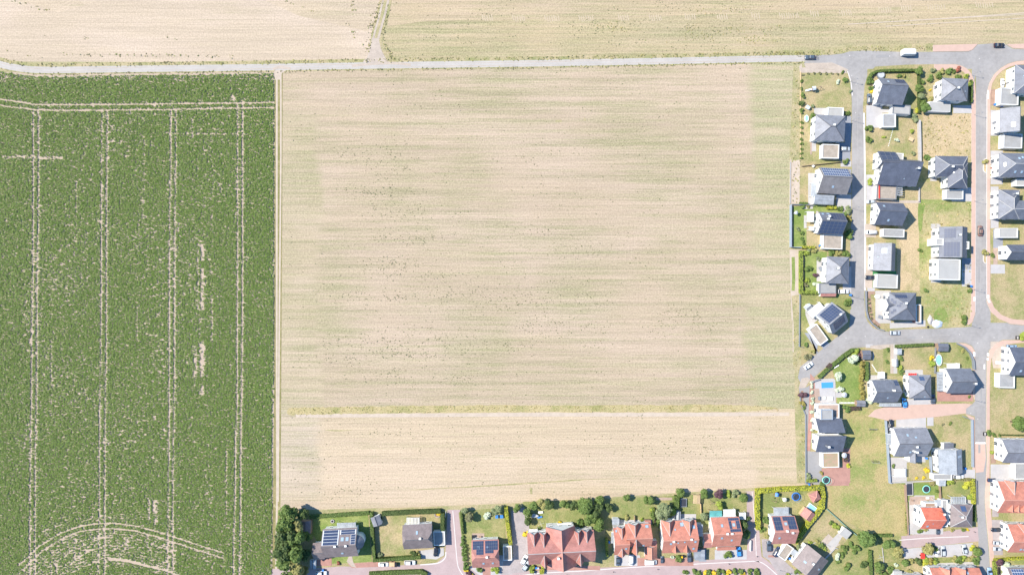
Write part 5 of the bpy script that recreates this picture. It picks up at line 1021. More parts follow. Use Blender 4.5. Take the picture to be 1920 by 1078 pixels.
def plant(x, y, r, mk, label, group=None, kind=None, tall=1.0):
    TN[0] += 1; i = TN[0]; rr = r*S; rz = (i*2.399) % (2*PI)
    tree = (r >= 7.5) if kind is None else kind == 'tree'
    if tree:
        hc = rr*1.5*tall; zc = hc
        wx,wy,_ = G(x,y,zc); k = (H-zc)/H
        root = empty('tree', (wx,wy,0), rz); tag(root, label, 'tree', group)
        t = link('trunk', trunk_mesh(i % 3), root); t.scale = (rr*1.1,rr*1.1,hc*1.0)
        c = link('crown', crown_mesh(i % 6, mk, 2 if r >= 12 else 1), root, (0,0,zc)); c.scale = (rr*1.2*k, rr*(1.08+0.18*((i*7)%5)/4)*k, rr*1.05*tall)
        return root
    zc = rr*0.62*tall; wx,wy,_ = G(x,y,zc)
    o = link('shrub', crown_mesh(i % 5, mk, 0), None, (wx,wy,zc), rz); o.scale = (rr*1.18, rr*(1.05+0.2*((i*3)%4)/3), rr*1.0*tall)
    return tag(o, label, 'shrub', group)
def row(pts, r, mk, label, group, tall=1.0, kind='shrub'):
    for x,y in pts: plant(x, y, r, mk, label, group, kind, tall)
def hedge(pts, wd, h, mk, label, dens=16, leaf=0.34, core='hedge_core', cat='hedge', name='hedge'):
    """clipped hedge: solid core along a polyline with leaves on all faces; wd, pts in survey units at the top"""
    q = [G(x,y,h)[:2] for x,y in pts]; w2 = wd*S/2; mb = MB(); P=[]; N=[]
    k = len(q)
    nrm = []
    for i in range(k):
        a = Vector(q[max(i-1,0)]); b = Vector(q[min(i+1,k-1)]); c = Vector(q[i])
        d = ((b-c).normalized() if i < k-1 else Vector((0,0))) + ((c-a).normalized() if i > 0 else Vector((0,0)))
        d.normalize(); m_ = Vector((-d.y,d.x))
        if 0 < i < k-1:
            cs = max(0.5, m_.dot(Vector((-(b-c).normalized().y,(b-c).normalized().x)))); m_ = m_/cs
        nrm.append(m_)
    core_w = w2-0.08
    Lp=[Vector(q[i])+nrm[i]*core_w for i in range(k)]; Rp=[Vector(q[i])-nrm[i]*core_w for i in range(k)]
    vs_=[(p.x,p.y,0) for p in Lp]+[(p.x,p.y,0) for p in Rp]+[(p.x,p.y,h-0.08) for p in Lp]+[(p.x,p.y,h-0.08) for p in Rp]
    fs=[]
    for i in range(k-1): fs += [(i,i+1,2*k+i+1,2*k+i),(k+i+1,k+i,3*k+i,3*k+i+1),(2*k+i,2*k+i+1,3*k+i+1,3*k+i)]
    fs += [(0,2*k,3*k,k),(k-1,2*k-1,4*k-1,3*k-1)]
    nv = len(vs_); r_ = np.random.default_rng(int(abs(q[0][0]*13+q[0][1]*7)) % 9999)
    for i in range(k-1):
        a = np.array(q[i]); b = np.array(q[i+1]); L_ = np.linalg.norm(b-a)
        n0=np.array(nrm[i]); n1=np.array(nrm[i+1])
        n = int(L_*2*w2*dens)+4; t = r_.random(n)[:,None]; s_ = r_.uniform(-1,1,n)[:,None]*w2
        xy = a*(1-t)+b*t+(n0*(1-t)+n1*t)*s_
        P.append(np.c_[xy, h+r_.normal(0,0.05,n)]); N.append(np.c_[r_.normal(0,.35,n), r_.normal(0,.35,n), np.ones(n)])
        for sg in (-1,1):
            n = int(L_*h*dens*0.8)+3; t = r_.random(n)[:,None]
            xy = a*(1-t)+b*t+(n0*(1-t)+n1*t)*sg*w2
            P.append(np.c_[xy, r_.uniform(0.05,h,n)]); N.append(np.c_[np.tile(n0*sg,(n,1))+r_.normal(0,.3,(n,2)), r_.normal(0.2,.3,n)])
    for e,i in ((0,0),(1,k-1)):
        d = np.array(q[1])-np.array(q[0]) if e==0 else np.array(q[-1])-np.array(q[-2]); d = d/np.linalg.norm(d)*(-1 if e==0 else 1)
        n=int(2*w2*h*dens)+3; s_=r_.uniform(-1,1,n)[:,None]*w2
        P.append(np.c_[np.array(q[i])+np.array(nrm[i])*s_, r_.uniform(0.05,h,n)]); N.append(np.c_[np.tile(d,(n,1))+r_.normal(0,.3,(n,2)), r_.normal(0,.3,n)])
    P=np.concatenate(P); N=np.concatenate(N)
    Q=leaf_quads(P,N,leaf*r_.uniform(0.7,1.3,len(P)),r_,0.8)
    mb.v=[tuple(v) for v in vs_]; mb.f=fs; mb.m=[0]*len(fs)
    mb.v += [tuple(v) for v in Q.reshape(-1,3)]; mb.f += [(nv+4*i,nv+4*i+1,nv+4*i+2,nv+4*i+3) for i in range(len(Q))]; mb.m += [1]*len(Q)
    return tag(mb.build(name,[M[core],M['leaf_'+mk]]), label, cat)
def wall(pts, wd, h, mt, label, name='garden_wall', cat='wall'):
    q=[G(x,y,h*0.5)[:2] for x,y in ribbon(pts, wd, 1)]; mb=MB(); mb.prism(q,0,h); return tag(mb.build(name,[M[mt]]),label,cat)
def fence(pts, h, mt, label, gap=2.2, pm='fence_grey'):
    """posts and panels along a polyline"""
    q=[Vector(G(x,y,h*0.5)[:2]) for x,y in pts]
    root=empty('fence',(q[0].x,q[0].y,0)); tag(root,label,'fence'); o=q[0]; pan=MB(); n=0
    for a,b in zip(q[:-1],q[1:]):
        d=b-a; L_=d.length; d.normalize(); nn=Vector((-d.y,d.x)); k=max(1,int(L_/gap))
        for i in range(k+1):
            p=a+d*(L_*i/k)-o
            if n<100: mb=MB(); mb.box(p.x-0.05,p.y-0.05,0,p.x+0.05,p.y+0.05,h+0.05); mb.build('post',[M[pm]],root); n+=1
        for j in range(5):
            z0=0.08+(h-0.1)*j/5; z1=z0+(h-0.1)/5*0.86; A=a-o; B=b-o; f=nn*0.02
            pan.add([(A.x-f.x,A.y-f.y,z0),(B.x-f.x,B.y-f.y,z0),(B.x+f.x,B.y+f.y,z0),(A.x+f.x,A.y+f.y,z0),(A.x-f.x,A.y-f.y,z1),(B.x-f.x,B.y-f.y,z1),(B.x+f.x,B.y+f.y,z1),(A.x+f.x,A.y+f.y,z1)],
                    [(3,2,1,0),(4,5,6,7),(0,1,5,4),(1,2,6,5),(2,3,7,6),(3,0,4,7)])
    pan.build('slat_panel',[M[mt]],root); return root

# dark tree group at the lower left, each tree by itself
for x,y,r,mk,l,tl in ((540,961,13,'g','green tree at the top of the dark tree group by the farm track',1.2),(568,963,9,'d','dark tree at the north east tip of the tree group, above the brown shed',1.2),
    (532,984,15,'g','broad tree on the west edge of the tree group, level with the brown shed',1.2),(552,985,13,'x','yellowish tree in the upper middle of the tree group',1.1),(541,1007,16,'d','dark tree in the middle of the tree group, west of the pale shed path',1.2),
    (556,1012,15,'g','tree in the tree group facing the brown villa wing',1.2),(531,1030,15,'d','dark tree on the west side of the tree group near the track bend',1.2),(553,1036,16,'g','large green tree in the lower half of the tree group',1.2),
    (534,1055,15,'g','tree near the bottom edge on the track side of the tree group',1.1),(553,1062,14,'x','lighter tree at the bottom of the tree group',1.1),(572,1038,9,'d','small dark tree on the east rim of the tree group',1.0),(577,1003,8,'g','small tree between the brown shed and the brown villa wing',1.0),(545,1082,14,'g','tree cut by the bottom edge below the tree group',1.1)):
    plant(x,y,r*1.22,mk,l,None,'tree',tl)
for a in ((872,957,7.6,'o','olive tree in the north west corner of the garden behind the clipped gable red house'),(880,970,9.5,'s','larger dull olive tree below the olive corner tree'),
    (931,957,9.5,'o','pale tree above the two blue tables'),(914,965,6,'v','small pale shrub west of the two blue tables'),
    (968,953,8,'g','round green tree at the north end of the mauve gravel yard'),(988.5,961,8.5,'g','dark green tree beside the grey covered boat'),(990,977,8.5,'d','dark low tree south of the grey covered boat'),
    (1001,948,9,'g','green tree north of the white garden bench'),(1017,944,9.5,'x','light green tree touching a dark round one behind the big red house'),(1030,946,10.5,'d','dark round tree behind the big red house'),
    (1059,947,9.5,'g','green tree west of a slim dark tree on the long lawn'),(1075,948,9,'d','slim dark tree at the middle of the long lawn edge'),
    (1097,948,17,'g','big broad tree over the east end of the long lawn'),(1124,938,10,'g','tree at the field edge north east of the big broad tree'),(1119,955,13,'d','dark tree east of the big broad tree'),(1108,970,13,'g','tree south of the big broad tree reaching toward the red house'),
    (1126,983,13.5,'g','full green tree at the gable of the big red house'),(1141,951,8,'d','dark tree at the east rim of the big tree cluster'),(1089,981,7,'c','small light tree in the shade north of the big red house'),
    (1175,933,7.6,'g','small tree alone at the field edge above a lawn'),(1215,938,9.5,'g','tree at the field edge beside the brown soil strip'),(1224,955,4.5,'l','bright shrub in the thin hedge line between two lawns'),
    (1224,966,5,'g','dark shrub at the foot of the thin hedge line between two lawns'),(1243,957,15,'o','wide pale olive tree in the garden of the orange red double house'),(1262,960,8,'l','light green bush between the wide olive tree and the slim blue shed'),
    (1276,923,9,'g','dark green tree at the field edge above the dense upright hedge'),(1321,926,9,'g','bushy tree by the timber pergola at the field edge'),(1348,927,9.5,'p','dark purple leaved tree at the field edge'),(1349,948,7.6,'l','yellow green column tree below the purple tree'),
    (1366,926,6,'l','light green bush just east of the purple tree'),(1394,933,9,'g','tree at the east corner of the back gardens beside the lane'),(1320,968,8.5,'o','grey green tree beside the teal terrace roof'),(1378,925,6,'o','pale bush at the field edge in the last back garden'),
    (1400,1001,9,'g','light tree beside the lane east of the red solar ring house'),(1392,988,13,'d','dark tree in the shade east of the red solar ring house'),(1398,972,6,'d','dark bush below the small white pergola'),
    (1273,1048,6,'g','round clipped bush beside the yellow bins'),(1364.5,1040,6.5,'g','round tree on the forecourt of the red solar ring house'),(1260,1044,3.5,'v','pale bush strip on the forecourt of the orange red double house'),
    (987,1000,6.5,'y','bright yellow bush at the west gable of the big red house'),(1049,978,3.5,'y','yellow bush north of the boarded terrace cover'),(1011.5,992,4,'g','green bush beside the white stepped awning'),
    (928.5,1068,6.5,'l','bright round bush in front of the clipped gable red house'),(898,1067,5,'g','dark bush west of the red forecourt path'),(874,1069,4,'y','yellow bush at the south end of the clipped ball row'),(880,1073,5,'p','dark purple bush at the south end of the clipped ball row'),(883,1078,4,'y','yellow bush at the bottom edge near the ball row'),
    (775,1038,5.5,'d','dark round bush beside the terrace of the grey brown house'),(783,1036,4,'x','yellowish bush beside the terrace of the grey brown house'),(938,970,0.1,'g','x'),
    (821,962,5,'y','yellow flower bush at the round bed in the hedge corner'),(714,970,4,'d','dark bush behind the turned grey garden shed'),(711,1040,4.5,'o','thin young tree at the west edge of the tan lawn'),(634,1055,3,'r','red ball bush on the villa front lawn'),(571,1071,8,'b','brownish round bush at the street end of the tree group'),(742,1074,3,'g','small bush on the street island hedge'),
    (1188,950,0.1,'g','x'),(1188,952,0.1,'g','x'),(1176,970,4.5,'x','yellowish bush beside the white roofed conservatory'),(1202.5,973.5,3.5,'l','light bush on the terrace of the stepped double house'),(1240,990,5,'x','bush between the two orange red double houses'),(1233,978,6,'g','green bush at the corner of the red terrace between the double houses')):
    if a[2] > 1: plant(*a)
row([(868,1009),(868,1019),(869.5,1023),(870.5,1029.5),(871,1037),(872,1044),(872.5,1049),(873,1055.5),(874,1063)],4.3,'c','clipped green ball in the row beside the side lane and red house','clipped ball bushes beside the side lane',1.3)
# garden in the yellow hedge and diagonal garden
for a in ((1437.5,975.5,6.5,'g','green bush between the yellow hedge end and the brick red solar house'),(1431,993,5.5,'g','round clipped bush by the lane west of the brick red solar house'),(1438.5,1006,6,'x','pale bush above the dark teal car'),
    (1558.7,979,3.8,'g','small ball bush on the tan lawn, northernmost of three'),(1566.5,985,5.2,'l','bright ball bush on the tan lawn, largest of three'),(1572,989.5,3.8,'g','ball bush on the tan lawn beside the white pavilion'),
    (1520,1017,3.8,'l','bush at the north corner of the diagonal grey brown house'),(1532,1016,4.2,'x','loose yellowish bush north of the diagonal grey brown house'),(1541,1022,5,'g','clipped green bush north east of the diagonal grey brown house'),(1546,1027.5,3.6,'l','lime bush in the shade east of the diagonal house'),(1497.7,1026,5.2,'o','olive bush beside the small pale shed and framed garage'),
    (1625,1012,18,'c','big bright green tree beside the meadow corner'),(1594,1021,5.2,'c','light tree west of the big bright green tree'),(1581,1025,3.8,'g','bush beside the pale drive of the diagonal house, upper one'),(1585,1032.5,4.4,'g','dark bush in the chain east of the pale drive'),(1588,1027.5,3.6,'d','small dark bush in the chain east of the pale drive'),(1579.5,1041,5,'g','green bush halfway down the chain east of the pale drive'),(1568.5,1042,5.6,'v','silver grey bush at the end of the pale drive'),(1571.5,1052,4.4,'g','bush at the lower end of the chain of bushes'),
    (1604,1030,6.6,'g','tree on the tan lawn south west of the big bright tree'),(1619,1059,6.4,'d','dark round tree low on the dry lawn'),(1589,1063,7,'g','green bush cluster at the bottom of the dry lawn'),(1630,1047,4.4,'g','bush against the thin hedge line on the dry lawn'),(1633,1066,4,'p','purple bush in the thin hedge line at the bottom'),(1494.5,1071,4.8,'g','round bush at the drive of the diagonal house'),(1476,1077,3.5,'l','lime bush at the bottom edge by the street bend'),
    (1667.5,1021.5,11,'c','light green tree at the west end of the mauve cul de sac'),(1683,1036,10,'x','brownish green tree in the shrubbery west of the grey parking court'),(1697,1055,7.5,'c','green tree in the middle of the lower shrubbery'),(1706,1051,5,'x','yellowish shrub right of the lower shrubbery tree'),(1679,1058,3.8,'v','small grey green shrub in a bare patch of the lower shrubbery'),(1648,1062,10.5,'g','round tree at the garden path left of the lower shrubbery'),(1659,1076,7,'g','tree cut by the bottom edge left of the small garden house'),(1668,1068,6,'c','light shrub above the small garden house at the bottom edge'),(1705,1072,5,'x','yellow green shrub right of the small garden house at the bottom edge'),
    (1741,1030,11.5,'x','wide olive tree between the red trailer and a white car'),(1752,1027,6,'g','green tree touching the wide olive tree in the parking court'),(1723.5,1051.5,6.4,'d','dark shrub below the red trailer'),(1733,1055,5.5,'h','yellow shrub below the wide olive tree'),(1734,1048,5,'l','lime shrub below the red trailer'),(1743.5,1050.5,5.6,'b','golden brown round shrub south of the wide olive tree'),(1755.5,1050,4.8,'g','green shrub in the strip below the parked silver estate car'),(1754,1055,4,'l','lime shrub above the white terraces at the bottom'),
    (1796.5,1049,6.6,'g','shrub in the strip south of the parking court, near the silver saloon'),(1789,1047,5,'x','olive shrub left of the strip shrub near the silver saloon'),(1806,1045,5,'l','light shrub below the silver saloon'),(1832.5,1034,9.5,'g','dark green tree on the corner of the parking court and the street'),(1824,1028,5,'h','yellow green shrub at the parking court corner'),(1829,1049,7,'c','green shrub mass below the corner tree of the parking court'),(1819,1046,5,'x','yellowish shrub beside the corner tree of the parking court'),
    (1781,902.5,6.6,'l','bright green round shrub south of the dark flat garage'),(1813.6,909.5,6.4,'h','lime round shrub in the corner of the street hedge'),(1820,933,6,'l','bright shrub by the street hedge near the ribbed terrace roof'),(1785.5,993,3.2,'x','small shrub in the front bed of the pyramid roofed house, west one'),(1806.5,992.5,3.4,'g','green shrub in the front bed of the pyramid roofed house'),(1814,992.5,2.6,'y','yellow shrub in the front bed of the pyramid roofed house'),(1726,996,4.4,'g','low shrub in front of the orange house'),(1735,994,3.6,'x','yellowish shrub in front of the orange house'),
    (1875,1054,8.4,'p','dark purple tree inside the lime hedge at the lower right'),(1890,1061,7.4,'v','silvery pale shrub beside the purple tree at the lower right'),(1881,1073,4,'o','olive shrub by the white gable at the lower right'),(1757,921,3.8,'g','shrub by the timber fence near the aqua trampoline'),(1741,942,4,'x','shrub on the terrace near the timber fence'),(1749,906,4,'w','twiggy shrub near the north end of the timber fence')):
    plant(*a)
# right column and estate
for a in ((1911.5,794,16,'g','large dark green tree on the dry plot at the east edge'),(1854.5,812,4.8,'c','street tree in a square frame on the pink footway near the stop line'),(1864,815.5,4.6,'g','shrub next to the framed street tree'),(1873.5,816.5,2.8,'g','tiny shrub in the hedge line east of the framed street tree'),(1860,848,3,'l','lime shrub in the gravel bed by the white gable house'),
    (1697,741,4,'l','light shrub between two houses on the pink lane'),(1817.5,744,2.8,'g','small shrub on the red forecourt at the street corner'),(1808.5,600,7,'g','round bush at the corner of the weedy plot'),(1915.5,629.5,6.4,'l','street tree in a square frame on the eastern side road'),(1748.5,682,5.4,'l','bright shrub by the blue oval pool fence'),(1746.5,671,4,'y','yellow flowering shrub by the blue oval pool fence'),
    (1588.6,568,6.8,'g','bush on the tan corner lawn north of the turned solar house'),(1603.6,662,7.4,'l','light green tree at the bend south of the cross street'),(1587,665,4,'c','shrub in the curving street hedge below the bend'),(1599,674,9.5,'v','large grey green tree beside the light green tree at the bend'),(1610,668,4.4,'p','dark purple shrub west of the slate roofed garden shed'),(1513.4,669.5,6.4,'s','grey olive bush on the verge above the white parked car'),(1571,705,8,'v','pale silver bush on the lush lawn east of the blue pool'),(1574,728,6.6,'v','second pale silver bush, beside the round grey table on the lush lawn'),(1511,647,3.8,'c','green bush at the edging of the corner lawn by the field'),(1523.5,659,3.4,'x','yellowish bush on the verge near the turned solar house'),(1609,679,4,'g','dark shrub at the foot of the large grey green tree'),
    (1505.5,740,7,'p','dark red ball tree beside the narrow lane'),(1505.5,755,5,'b','golden ball tree below the dark red one beside the narrow lane'),(1507,765,3,'g','small green shrub below the golden ball tree'),(1586,766,6,'c','light green bush at the west end of the purple hedge'),(1590,872,4,'h','lime yellow shrub at the corner of the red terrace'),(1629,751,5.4,'v','grey green bush between the felt roofed shed and the next house'),(1575,893,0.1,'g','x'),
    (1541,886,3.4,'b','golden shrub at the corner of the round green trampoline terrace'),(1539,907,3.8,'c','green shrub at the hedge corner near the yard'),(1515,892,5,'o','slim olive shrub along the yard fence'),
    (1592,438,7.4,'c','light green street tree at the gravel roofed garage'),(1593,409.5,5.2,'b','golden brown ball bush at the street by the black solar house'),(1592,394.5,6.6,'o','grey green bush at the north east corner of the lush lawn'),(1572,391.5,3.8,'g','small bush right of the lime oval hedge'),(1577.5,391,3.4,'g','second small bush right of the lime oval hedge'),(1584.5,401,4.6,'c','light bush at the corner of the black solar house lawn'),(1632,341,5.6,'l','bright lime ball tree in a black bed by the red banner'),(1507,388,4,'c','bush at the stone garden in the north west corner of the lush lawn'),(1515,387,3,'x','yellowish bush at the stone garden of the lush lawn'),(1585.5,303,4.8,'g','green bush at the street south of the parked silver car'),
    (1511.5,474,5.4,'l','lime bush at the top of the lime hedged garden'),(1518,468,5,'o','grey green bush at the top of the lime hedged garden'),(1527,471.5,4.8,'x','yellowish bush along the top of the lime hedged garden'),(1558.5,473.5,5.4,'c','clipped bright bush above the light grey hipped house'),(1572,474,5,'x','dry looking bush above the light grey hipped house'),(1588,476,6.6,'g','green bush at the street corner of the lime hedged garden'),(1517,504,6.2,'g','round bush on the lawn of the lime hedged garden'),(1528.5,517,4.4,'p','purple bush beside the white parasol'),(1513.5,525,4.2,'l','lime bush in the south west of the lime hedged garden'),(1510,534,4,'s','brown green bush in the south west of the lime hedged garden'),(1535,486,4,'o','olive bush at the white terrace of the lime hedged garden'),(1530,534,5,'v','pale loose bush by the flat grey garage'),(1580,477,4.4,'c','small bush between dry and green bushes above the hipped house'),
    (1504,437,3.6,'g','green shrub in the brown bed along the dark field fence, north one'),(1504,448,3.2,'c','shrub in the brown bed along the dark field fence, middle one'),(1504.5,438,0.1,'g','x'),(1503,437,0.1,'g','x'),(1507,457,3.2,'g','small tree at the south end of the grey stepping strip'),(1506,433,0.1,'g','x'),(1497,430,4,'o','dull green shrub on the lush lawn at the stepping strip'),
    (1504,179.5,4.6,'g','green ball shrub along the rusty edging, beside the playhouse lawn'),(1504,194.5,4.6,'d','dark ball shrub along the rusty edging, level with the flat terrace wing'),(1503,208.5,3.8,'g','shrub along the rusty edging beside the small light blue pool'),(1503,153,3,'g','tiny shrub along the rusty edging in the north corner'),(1503,167,3,'c','tiny shrub along the rusty edging north of the green ball'),(1570,153.5,3.6,'v','pale shrub on the playhouse lawn'),(1585.5,151,4.4,'c','light shrub at the street corner of the playhouse lawn'),(1523.5,218,4.6,'g','bush beside the red strip at the pyramid roofed grey house'),(1588.6,213.5,4.6,'g','bush by the street beside the flat terrace wing'),(1580,136,3,'g','small shrub on the north edge of the playhouse lawn'),(1594,171,3,'o','shrub at the street edge of the playhouse lawn'),(1524,200,3.2,'o','pale bush by the flat terrace wing'),
    (1631.5,154.5,5.4,'g','green bush below the curve of the clipped hedge'),(1632,166,4,'c','light bush west wall of the slate corner house'),(1635.5,171.5,3.6,'y','yellow bush west of the slate corner house'),(1686,142,4,'g','bush behind the slate corner house'),(1694,143,3.6,'x','yellowish bush behind the slate corner house'),
    (1628.5,241.5,5.6,'g','dark bush at the street corner of the lawn with the sandpit'),(1628,262,5.4,'g','dark bush at the street lower down the lawn with the sandpit'),(1657,257,3.2,'l','tiny lime tree on the lawn with the sandpit'),(1682,262,4,'v','rosette bush in a ring of pale stones'),(1709,247,3.6,'l','tiny lime tree near the stone wall'),(1712,288,3.4,'o','pale shrub at the foot of the stone wall'),
    (1724,134.5,7.6,'g','tree at the north end of the planted line between two gardens'),(1728,153,5.4,'c','shrub in the planted line between two gardens, upper part'),(1723,167,8,'g','tree in the middle of the planted line between two gardens'),(1727.5,180,7.6,'o','olive tree in the lower planted line between two gardens'),(1728,192,7,'g','bush at the lower end of the planted line'),(1736,202,8.6,'c','broad bush beside the pale grey flat garage'),(1716,220.5,6.8,'o','low bush by the north end of the stone wall'),(1720,208,4,'h','lime shrub at the foot of the planted line'),
    (1759,142,5.8,'g','dark round shrub north west of the mid grey hipped house'),(1743.5,147.5,5.4,'c','loose shrub on the tan garden west of the hipped house'),(1780,133,5.4,'c','green shrub along the pink footway, middle of three'),(1767.5,133.5,4.6,'x','pale shrub along the pink footway, west of three'),(1797.5,131.5,5,'r','red leaved shrub along the pink footway'),(1811,143.5,5,'l','bright shrub at the bend of the pink footway'),(1818.5,157.5,4.4,'l','bright shrub east of the mid grey hipped house'),(1797,144,4.6,'g','dark shrub behind the mid grey hipped house'),(1746,186,5,'x','dry shrub beside the white terrace of the hipped house'),(1744,170,2.4,'y','orange parasol like flower bush by the white terrace'),(1789,134,3.4,'g','small shrub beside the red leaved one'),(1749,132,4,'o','shrub at the west end of the pink footway'),
    (1740,296,5.8,'c','shrub on the boundary of the straw plot'),(1848.7,303.5,5.2,'x','tree on the small traffic island, northern street narrowing'),(1862,317,3.8,'r','reddish flower shrub in the bed at the wide hipped house'),(1862,327,3.4,'g','green flower shrub in the bed at the wide hipped house'),(1847,473.5,5.2,'x','tree on the small traffic island, southern street narrowing'),(1862,479,3.8,'g','green shrub in the gravel bed beside the southern narrowing'),(1726,470,4,'g','weedy green shrub on the weedy plot, west side'),(1735,545,4,'c','weed shrub on the weedy plot, south west'),(1819,545,4,'c','weed shrub at the street side of the weedy plot'),(1906,279,3.6,'g','green shrub between the house with small solar strip and wide hipped house'),
    (1665,656,3.2,'g','ball shrub near the slate roofed garden shed'),(1664,678.5,3.8,'c','pale round shrub on the lawn beside the white path'),(1689,672,4,'g','shrub behind the slim white greenhouse'),(1688,689,4.6,'l','light shrub south of the slim white greenhouse'),(1690,698,4.4,'c','shrub below the light shrub south of the greenhouse'),(1769,661,0.1,'g','x'),(1805,659,3.4,'x','small shrub on the oval pool lawn'),(1814,672,2.6,'g','tiny shrub at the wall of the oval pool lawn'),
    (1674,873,3.6,'g','bush between the grey house and its white terrace canopy'),(1738,882,4.4,'y','round yellow flower bush by the blue grey fence'),(1731.5,895.5,2.8,'y','yellow ball bush along the stone edging, east one'),(1718,896.5,2.6,'y','yellow ball bush along the stone edging, west one'),(1782,794,3.4,'g','young shrub on the dry corner lawn'),(1767,795,2.6,'s','tiny brown shrub on the dry corner lawn'),(1600,755,0.1,'g','x')):
    if a[2] > 1: plant(*a)
row([(1502.5,262),(1502.5,270),(1502.5,280),(1502.5,288),(1502.5,296),(1503,240),(1503,250),(1503,230)],2.6,'g','tiny dark shrub in the line along the rusty edging south of the small pool','tiny shrubs along the rusty edging')
row([(1505,141),(1516,138),(1526,138),(1537,138),(1549,138),(1560,138),(1571,139)],2.2,'s','tiny shrub in the line along the top of the playhouse lawn','tiny shrubs along the top of the playhouse lawn')
row([(1615.5,682),(1615.5,693),(1615.5,704),(1615.5,714.5),(1615.5,725.5),(1615.5,736),(1616,746)],4.8,'b','rust and green clipped column in the row between two lawns','clipped columns between the two lawns',1.5)
row([(1522.5,716),(1522.5,723.5),(1523,736),(1523,747),(1522.5,755),(1522.5,772),(1523,787),(1523,806)],3.2,'v','pale green ball in the red bed along the narrow lane','pale ball shrubs along the narrow lane',1.1)
row([(1628,561),(1628.5,568),(1630,577),(1631,583),(1633,590),(1633,597),(1639,608),(1647,613)],2.4,'s','small shrub in the bed along the curved dark wall','small shrubs along the curved dark wall',1.2)
row([(1286,1073),(1302,1072),(1310,1074),(1330,1073),(1348,1072),(1358,1074),(1376,1071),(1390,1071),(1406,1071),(1418,1072),(1422,1077)],5.2,'g','green bush of the mixed planting on the south side of the mauve street','mixed street planting bushes')
row([(1321,1073),(1339,1074),(1366,1073),(1392,1076)],4.6,'y','yellow bush of the mixed planting on the south side of the mauve street','yellow street planting bushes')
hedge([(1503,470),(1503,548),(1536,548.5)],5.4,1.8,'l','tall lime green clipped hedge around the hipped house garden')
hedge([(1503,463.5),(1528,463.5)],4.2,1.4,'h','short lime hedge at the south end of the lush lawn')
hedge([(1551.5,388.6),(1569,388.6)],6.0,1.4,'h','rounded lime oval hedge on the strip by the black solar house')
hedge([(1500.5,381),(1515,381.5)],4,1.4,'c','short green hedge at the corner of the white terrace garden')
hedge([(1630,157),(1630.5,147),(1636,138),(1646,133.5),(1670,132),(1722,131.5)],4.6,1.7,'g','curved dark clipped hedge around the slate corner house')
hedge([(1822,150),(1823,192)],3.2,1.3,'g','slim hedge between the hipped house and the pink footway')
hedge([(1724.5,140),(1724.5,212)],3.0,1.5,'d','thin dark hedge line behind the planted trees')
hedge([(1681,649.5),(1716,647.5),(1751,645.8)],5.0,1.6,'g','straight clipped hedge along the south side of the cross street')
hedge([(1611,655.5),(1599,656),(1582,668),(1566,682),(1549,696),(1537,708)],5.0,1.6,'c','curving street hedge beside the lush lawn')
hedge([(1560,683),(1553,690)],5.4,1.7,'p','purple stretch inside the curving street hedge')
hedge([(1625.5,678),(1626.5,695),(1627,714)],5.2,1.6,'c','dense green hedge between rust columns and the path lawn')
hedge([(1595,766),(1613,765.5)],6.4,1.6,'p','short purple hedge below the lush lawn')
hedge([(1587,850),(1587.5,866)],6.4,1.5,'p','dark purple hedge at the meadow edge of the twin house')
hedge([(1423,993),(1421,957),(1422,921.5),(1470,917.5),(1542,915),(1544.5,932),(1543,950),(1530,968),(1515,985),(1503,1003),(1492,1018)],7.2,2.3,'h','tall yellow green clipped hedge enclosing the brick red solar house garden')
hedge([(1513,901.5),(1533,901)],4.6,1.5,'l','short bright hedge at the end of the grey yard')
hedge([(1550,935),(1545,905),(1546,912)],1.2,1.0,'g','thin creeper hedge behind the yellow hedge corner')
hedge([(1270,930),(1268.5,955)],8,2.4,'g','dense upright hedge at the field edge above the slim blue shed')
hedge([(948.5,951),(952,985),(957.5,1021)],6.6,2.4,'h','tall yellow green hedge along the mauve gravel yard')
hedge([(864.5,958),(866,980),(868,1001)],3.4,1.4,'g','narrow hedge at the side lane beside the olive tree garden')
hedge([(829.5,963),(829.5,996)],7.2,2.6,'d','tall dark hedge between the side lane and the grey brown house')
hedge([(716,963.5),(760,961),(826,958.5)],7.5,1.9,'d','long dark hedge between field and tan lawn')
hedge([(695.5,961),(697,990),(699.5,1030),(702,1050.5),(740,1048.5),(788,1045)],6.0,2.2,'g','long hedge that turns round the tan lawn to the street')
hedge([(580,969),(640,965),(692,961.5)],7,1.0,'c','low green hedge strip at the field side of the villa lawn')
hedge([(692,1077),(740,1074),(790,1072.5),(800,1078)],8,1.6,'g','hedge island cut by the bottom edge in the mauve street')
hedge([(1002,1062),(995.5,1066),(996,1072),(1001,1073)],5,1.5,'l','small hedge square west of the big red house bins')
hedge([(1012,1073.5),(1017,1073),(1018.5,1062)],5,1.5,'h','small hedge square east of the big red house bins')
hedge([(1137.5,1010),(1139,1042)],4,2.0,'l','narrow hedge between the big red house and stepped double house')
hedge([(1825.5,898),(1827.5,945)],5,1.7,'h','lime street hedge east of two small lawns')
hedge([(1787,898.8),(1822,898.2)],3.2,1.2,'w','thin dry hedge south of the white car drive')
hedge([(1827,945),(1829.5,978)],3.2,1.4,'g','thin hedge between the pyramid roofed house and the street')
hedge([(1866,1050.5),(1900,1048),(1990,1043)],4.4,1.5,'h','lime hedge along the front of the blue solar field house')
hedge([(1866,1053),(1868.5,1090)],4.4,1.5,'l','lime hedge along the footway at the lower right')
hedge([(1640,1004.5),(1674,1004)],5,1.5,'c','dark green hedge at the south end of the meadow')
hedge([(1632.5,1032),(1635,1085)],4.4,1.5,'c','thin hedge line on the dry lower lawn')
hedge([(1700.5,940),(1702,1000)],3.4,1.1,'x','loose hedge beside the white stones of the orange house')
hedge([(1224,952),(1225.5,985)],2.6,1.4,'g','thin hedge line between two lawns of the double houses')
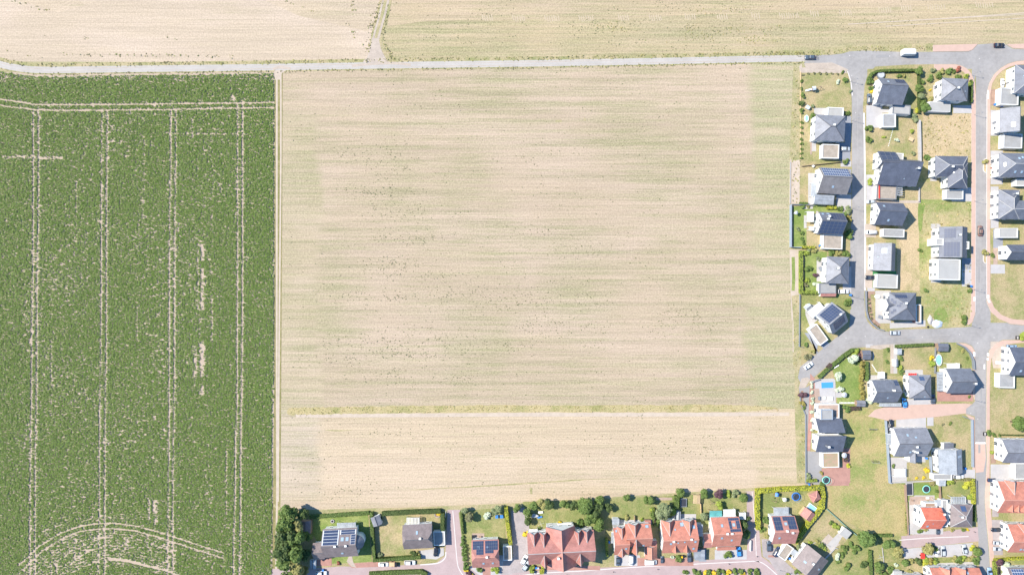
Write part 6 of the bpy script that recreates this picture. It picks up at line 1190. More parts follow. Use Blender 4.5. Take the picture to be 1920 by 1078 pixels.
hedge([(1875,815.5),(1960,817)],1.6,1.2,'d','thin dark hedge line south of the dry plot with the large tree')
# ------------------------------------------------------------------ walls and fences
wall([(1723,226),(1724,270),(1724.5,312)],3.6,1.5,'stone_wall','pale grey stone wall along the straw plot')
wall([(1723,352),(1723,378)],1.6,1.0,'stone_wall','short pale wall beside the small lawn of the lopsided gable house')
wall([(1623.5,545),(1624,570),(1624.5,583),(1628,597),(1636,608),(1647,616.5),(1657,619.5)],1.6,1.1,'fence_grey','curved dark wall around the hipped solar villa')
wall([(1826,692),(1824.5,676),(1819,662),(1809,651),(1795,644)],2.4,1.3,'fence_grey','curved dark wall with pale stones round the oval pool lawn')
wall([(1660.5,788),(1664,840),(1668,905),(1671,905)],1.8,1.4,'blue_wall','blue grey fence wall between meadow and the big grey house')
wall([(1744,855),(1746,897)],1.8,1.4,'blue_wall','blue grey fence wall between the big grey house and the ridge roofed house')
wall([(1822.5,786),(1823.5,875)],2.0,1.2,'blue_wall','white and brown wall along the pink footway')
wall([(1805,780),(1822,787)],1.2,0.9,'fence_grey','dark angled wall at the corner of the dry lawn')
wall([(1671,904.5),(1700,903),(1745,901),(1757,900)],1.6,0.7,'stone_wall','low block edging wall south of the big grey house')
wall([(1697,908),(1699,950),(1702,1002)],2.2,1.2,'timber','brown timber wall between meadow and the orange house')
wall([(1482.5,384),(1482.5,463.5),(1502,464)],1.5,1.7,'blue_wall','pale blue grey wall between field and the lush lawn')
wall([(1484,383.5),(1516,384.5),(1526,386)],1.2,1.2,'fence_grey','dark wall along the north edge of the lush lawn')
wall([(1499.5,385),(1499.6,386)],1.0,0.4,'stone_wall','tiny marker stone at the field corner of the lush lawn')
wall([(1501.5,135),(1501,300)],1.0,0.3,'timber_pale','long rusty edging board between field strip and gardens')
wall([(1481.8,304),(1481.5,382)],1.2,0.4,'stone_wall','white edging blocks along the bare earth strip')
wall([(1499.5,552),(1498.5,650),(1506,651)],0.8,0.9,'fence_grey','thin dark fence wall beside the turned solar house lawn')
wall([(1510.5,776),(1511,906)],1.4,0.8,'fence_grey','dark edge wall between field and the narrow lane')
wall([(1500,737),(1501,755),(1509.5,776)],1.4,0.6,'fence_grey','dark retaining edge beside the dark red ball tree')
wall([(1537,711),(1521,716)],1.6,1.0,'fence_grey','dark wall at the drive below the curving hedge')
wall([(1549,953),(1566,968),(1582,983),(1606,1003)],1.6,1.0,'net_green','long green netting fence between meadow and tan lawn')
wall([(1539,1055),(1566,1026),(1570,1028)],1.6,0.8,'stone_wall','pale wall beside the chain of bushes')
wall([(1520,1020),(1535,1014),(1556,1024)],0.9,0.4,'stone_wall','curved pale path kerb north of the diagonal house')
wall([(1407,1012),(1406.5,1032)],1.4,1.2,'plaster_white','white parapet wall beside the lane tree')
wall([(1654,1026),(1657,1054)],0.8,0.5,'stone_wall','thin pale path line on the dry lower lawn')
wall([(1627,702),(1631,713)],0.8,0.5,'stone_wall','short pale wall at the drive west of the blue solar square house')
fence([(1761,903),(1764,945)],1.6,'timber','brown timber fence between two small lawns')
fence([(1830,900),(1831,944)],1.4,'fence_grey','dark slatted fence along the lower street')
fence([(1754,652),(1753,700)],1.3,'fence_grey','dark fence between dry lawn and oval pool garden')
fence([(1313.5,943),(1314.5,966)],1.4,'timber_pale','pale timber fence between two back gardens')
fence([(1190,966),(1190,980)],1.6,'timber','brown timber screen on the terrace of the stepped double house')
fence([(1227,972),(1228,983)],1.6,'timber','brown timber screen at the east end of the stepped double house')
fence([(1503,312),(1578,304)],1.2,'timber','timber fence between two gardens west of the left street')
fence([(1873,1062),(1874,1090)],1.3,'plastic_black','black fence inside the lime hedge at the lower right')
# ------------------------------------------------------------------ cars
def loft(mb, secs, m=0):
    """secs: (x, half width, z0, z1) boxes lofted along x with rounded shoulders"""
    V=[]
    for x,w_,z0,z1 in secs:
        V.append([(x,-w_*0.94,z0),(x,-w_,z0+(z1-z0)*0.35),(x,-w_*0.96,z0+(z1-z0)*0.8),(x,-w_*0.82,z1),(x,w_*0.82,z1),(x,w_*0.96,z0+(z1-z0)*0.8),(x,w_,z0+(z1-z0)*0.35),(x,w_*0.94,z0)])
    n=8; vs_=[p for r_ in V for p in r_]; fs=[]
    for i in range(len(V)-1):
        for j in range(n): fs.append((i*n+j,i*n+(j+1)%n,(i+1)*n+(j+1)%n,(i+1)*n+j))
    fs.append(tuple(range(n))); fs.append(tuple(range((len(V)-1)*n+n-1,(len(V)-1)*n-1,-1)))
    mb.add(vs_,fs,m)
CARM={}
def car_meshes(t):
    if t in CARM: return CARM[t]
    b=MB(); g=MB(); L_,W_=(4.25,0.88) if t!='van' else (4.9,0.95)
    h=L_/2
    if t=='van':
        loft(b,[(-h,0.80,0.35,1.55),(-h+0.08,W_,0.25,1.82),(0.9,W_,0.25,1.86),(1.35,W_,0.25,1.70),(1.75,W_,0.25,1.12),(h-0.25,W_*0.95,0.28,0.95),(h,0.70,0.35,0.75)])
        g.frus(1.28,-0.72,1.14,1.84,0.72,1.72,-0.02,0.02,0.45,0.02); g.box(-h+0.5,-W_-0.005,1.15,1.2,-W_+0.02,1.58); g.box(-h+0.5,W_-0.02,1.15,1.2,W_+0.005,1.58); g.box(-h-0.02,-0.62,1.1,-h+0.1,0.62,1.5)
        roof=None
    else:
        loft(b,[(-h,0.66,0.40,0.80),(-h+0.12,0.82,0.26,0.93),(-h+0.5,W_,0.22,0.98),(-0.9,W_,0.20,0.98),(0.75,W_,0.20,0.95),(1.15,W_,0.20,0.92),(h-0.3,0.84,0.24,0.80),(h-0.08,0.76,0.28,0.70),(h,0.60,0.36,0.60)])
        tail=-h+0.16 if t=='estate' else -h+0.55
        g.add([(tail,-0.74,0.94),(1.05,-0.74,0.92),(1.05,0.74,0.92),(tail,0.74,0.94),(tail+0.42,-0.58,1.40),(0.32,-0.58,1.44),(0.32,0.58,1.44),(tail+0.42,0.58,1.40)],[(3,2,1,0),(4,5,6,7),(0,1,5,4),(1,2,6,5),(2,3,7,6),(3,0,4,7)])
        roof=MB(); x0=tail+0.46; roof.add([(x0,-0.60,1.395),(0.30,-0.60,1.435),(0.30,0.60,1.435),(x0,0.60,1.395),(x0+0.08,-0.52,1.45),(0.2,-0.52,1.49),(0.2,0.52,1.49),(x0+0.08,0.52,1.45)],[(3,2,1,0),(4,5,6,7),(0,1,5,4),(1,2,6,5),(2,3,7,6),(3,0,4,7)])
    wh=MB(); wh.tube((0,-0.11,0),(0,0.11,0),0.32,0.32,14,0); wh.tube((0,-0.125,0),(0,-0.11,0),0.2,0.2,10,1); wh.tube((0,0.11,0),(0,0.125,0),0.2,0.2,10,1)
    hl=MB(); hl.box(-0.10,-0.17,-0.07,0.05,0.17,0.07)
    CARM[t]=(b.mesh('car_body',[M['paint_white']],True),g.mesh('window',[M['car_glass']]),roof.mesh('car_roof',[M['paint_white']]) if roof else None,wh.mesh('wheel',[M['tyre'],M['rim']]),hl.mesh('headlight',[M['headlight']]),hl.mesh('taillight',[M['taillight']]),h)
    return CARM[t]
def car(x,y,ang,col,label,t='hatch',sc=1.0,name='car'):
    b,g,rf,wh,hl,tl,h=car_meshes(t)
    wx,wy,_=G(x,y,0.7); root=empty(name,(wx,wy,0.13),R(ang)); root.scale=(sc,sc,sc); tag(root,label,'van' if t=='van' else 'car','parked cars')
    def painted(nm,me):
        o=link(nm,me,root); o.material_slots[0].link='OBJECT'; o.material_slots[0].material=M['paint_'+col]; return o
    painted('body',b); link('window',g,root)
    if rf: painted('car_roof',rf)
    for sx in (-1.32,1.32):
        for sy in (-0.78,0.78): link('wheel',wh,root,(sx if t!='van' else sx*1.12,sy if t!='van' else sy*1.08,0.32))
    for sy in (-0.56,0.56): link('headlight',hl,root,(h-0.12,sy,0.66)); link('taillight',tl,root,(-h+0.08,sy,0.78))
for a in ((1518.5,108,180,'slate','dark estate car with a bicycle rack parked at the end of the concrete lane','estate',0.98),(1873.5,85.5,0,'black','black car parked in the lay by at the top right junction','hatch'),(1630,186,90,'slate','dark car on the pale drive west of the slate corner house','estate'),
    (1584,279.5,0,'silver','silver car beside the garage with a two tone roof','estate'),(1633,378.5,180,'silver','silver car by the gravel roofed garage with the red banner','hatch',0.85),(1633,435.5,180,'white','white van on the sandy drive beside a grey flat garage','van',0.85),(1632,520.5,180,'black','dark car with reddish sides in front of the garage on green turf','hatch'),
    (1581,546.5,0,'white','white car beside the flat garage with red tile edge','estate',1.04),(1677.5,624,0,'silver','silver car parked on the cross street below the hipped solar villa','hatch'),(1516,685.5,35,'white','white car parked on the slanting street near the field','hatch',0.95),(1838,432.5,90,'brown','red brown car driving on the right hand street','hatch'),
    (1863.5,302.5,90,'white','white car on the drive west of the wide dark hipped house','estate',0.95),(1896.5,650.5,0,'paleblue','blue car half hidden behind the navy gabled house','hatch'),(1696,754.5,100,'blue','bright blue car on the pink lane forecourt','hatch',0.95),(1749.5,748,92,'slate','dark car with white trim between two houses on the pink lane','hatch',0.9),
    (1669.5,796,75,'black','black car parked at the north wall of the big grey gabled house','hatch'),(1797,893.5,0,'white','white car in front of the dark flat garage','estate'),(1880,155.5,90,'white','white car on the grey green court by the curved footway','hatch',0.8),(1867.5,993,180,'black','dark car on the uppermost of three parking bays by the red houses','hatch',0.9),
    (1870,1017,0,'silver','silver car in the middle parking bay by the red houses','hatch',0.85),(1870.5,1028.5,180,'silver','pale grey car in the lowest parking bay by the red houses','hatch',0.85),(1757.5,1034.5,-95,'white','white hatchback with dark windows beside the wide olive tree','hatch',0.8),(1768,1033,92,'silver','silver estate car in the parking court','estate',1.0),
    (1808.7,1030,100,'silver','pale blue saloon standing alone in the parking court','hatch',0.98),(1855.5,1073,95,'paleblue','grey blue car parked on the footway at the bottom right','estate'),(1759,995,92,'slate','dark car in front of the orange house','hatch',0.7),(1860,900,0,'navy','dark blue car beside the long garage at the east edge','hatch',0.85),
    (1442,1023.5,92,'slate','dark teal car left of the brick red solar house','estate'),(1456.5,1034,60,'navy','dark blue car parked diagonally beside the framed garage','estate',1.02),(1385.5,1034,95,'blue','light blue car at the corner of the red solar ring house','estate',0.95),(1292.5,1044.5,92,'slate','dark slate car in front of the orange red double house','estate',0.92),
    (1241.5,1049,90,'slate','short dark grey car at the end of the timber path','hatch',0.66),(1219.5,1053,0,'white','white van parked along the mauve street by the red garage','van',1.0),(1183,1048.5,-90,'white','white van in front of the stepped double house','van',0.95),(1159,1051,-90,'slate','dark car with a white bonnet in front of the stepped double house','hatch',0.95),
    (983,1049,62,'white','white car leaning over the gravel yard beside the big red house','estate',0.98),(986.5,1060.5,55,'silver','silver car beside the white one at the big red house','estate',1.0),(817,1033.5,-95,'black','black and white car with red tail at the narrow flat garage','hatch',0.95),
    (768.5,1054,0,'white','white car at the hedge end of the tan lawn','estate',1.05),(719,1057.5,0,'white','white pickup with an open trailer along the hedge','hatch',0.95),(602.5,1074,0,'white','white car at the bottom edge in front of the brown villa','estate',1.05),(557.5,1077,5,'white','white car partly under the tree group at the bottom edge','hatch',0.95)):
    car(*a)
# bicycle on the rack of the dark estate car, motorhome, trailers, boat
def simple(name,label,cat,x,y,rot,parts,z=0.13,group=None):
    """parts: list of (part name, material, builder(mb)); the first one may be None to make a one mesh thing"""
    wx,wy,_=G(x,y,z)
    if len(parts)==1:
        mb=MB(); parts[0][2](mb); return tag(mb.build(name,[M[parts[0][1]]],None,(wx,wy,z),R(rot)),label,cat,group)
    root=empty(name,(wx,wy,z),R(rot)); tag(root,label,cat,group)
    for nm,mt,fn in parts:
        mb=MB(); fn(mb); mb.build(nm,[M[mt]],root)
    return root
def wheel_at(x,y,r=0.33):
    return ('wheel','tyre',lambda mb: mb.tube((x,y-0.1,r),(x,y+0.1,r),r,r,12))
simple('motorhome','white motorhome with a cab bulge parked on the verge beside the asphalt','motorhome',1701,101,0,[('body','plastic_white',lambda mb:(mb.frus(-2.9,-1.15,0.45,1.5,1.15,3.1,0.15,0.1,0.05,0.1),mb.frus(1.5,-1.05,1.7,2.5,1.05,2.75,0,0.05,0.45,0.12))),
    ('cab','plastic_white',lambda mb: mb.frus(1.5,-1.0,0.4,3.0,1.0,1.65,0,0.05,0.7,0.15)),('window','car_glass',lambda mb: mb.frus(1.52,-0.93,0.95,2.75,0.93,1.69,0,-0.02,0.6,-0.02)),('roof_hatch','canvas_grey',lambda mb: mb.box(-0.9,-0.35,3.1,-0.3,0.35,3.2)),('roof_hatch','canvas_grey',lambda mb: mb.box(0.5,-0.3,3.1,1.0,0.3,3.18)),
    ('chassis','plastic_black',lambda mb: mb.box(-2.7,-0.95,0.3,1.5,0.95,0.44)),wheel_at(-1.8,-0.9,0.36),wheel_at(-1.8,0.9,0.36),wheel_at(2.0,-0.85,0.36),wheel_at(2.0,0.85,0.36)])
simple('bicycle','bicycle on a rear rack behind the dark estate car','bicycle',1529.5,109,90,[('wheel','tyre',lambda mb:[mb.tube((-0.52+0.32*math.cos(i*PI/8),0,0.8+0.32*math.sin(i*PI/8)),(-0.52+0.32*math.cos((i+1)*PI/8),0,0.8+0.32*math.sin((i+1)*PI/8)),0.03,0.03,5) for i in range(16)]),
    ('wheel','tyre',lambda mb:[mb.tube((0.52+0.32*math.cos(i*PI/8),0,0.8+0.32*math.sin(i*PI/8)),(0.52+0.32*math.cos((i+1)*PI/8),0,0.8+0.32*math.sin((i+1)*PI/8)),0.03,0.03,5) for i in range(16)]),('frame','steel',lambda mb:(mb.tube((-0.52,0,0.8),(0,0,0.75),0.03,0.03,5),mb.tube((0,0,0.75),(0.4,0,1.25),0.03,0.03,5),mb.tube((-0.15,0,1.25),(0.4,0,1.25),0.03,0.03,5),mb.tube((0,0,0.75),(-0.2,0,1.35),0.03,0.03,5),mb.tube((0.52,0,0.8),(0.38,0,1.35),0.03,0.03,5))),('saddle','plastic_black',lambda mb: mb.box(-0.35,-0.08,1.35,-0.08,0.08,1.42)),('handlebar','steel',lambda mb: mb.tube((0.38,-0.3,1.35),(0.38,0.3,1.35),0.025,0.025,5))])
simple('trailer','red covered trailer at the edge of the grey parking court','trailer',1728,1040,90,[('cover','plastic_red',lambda mb: mb.frus(-1.1,-0.7,0.5,1.1,0.7,1.3,0.05,0.05,0.05,0.05)),('drawbar','steel',lambda mb: mb.box(1.1,-0.05,0.4,2.0,0.05,0.5)),wheel_at(0,-0.78,0.3),wheel_at(0,0.78,0.3)])
simple('trailer','open brown trailer with a dark box behind the white pickup','trailer',737,1056.5,0,[('bed','timber_pale',lambda mb: mb.box(-1.5,-0.85,0.5,0.7,0.85,0.62)),('box','plastic_black',lambda mb: mb.box(0.75,-0.85,0.5,1.7,0.85,1.2)),wheel_at(-0.3,-0.92,0.3),wheel_at(-0.3,0.92,0.3)])
simple('boat','grey covered boat under the dark green tree beside the gravel yard','boat',1002,965.5,0,[('hull','canvas_grey',lambda mb: loft(mb,[(-1.5,0.6,0.3,0.9),(0,0.8,0.25,1.0),(1.0,0.55,0.3,0.95),(1.7,0.08,0.5,0.9)])),('cradle','steel',lambda mb: mb.box(-1.0,-0.4,0,1.0,0.4,0.26))])
simple('boat','slim white boat on the drive of the dark L plan hipped house','boat',1862.3,367,90,[('hull','plastic_white',lambda mb: loft(mb,[(-1.7,0.75,0.3,1.1),(0.4,0.9,0.25,1.15),(1.3,0.6,0.3,1.1),(2.0,0.1,0.5,1.05)])),('windscreen','car_glass',lambda mb: mb.frus(-0.6,-0.5,1.14,0.3,0.5,1.5,0.1,0.05,0.4,0.05)),('cradle','steel',lambda mb: mb.box(-1.2,-0.5,0,1.0,0.5,0.28))])
simple('ramp','long red brown plank strip below the slim white boat','plank',1861.5,389,90,[('plank','timber',lambda mb: mb.box(-2.3,-0.5,0,2.3,0.5,0.14))])
# ------------------------------------------------------------------ lamps, pools, trampolines, furniture
lampm=None
def lamp(x,y,label):
    wx,wy,_=G(x,y); root=empty('street_lamp',(wx,wy,0.1)); tag(root,label,'street lamp','street lamps')
    mb=MB(); mb.tube((0,0,0),(0,0,4.3),0.07,0.045,8); mb.build('pole',[M['steel']],root)
    mb=MB(); mb.tube((0,0,4.3),(0.5,0,4.42),0.04,0.03,6); mb.build('arm',[M['steel']],root)
    mb=MB(); mb.frus(0.4,-0.14,4.36,1.0,0.14,4.5,0.05,0.03,0.1,0.03); mb.build('lamp_head',[M['trim_grey']],root)
for a in ((1594.4,153.5,'street lamp at the corner of the playhouse lawn'),(1597,226.5,'street lamp beside the light grey pyramid hipped house'),(1597,391,'street lamp near the lime oval hedge'),(1597,556,'street lamp at the tan corner lawn above the bend'),(1821,141.5,'street lamp at the bend of the pink footway'),(1826,216,'street lamp at the top of the straw plot'),(1826,377.5,'street lamp beside the flat garage of the L shaped hipped house'),
    (1824,543,'street lamp beside the weedy plot'),(1815,609,'street lamp at the cross street junction'),(1824,749,'street lamp at the mouth of the pink lane'),(1462,1068,'street lamp at the bend of the mauve street')): lamp(*a)
def bollard(x,y,label): simple('bollard',label,'bollard',x,y,0,[('post','plastic_black',lambda mb:(mb.tube((0,0,0),(0,0,0.95),0.11,0.09,8),mb.tube((0,0,0.95),(0,0,1.02),0.12,0.05,8)))],0.08,'dark bollards along the mauve streets')
for a in ((1233,1066,'dark bollard on the gutter line near the red garage'),(1366.5,1056,'dark bollard on the gutter line by the red solar ring house'),(1150,1071,'dark bollard on the gutter line near the stepped double house'),(1063,1077,'dark bollard at the bottom edge below the big red house'),(1419,1042,'dark bollard where the lane meets the mauve street'),(1826,996,'dark bollard at the corner of the mauve cul de sac')): bollard(*a)
def pool(label,x,y,rx,ry,mt,rim,h,rot=0,round_=True,name='pool',cat='pool'):
    rx*=S; ry*=S
    def ring(mb,ax,ay,z0,z1,m=0):
        if round_: mb.prism([(ax*math.cos(2*PI*i/28),ay*math.sin(2*PI*i/28)) for i in range(28)],z0,z1,m)
        else: mb.prism([(-ax,-ay),(ax,-ay),(ax,ay),(-ax,ay)],z0,z1,m)
    return simple(name,label,cat,x,y,rot,[('rim',rim,lambda mb: ring(mb,rx,ry,0,h)),('surface',mt,lambda mb: ring(mb,rx-0.28,ry-0.28,h-0.02,h+0.03))])
pool('small light blue garden pool with rounded corners near the rusty edging',1511.5,223,4,6.5,'water','trim_white',0.6)
pool('bright blue covered swimming pool on the grey terrace',1551,721.8,12.3,6.6,'pool_cover','paver_white',0.10,3,False)
pool('light blue oval pool by the dark fence',1758,674.5,6.2,11,'water','trim_white',0.9,2)
pool('light blue rectangular pool beside the red tiled pool house',1522,951,9,5.2,'water','trim_white',0.5,-36,False)
pool('round grey covered pool behind the slate corner house',1650,141.5,7,7,'canvas_grey','fence_grey',0.9)
pool('white round splash pool on the terrace of the hipped solar villa',1644,556,5,3.6,'plastic_white','trim_white',0.6)
def tramp(label,x,y,r,rim,net=True):
    rr=r*S; wx,wy,_=G(x,y,0.8); root=empty('trampoline',(wx,wy,0.1)); tag(root,label,'trampoline')
    mb=MB(); n=24; 
    for i in range(n):
        a,b=2*PI*i/n,2*PI*(i+1)/n; o,q=rr,rr*0.80
        mb.add([(o*math.cos(a),o*math.sin(a),0.8),(o*math.cos(b),o*math.sin(b),0.8),(q*math.cos(b),q*math.sin(b),0.84),(q*math.cos(a),q*math.sin(a),0.84)],[(0,1,2,3)])
    mb.build('rim',[M[rim]],root); mb=MB(); mb.disc(0,0,0.76,0.80,rr*0.82,24); mb.build('mat',[M['net_black']],root)
    for i in range(4):
        a=PI/4+i*PI/2; mb=MB(); mb.tube((rr*0.95*math.cos(a),rr*0.95*math.sin(a),0),(rr*0.95*math.cos(a),rr*0.95*math.sin(a),2.4 if net else 0.78),0.03,0.03,6); mb.build('leg',[M['steel']],root)
    if net:
        mb=MB()
        for i in range(n):
            a,b=2*PI*i/n,2*PI*(i+1)/n; mb.tube((rr*0.97*math.cos(a),rr*0.97*math.sin(a),2.4),(rr*0.97*math.cos(b),rr*0.97*math.sin(b),2.4),0.035,0.035,5,0,False)
        mb.build('top_ring',[M[rim]],root)
tramp('round trampoline with a pale aqua rim on a small lush lawn',1736.5,916.5,7.4,'plastic_aqua',False)
tramp('round netted trampoline with a blue rim inside the yellow hedge',1492,930.5,8,'plastic_blue')
tramp('round netted trampoline with a teal rim on the red terrace',1548.5,899.5,7.4,'plastic_aqua')
simple('trampoline','rectangular black trampoline in a frame beside the dense upright hedge','trampoline',1281,941,0,[('mat','net_black',lambda mb: mb.box(-1.0,-1.5,0.7,1.0,1.5,0.76)),('rim','steel',lambda mb:(mb.box(-1.2,-1.7,0.68,-1.0,1.7,0.74),mb.box(1.0,-1.7,0.68,1.2,1.7,0.74),mb.box(-1.0,-1.7,0.68,1.0,-1.5,0.74),mb.box(-1.0,1.5,0.68,1.0,1.7,0.74)))]+[('leg','steel',lambda mb,sx=sx,sy=sy: mb.box(sx*1.15-0.04,sy*1.65-0.04,0,sx*1.15+0.04,sy*1.65+0.04,2.2)) for sx in(-1,1) for sy in(-1,1)])
simple('covered_basin','dark net covered koi basin in a pale frame beside the timber wall','pond',1704,916,2,[('frame','stone_wall',lambda mb:(mb.box(-1.35,-2.5,0,-1.1,2.5,0.7),mb.box(1.1,-2.5,0,1.35,2.5,0.7),mb.box(-1.1,-2.5,0,1.1,-2.25,0.7),mb.box(-1.1,2.25,0,1.1,2.5,0.7))),('cover','net_black',lambda mb: mb.box(-1.1,-2.25,0,1.1,2.25,0.6))])
def parasol(label,x,y,r,mt,n=8):
    rr=r*S
    def top(mb): mb.slab([(0,0,2.7)]+[(rr*math.cos(2*PI*i/n),rr*math.sin(2*PI*i/n),2.2) for i in range(n)],[(0,i+1,(i+1)%n+1) for i in range(n)],0.04)
    simple('parasol',label,'parasol',x,y,10,[('canopy',mt,top),('pole','steel',lambda mb: mb.tube((0,0,0),(0,0,2.66),0.03,0.03,6)),('base','stone_wall',lambda mb: mb.disc(0,0,0,0.1,0.35,10))])
for a in ((1540,518.5,6,'canvas','large white round parasol on the terrace of the light grey hipped house'),(1259,973,5.5,'canvas','white parasol on the terrace of the orange red double house'),(1467.5,933.5,4.2,'canvas','white round parasol beside the blue rimmed trampoline'),(1578.5,738.5,5.2,'canvas_grey','grey round parasol at the terrace edge near the lush lawn'),(1673,848.5,4.8,'canvas_grey','grey round parasol at the west wall of the big grey house'),(1578.5,851,5.2,'canvas_grey','grey round parasol in the shade beside the twin house'),(1489,400,3.6,'canvas_grey','grey square parasol in the corner of the lush lawn'),(1704,1002,0.1,'canvas','x')):
    if a[2]>1: parasol(a[4],a[0],a[1],a[2],a[3])
def table(label,x,y,w_,d,mt,h=0.74,rot=0,name='garden_table',cat='table',chairs=0):
    w_*=S; d*=S
    ps=[('top',mt,lambda mb: mb.box(-w_/2,-d/2,h-0.06,w_/2,d/2,h))]+[('leg','steel',lambda mb,sx=sx,sy=sy: mb.box(sx*(w_/2-0.1)-0.03,sy*(d/2-0.1)-0.03,0,sx*(w_/2-0.1)+0.03,sy*(d/2-0.1)+0.03,h-0.06)) for sx in(-1,1) for sy in(-1,1)]
    simple(name,label,cat,x,y,rot,ps)
table('left half of a blue table tennis table under the pale tree',931.5,967,5,6.4,'plastic_blue',rot=0); table('right half of a blue table tennis table under the pale tree',940.5,966.8,6,6.4,'plastic_blue',rot=4)
table('slate oval dining table on the terrace by the blue pool',1534.5,746,4.4,7,'fence_grey'); table('white lounge table on the terrace by the blue pool',1544.5,745.5,5,5.4,'plastic_white',0.5)
table('dark dining table on the terrace of the light grey hipped house',1537.5,504,6,8,'fence_grey',rot=30); table('wooden picnic bench on the lawn beside the stone wall',1706.5,262,9,7,'timber_pale',rot=-28); table('white garden bench below the green tree behind the big red house',1013.5,959.3,9,4,'plastic_white',0.5,rot=3); table('blue lounger on the lawn behind the big red house',1012,968.8,9,2.8,'plastic_blue',0.4,rot=14)
table('dark garden table on the terrace of the hipped solar villa',1649,594,8,6,'fence_grey',rot=-20); table('white round topped garden table on the tan garden of the solar grid house',1523.5,312,4.4,4.4,'plastic_white',rot=45); table('brown low table on the terrace of the clipped gable red house',900,1006,5,5,'timber'); table('dark covered grill box on the terrace of the clipped gable red house',887.5,1005.5,5.4,8.5,'plastic_black',1.0); table('white corner sofa on the terrace by the blue pool',1555.5,747,10,8,'plastic_white',0.5); table('wooden lounger at the terrace of the orange house',1709,937,5,3,'timber'); table('white lounger on the pink terrace of the orange house',1738,932.5,6.4,4,'plastic_white',0.45); table('white bench beside the curving street hedge on the lush lawn',1567.5,687,11,2,'plastic_white',0.45,rot=32)
# play equipment and goals
def swing(label,x,y,rot,mt='plastic_blue',slide=True):
    ps=[('frame','timber',lambda mb:(mb.tube((-1.2,-0.9,0),(-1.2,0,2.2),0.06,0.06,6),mb.tube((-1.2,0.9,0),(-1.2,0,2.2),0.06,0.06,6),mb.tube((1.2,-0.9,0),(1.2,0,2.2),0.06,0.06,6),mb.tube((1.2,0.9,0),(1.2,0,2.2),0.06,0.06,6),mb.tube((-1.3,0,2.2),(1.3,0,2.2),0.06,0.06,6))),
        ('seat','plastic_black',lambda mb: mb.box(-0.25,-0.12,0.45,0.25,0.12,0.49)),('rope','steel',lambda mb:(mb.tube((-0.22,0,0.49),(-0.22,0,2.2),0.012,0.012,4),mb.tube((0.22,0,0.49),(0.22,0,2.2),0.012,0.012,4)))]
    if slide: ps+=[('platform','timber',lambda mb:(mb.box(1.3,-0.6,1.2,2.5,0.6,1.3),mb.box(1.32,-0.58,0,1.42,-0.48,2.1),mb.box(2.38,-0.58,0,2.48,-0.48,2.1),mb.box(1.32,0.48,0,1.42,0.58,2.1),mb.box(2.38,0.48,0,2.48,0.58,2.1))),('roof',mt,lambda mb: mb.slab([(1.2,-0.75,2.1),(2.6,-0.75,2.1),(2.6,0,2.6),(1.2,0,2.6),(2.6,0.75,2.1),(1.2,0.75,2.1)],[(0,1,2,3),(3,2,4,5)],0.05)),('slide',mt,lambda mb: mb.slab([(2.5,-0.3,1.25),(4.6,-0.3,0.15),(4.6,0.3,0.15),(2.5,0.3,1.25)],[(0,1,2,3)],0.08))]
    simple('play_tower' if slide else 'swing',label,'playground',x,y,rot,ps)
swing('wooden play tower with a swing and blue slide on the playhouse lawn',1531,167,190,'tarp'); swing('blue slide tower with a swing frame in the yellow hedge garden',1452,933,80,'plastic_blue'); swing('plain swing frame on the lawn behind the timber pergola',1337,940,5,'timber',False)
simple('playhouse','small blue and white plastic playhouse at the rusty edging',"playhouse",1513,202.5,-30,[('wall','plastic_white',lambda mb: mb.box(-0.65,-0.55,0,0.65,0.55,1.0)),('roof','tarp',lambda mb: mb.slab([(-0.8,-0.7,1.0),(0.8,-0.7,1.0),(0.8,0,1.5),(-0.8,0,1.5),(0.8,0.7,1.0),(-0.8,0.7,1.0)],[(0,1,2,3),(3,2,4,5)],0.05))])
def goal(label,x,y,rot): simple('football_goal',label,'goal',x,y,rot,[('frame','steel',lambda mb:(mb.tube((-1.5,0,0),(-1.5,0,1.2),0.05,0.05,6),mb.tube((1.5,0,0),(1.5,0,1.2),0.05,0.05,6),mb.tube((-1.5,0,1.2),(1.5,0,1.2),0.05,0.05,6),mb.tube((-1.5,-0.8,0),(-1.5,0,1.2),0.03,0.03,5),mb.tube((1.5,-0.8,0),(1.5,0,1.2),0.03,0.03,5))),('net','net_black',lambda mb:[mb.tube((-1.5+i*0.3,0,1.2),(-1.5+i*0.3,-0.8,0),0.018,0.018,4,0,False) for i in range(11)]+[mb.tube((-1.5,-0.2*j,1.2-0.3*j),(1.5,-0.2*j,1.2-0.3*j),0.018,0.018,4,0,False) for j in range(4)])])
goal('small football goal at the northern end of the meadow',1635.5,803,-4); goal('small football goal at the southern end of the meadow',1640.5,866.5,176)
def bin_(x,y,mt,label,group=None):
    simple('wheelie_bin',label,'bin',x,y,5,[('body','plastic_black' if mt!='plastic_blue' else mt,lambda mb: mb.frus(-0.3,-0.33,0.1,0.3,0.33,1.0,-0.03,-0.03,-0.03,-0.03)),('lid',mt,lambda mb: mb.box(-0.36,-0.4,1.0,0.36,0.4,1.08)),('wheel','tyre',lambda mb: mb.tube((-0.3,0.3,0.1),(0.3,0.3,0.1),0.1,0.1,8))],0.13,group)
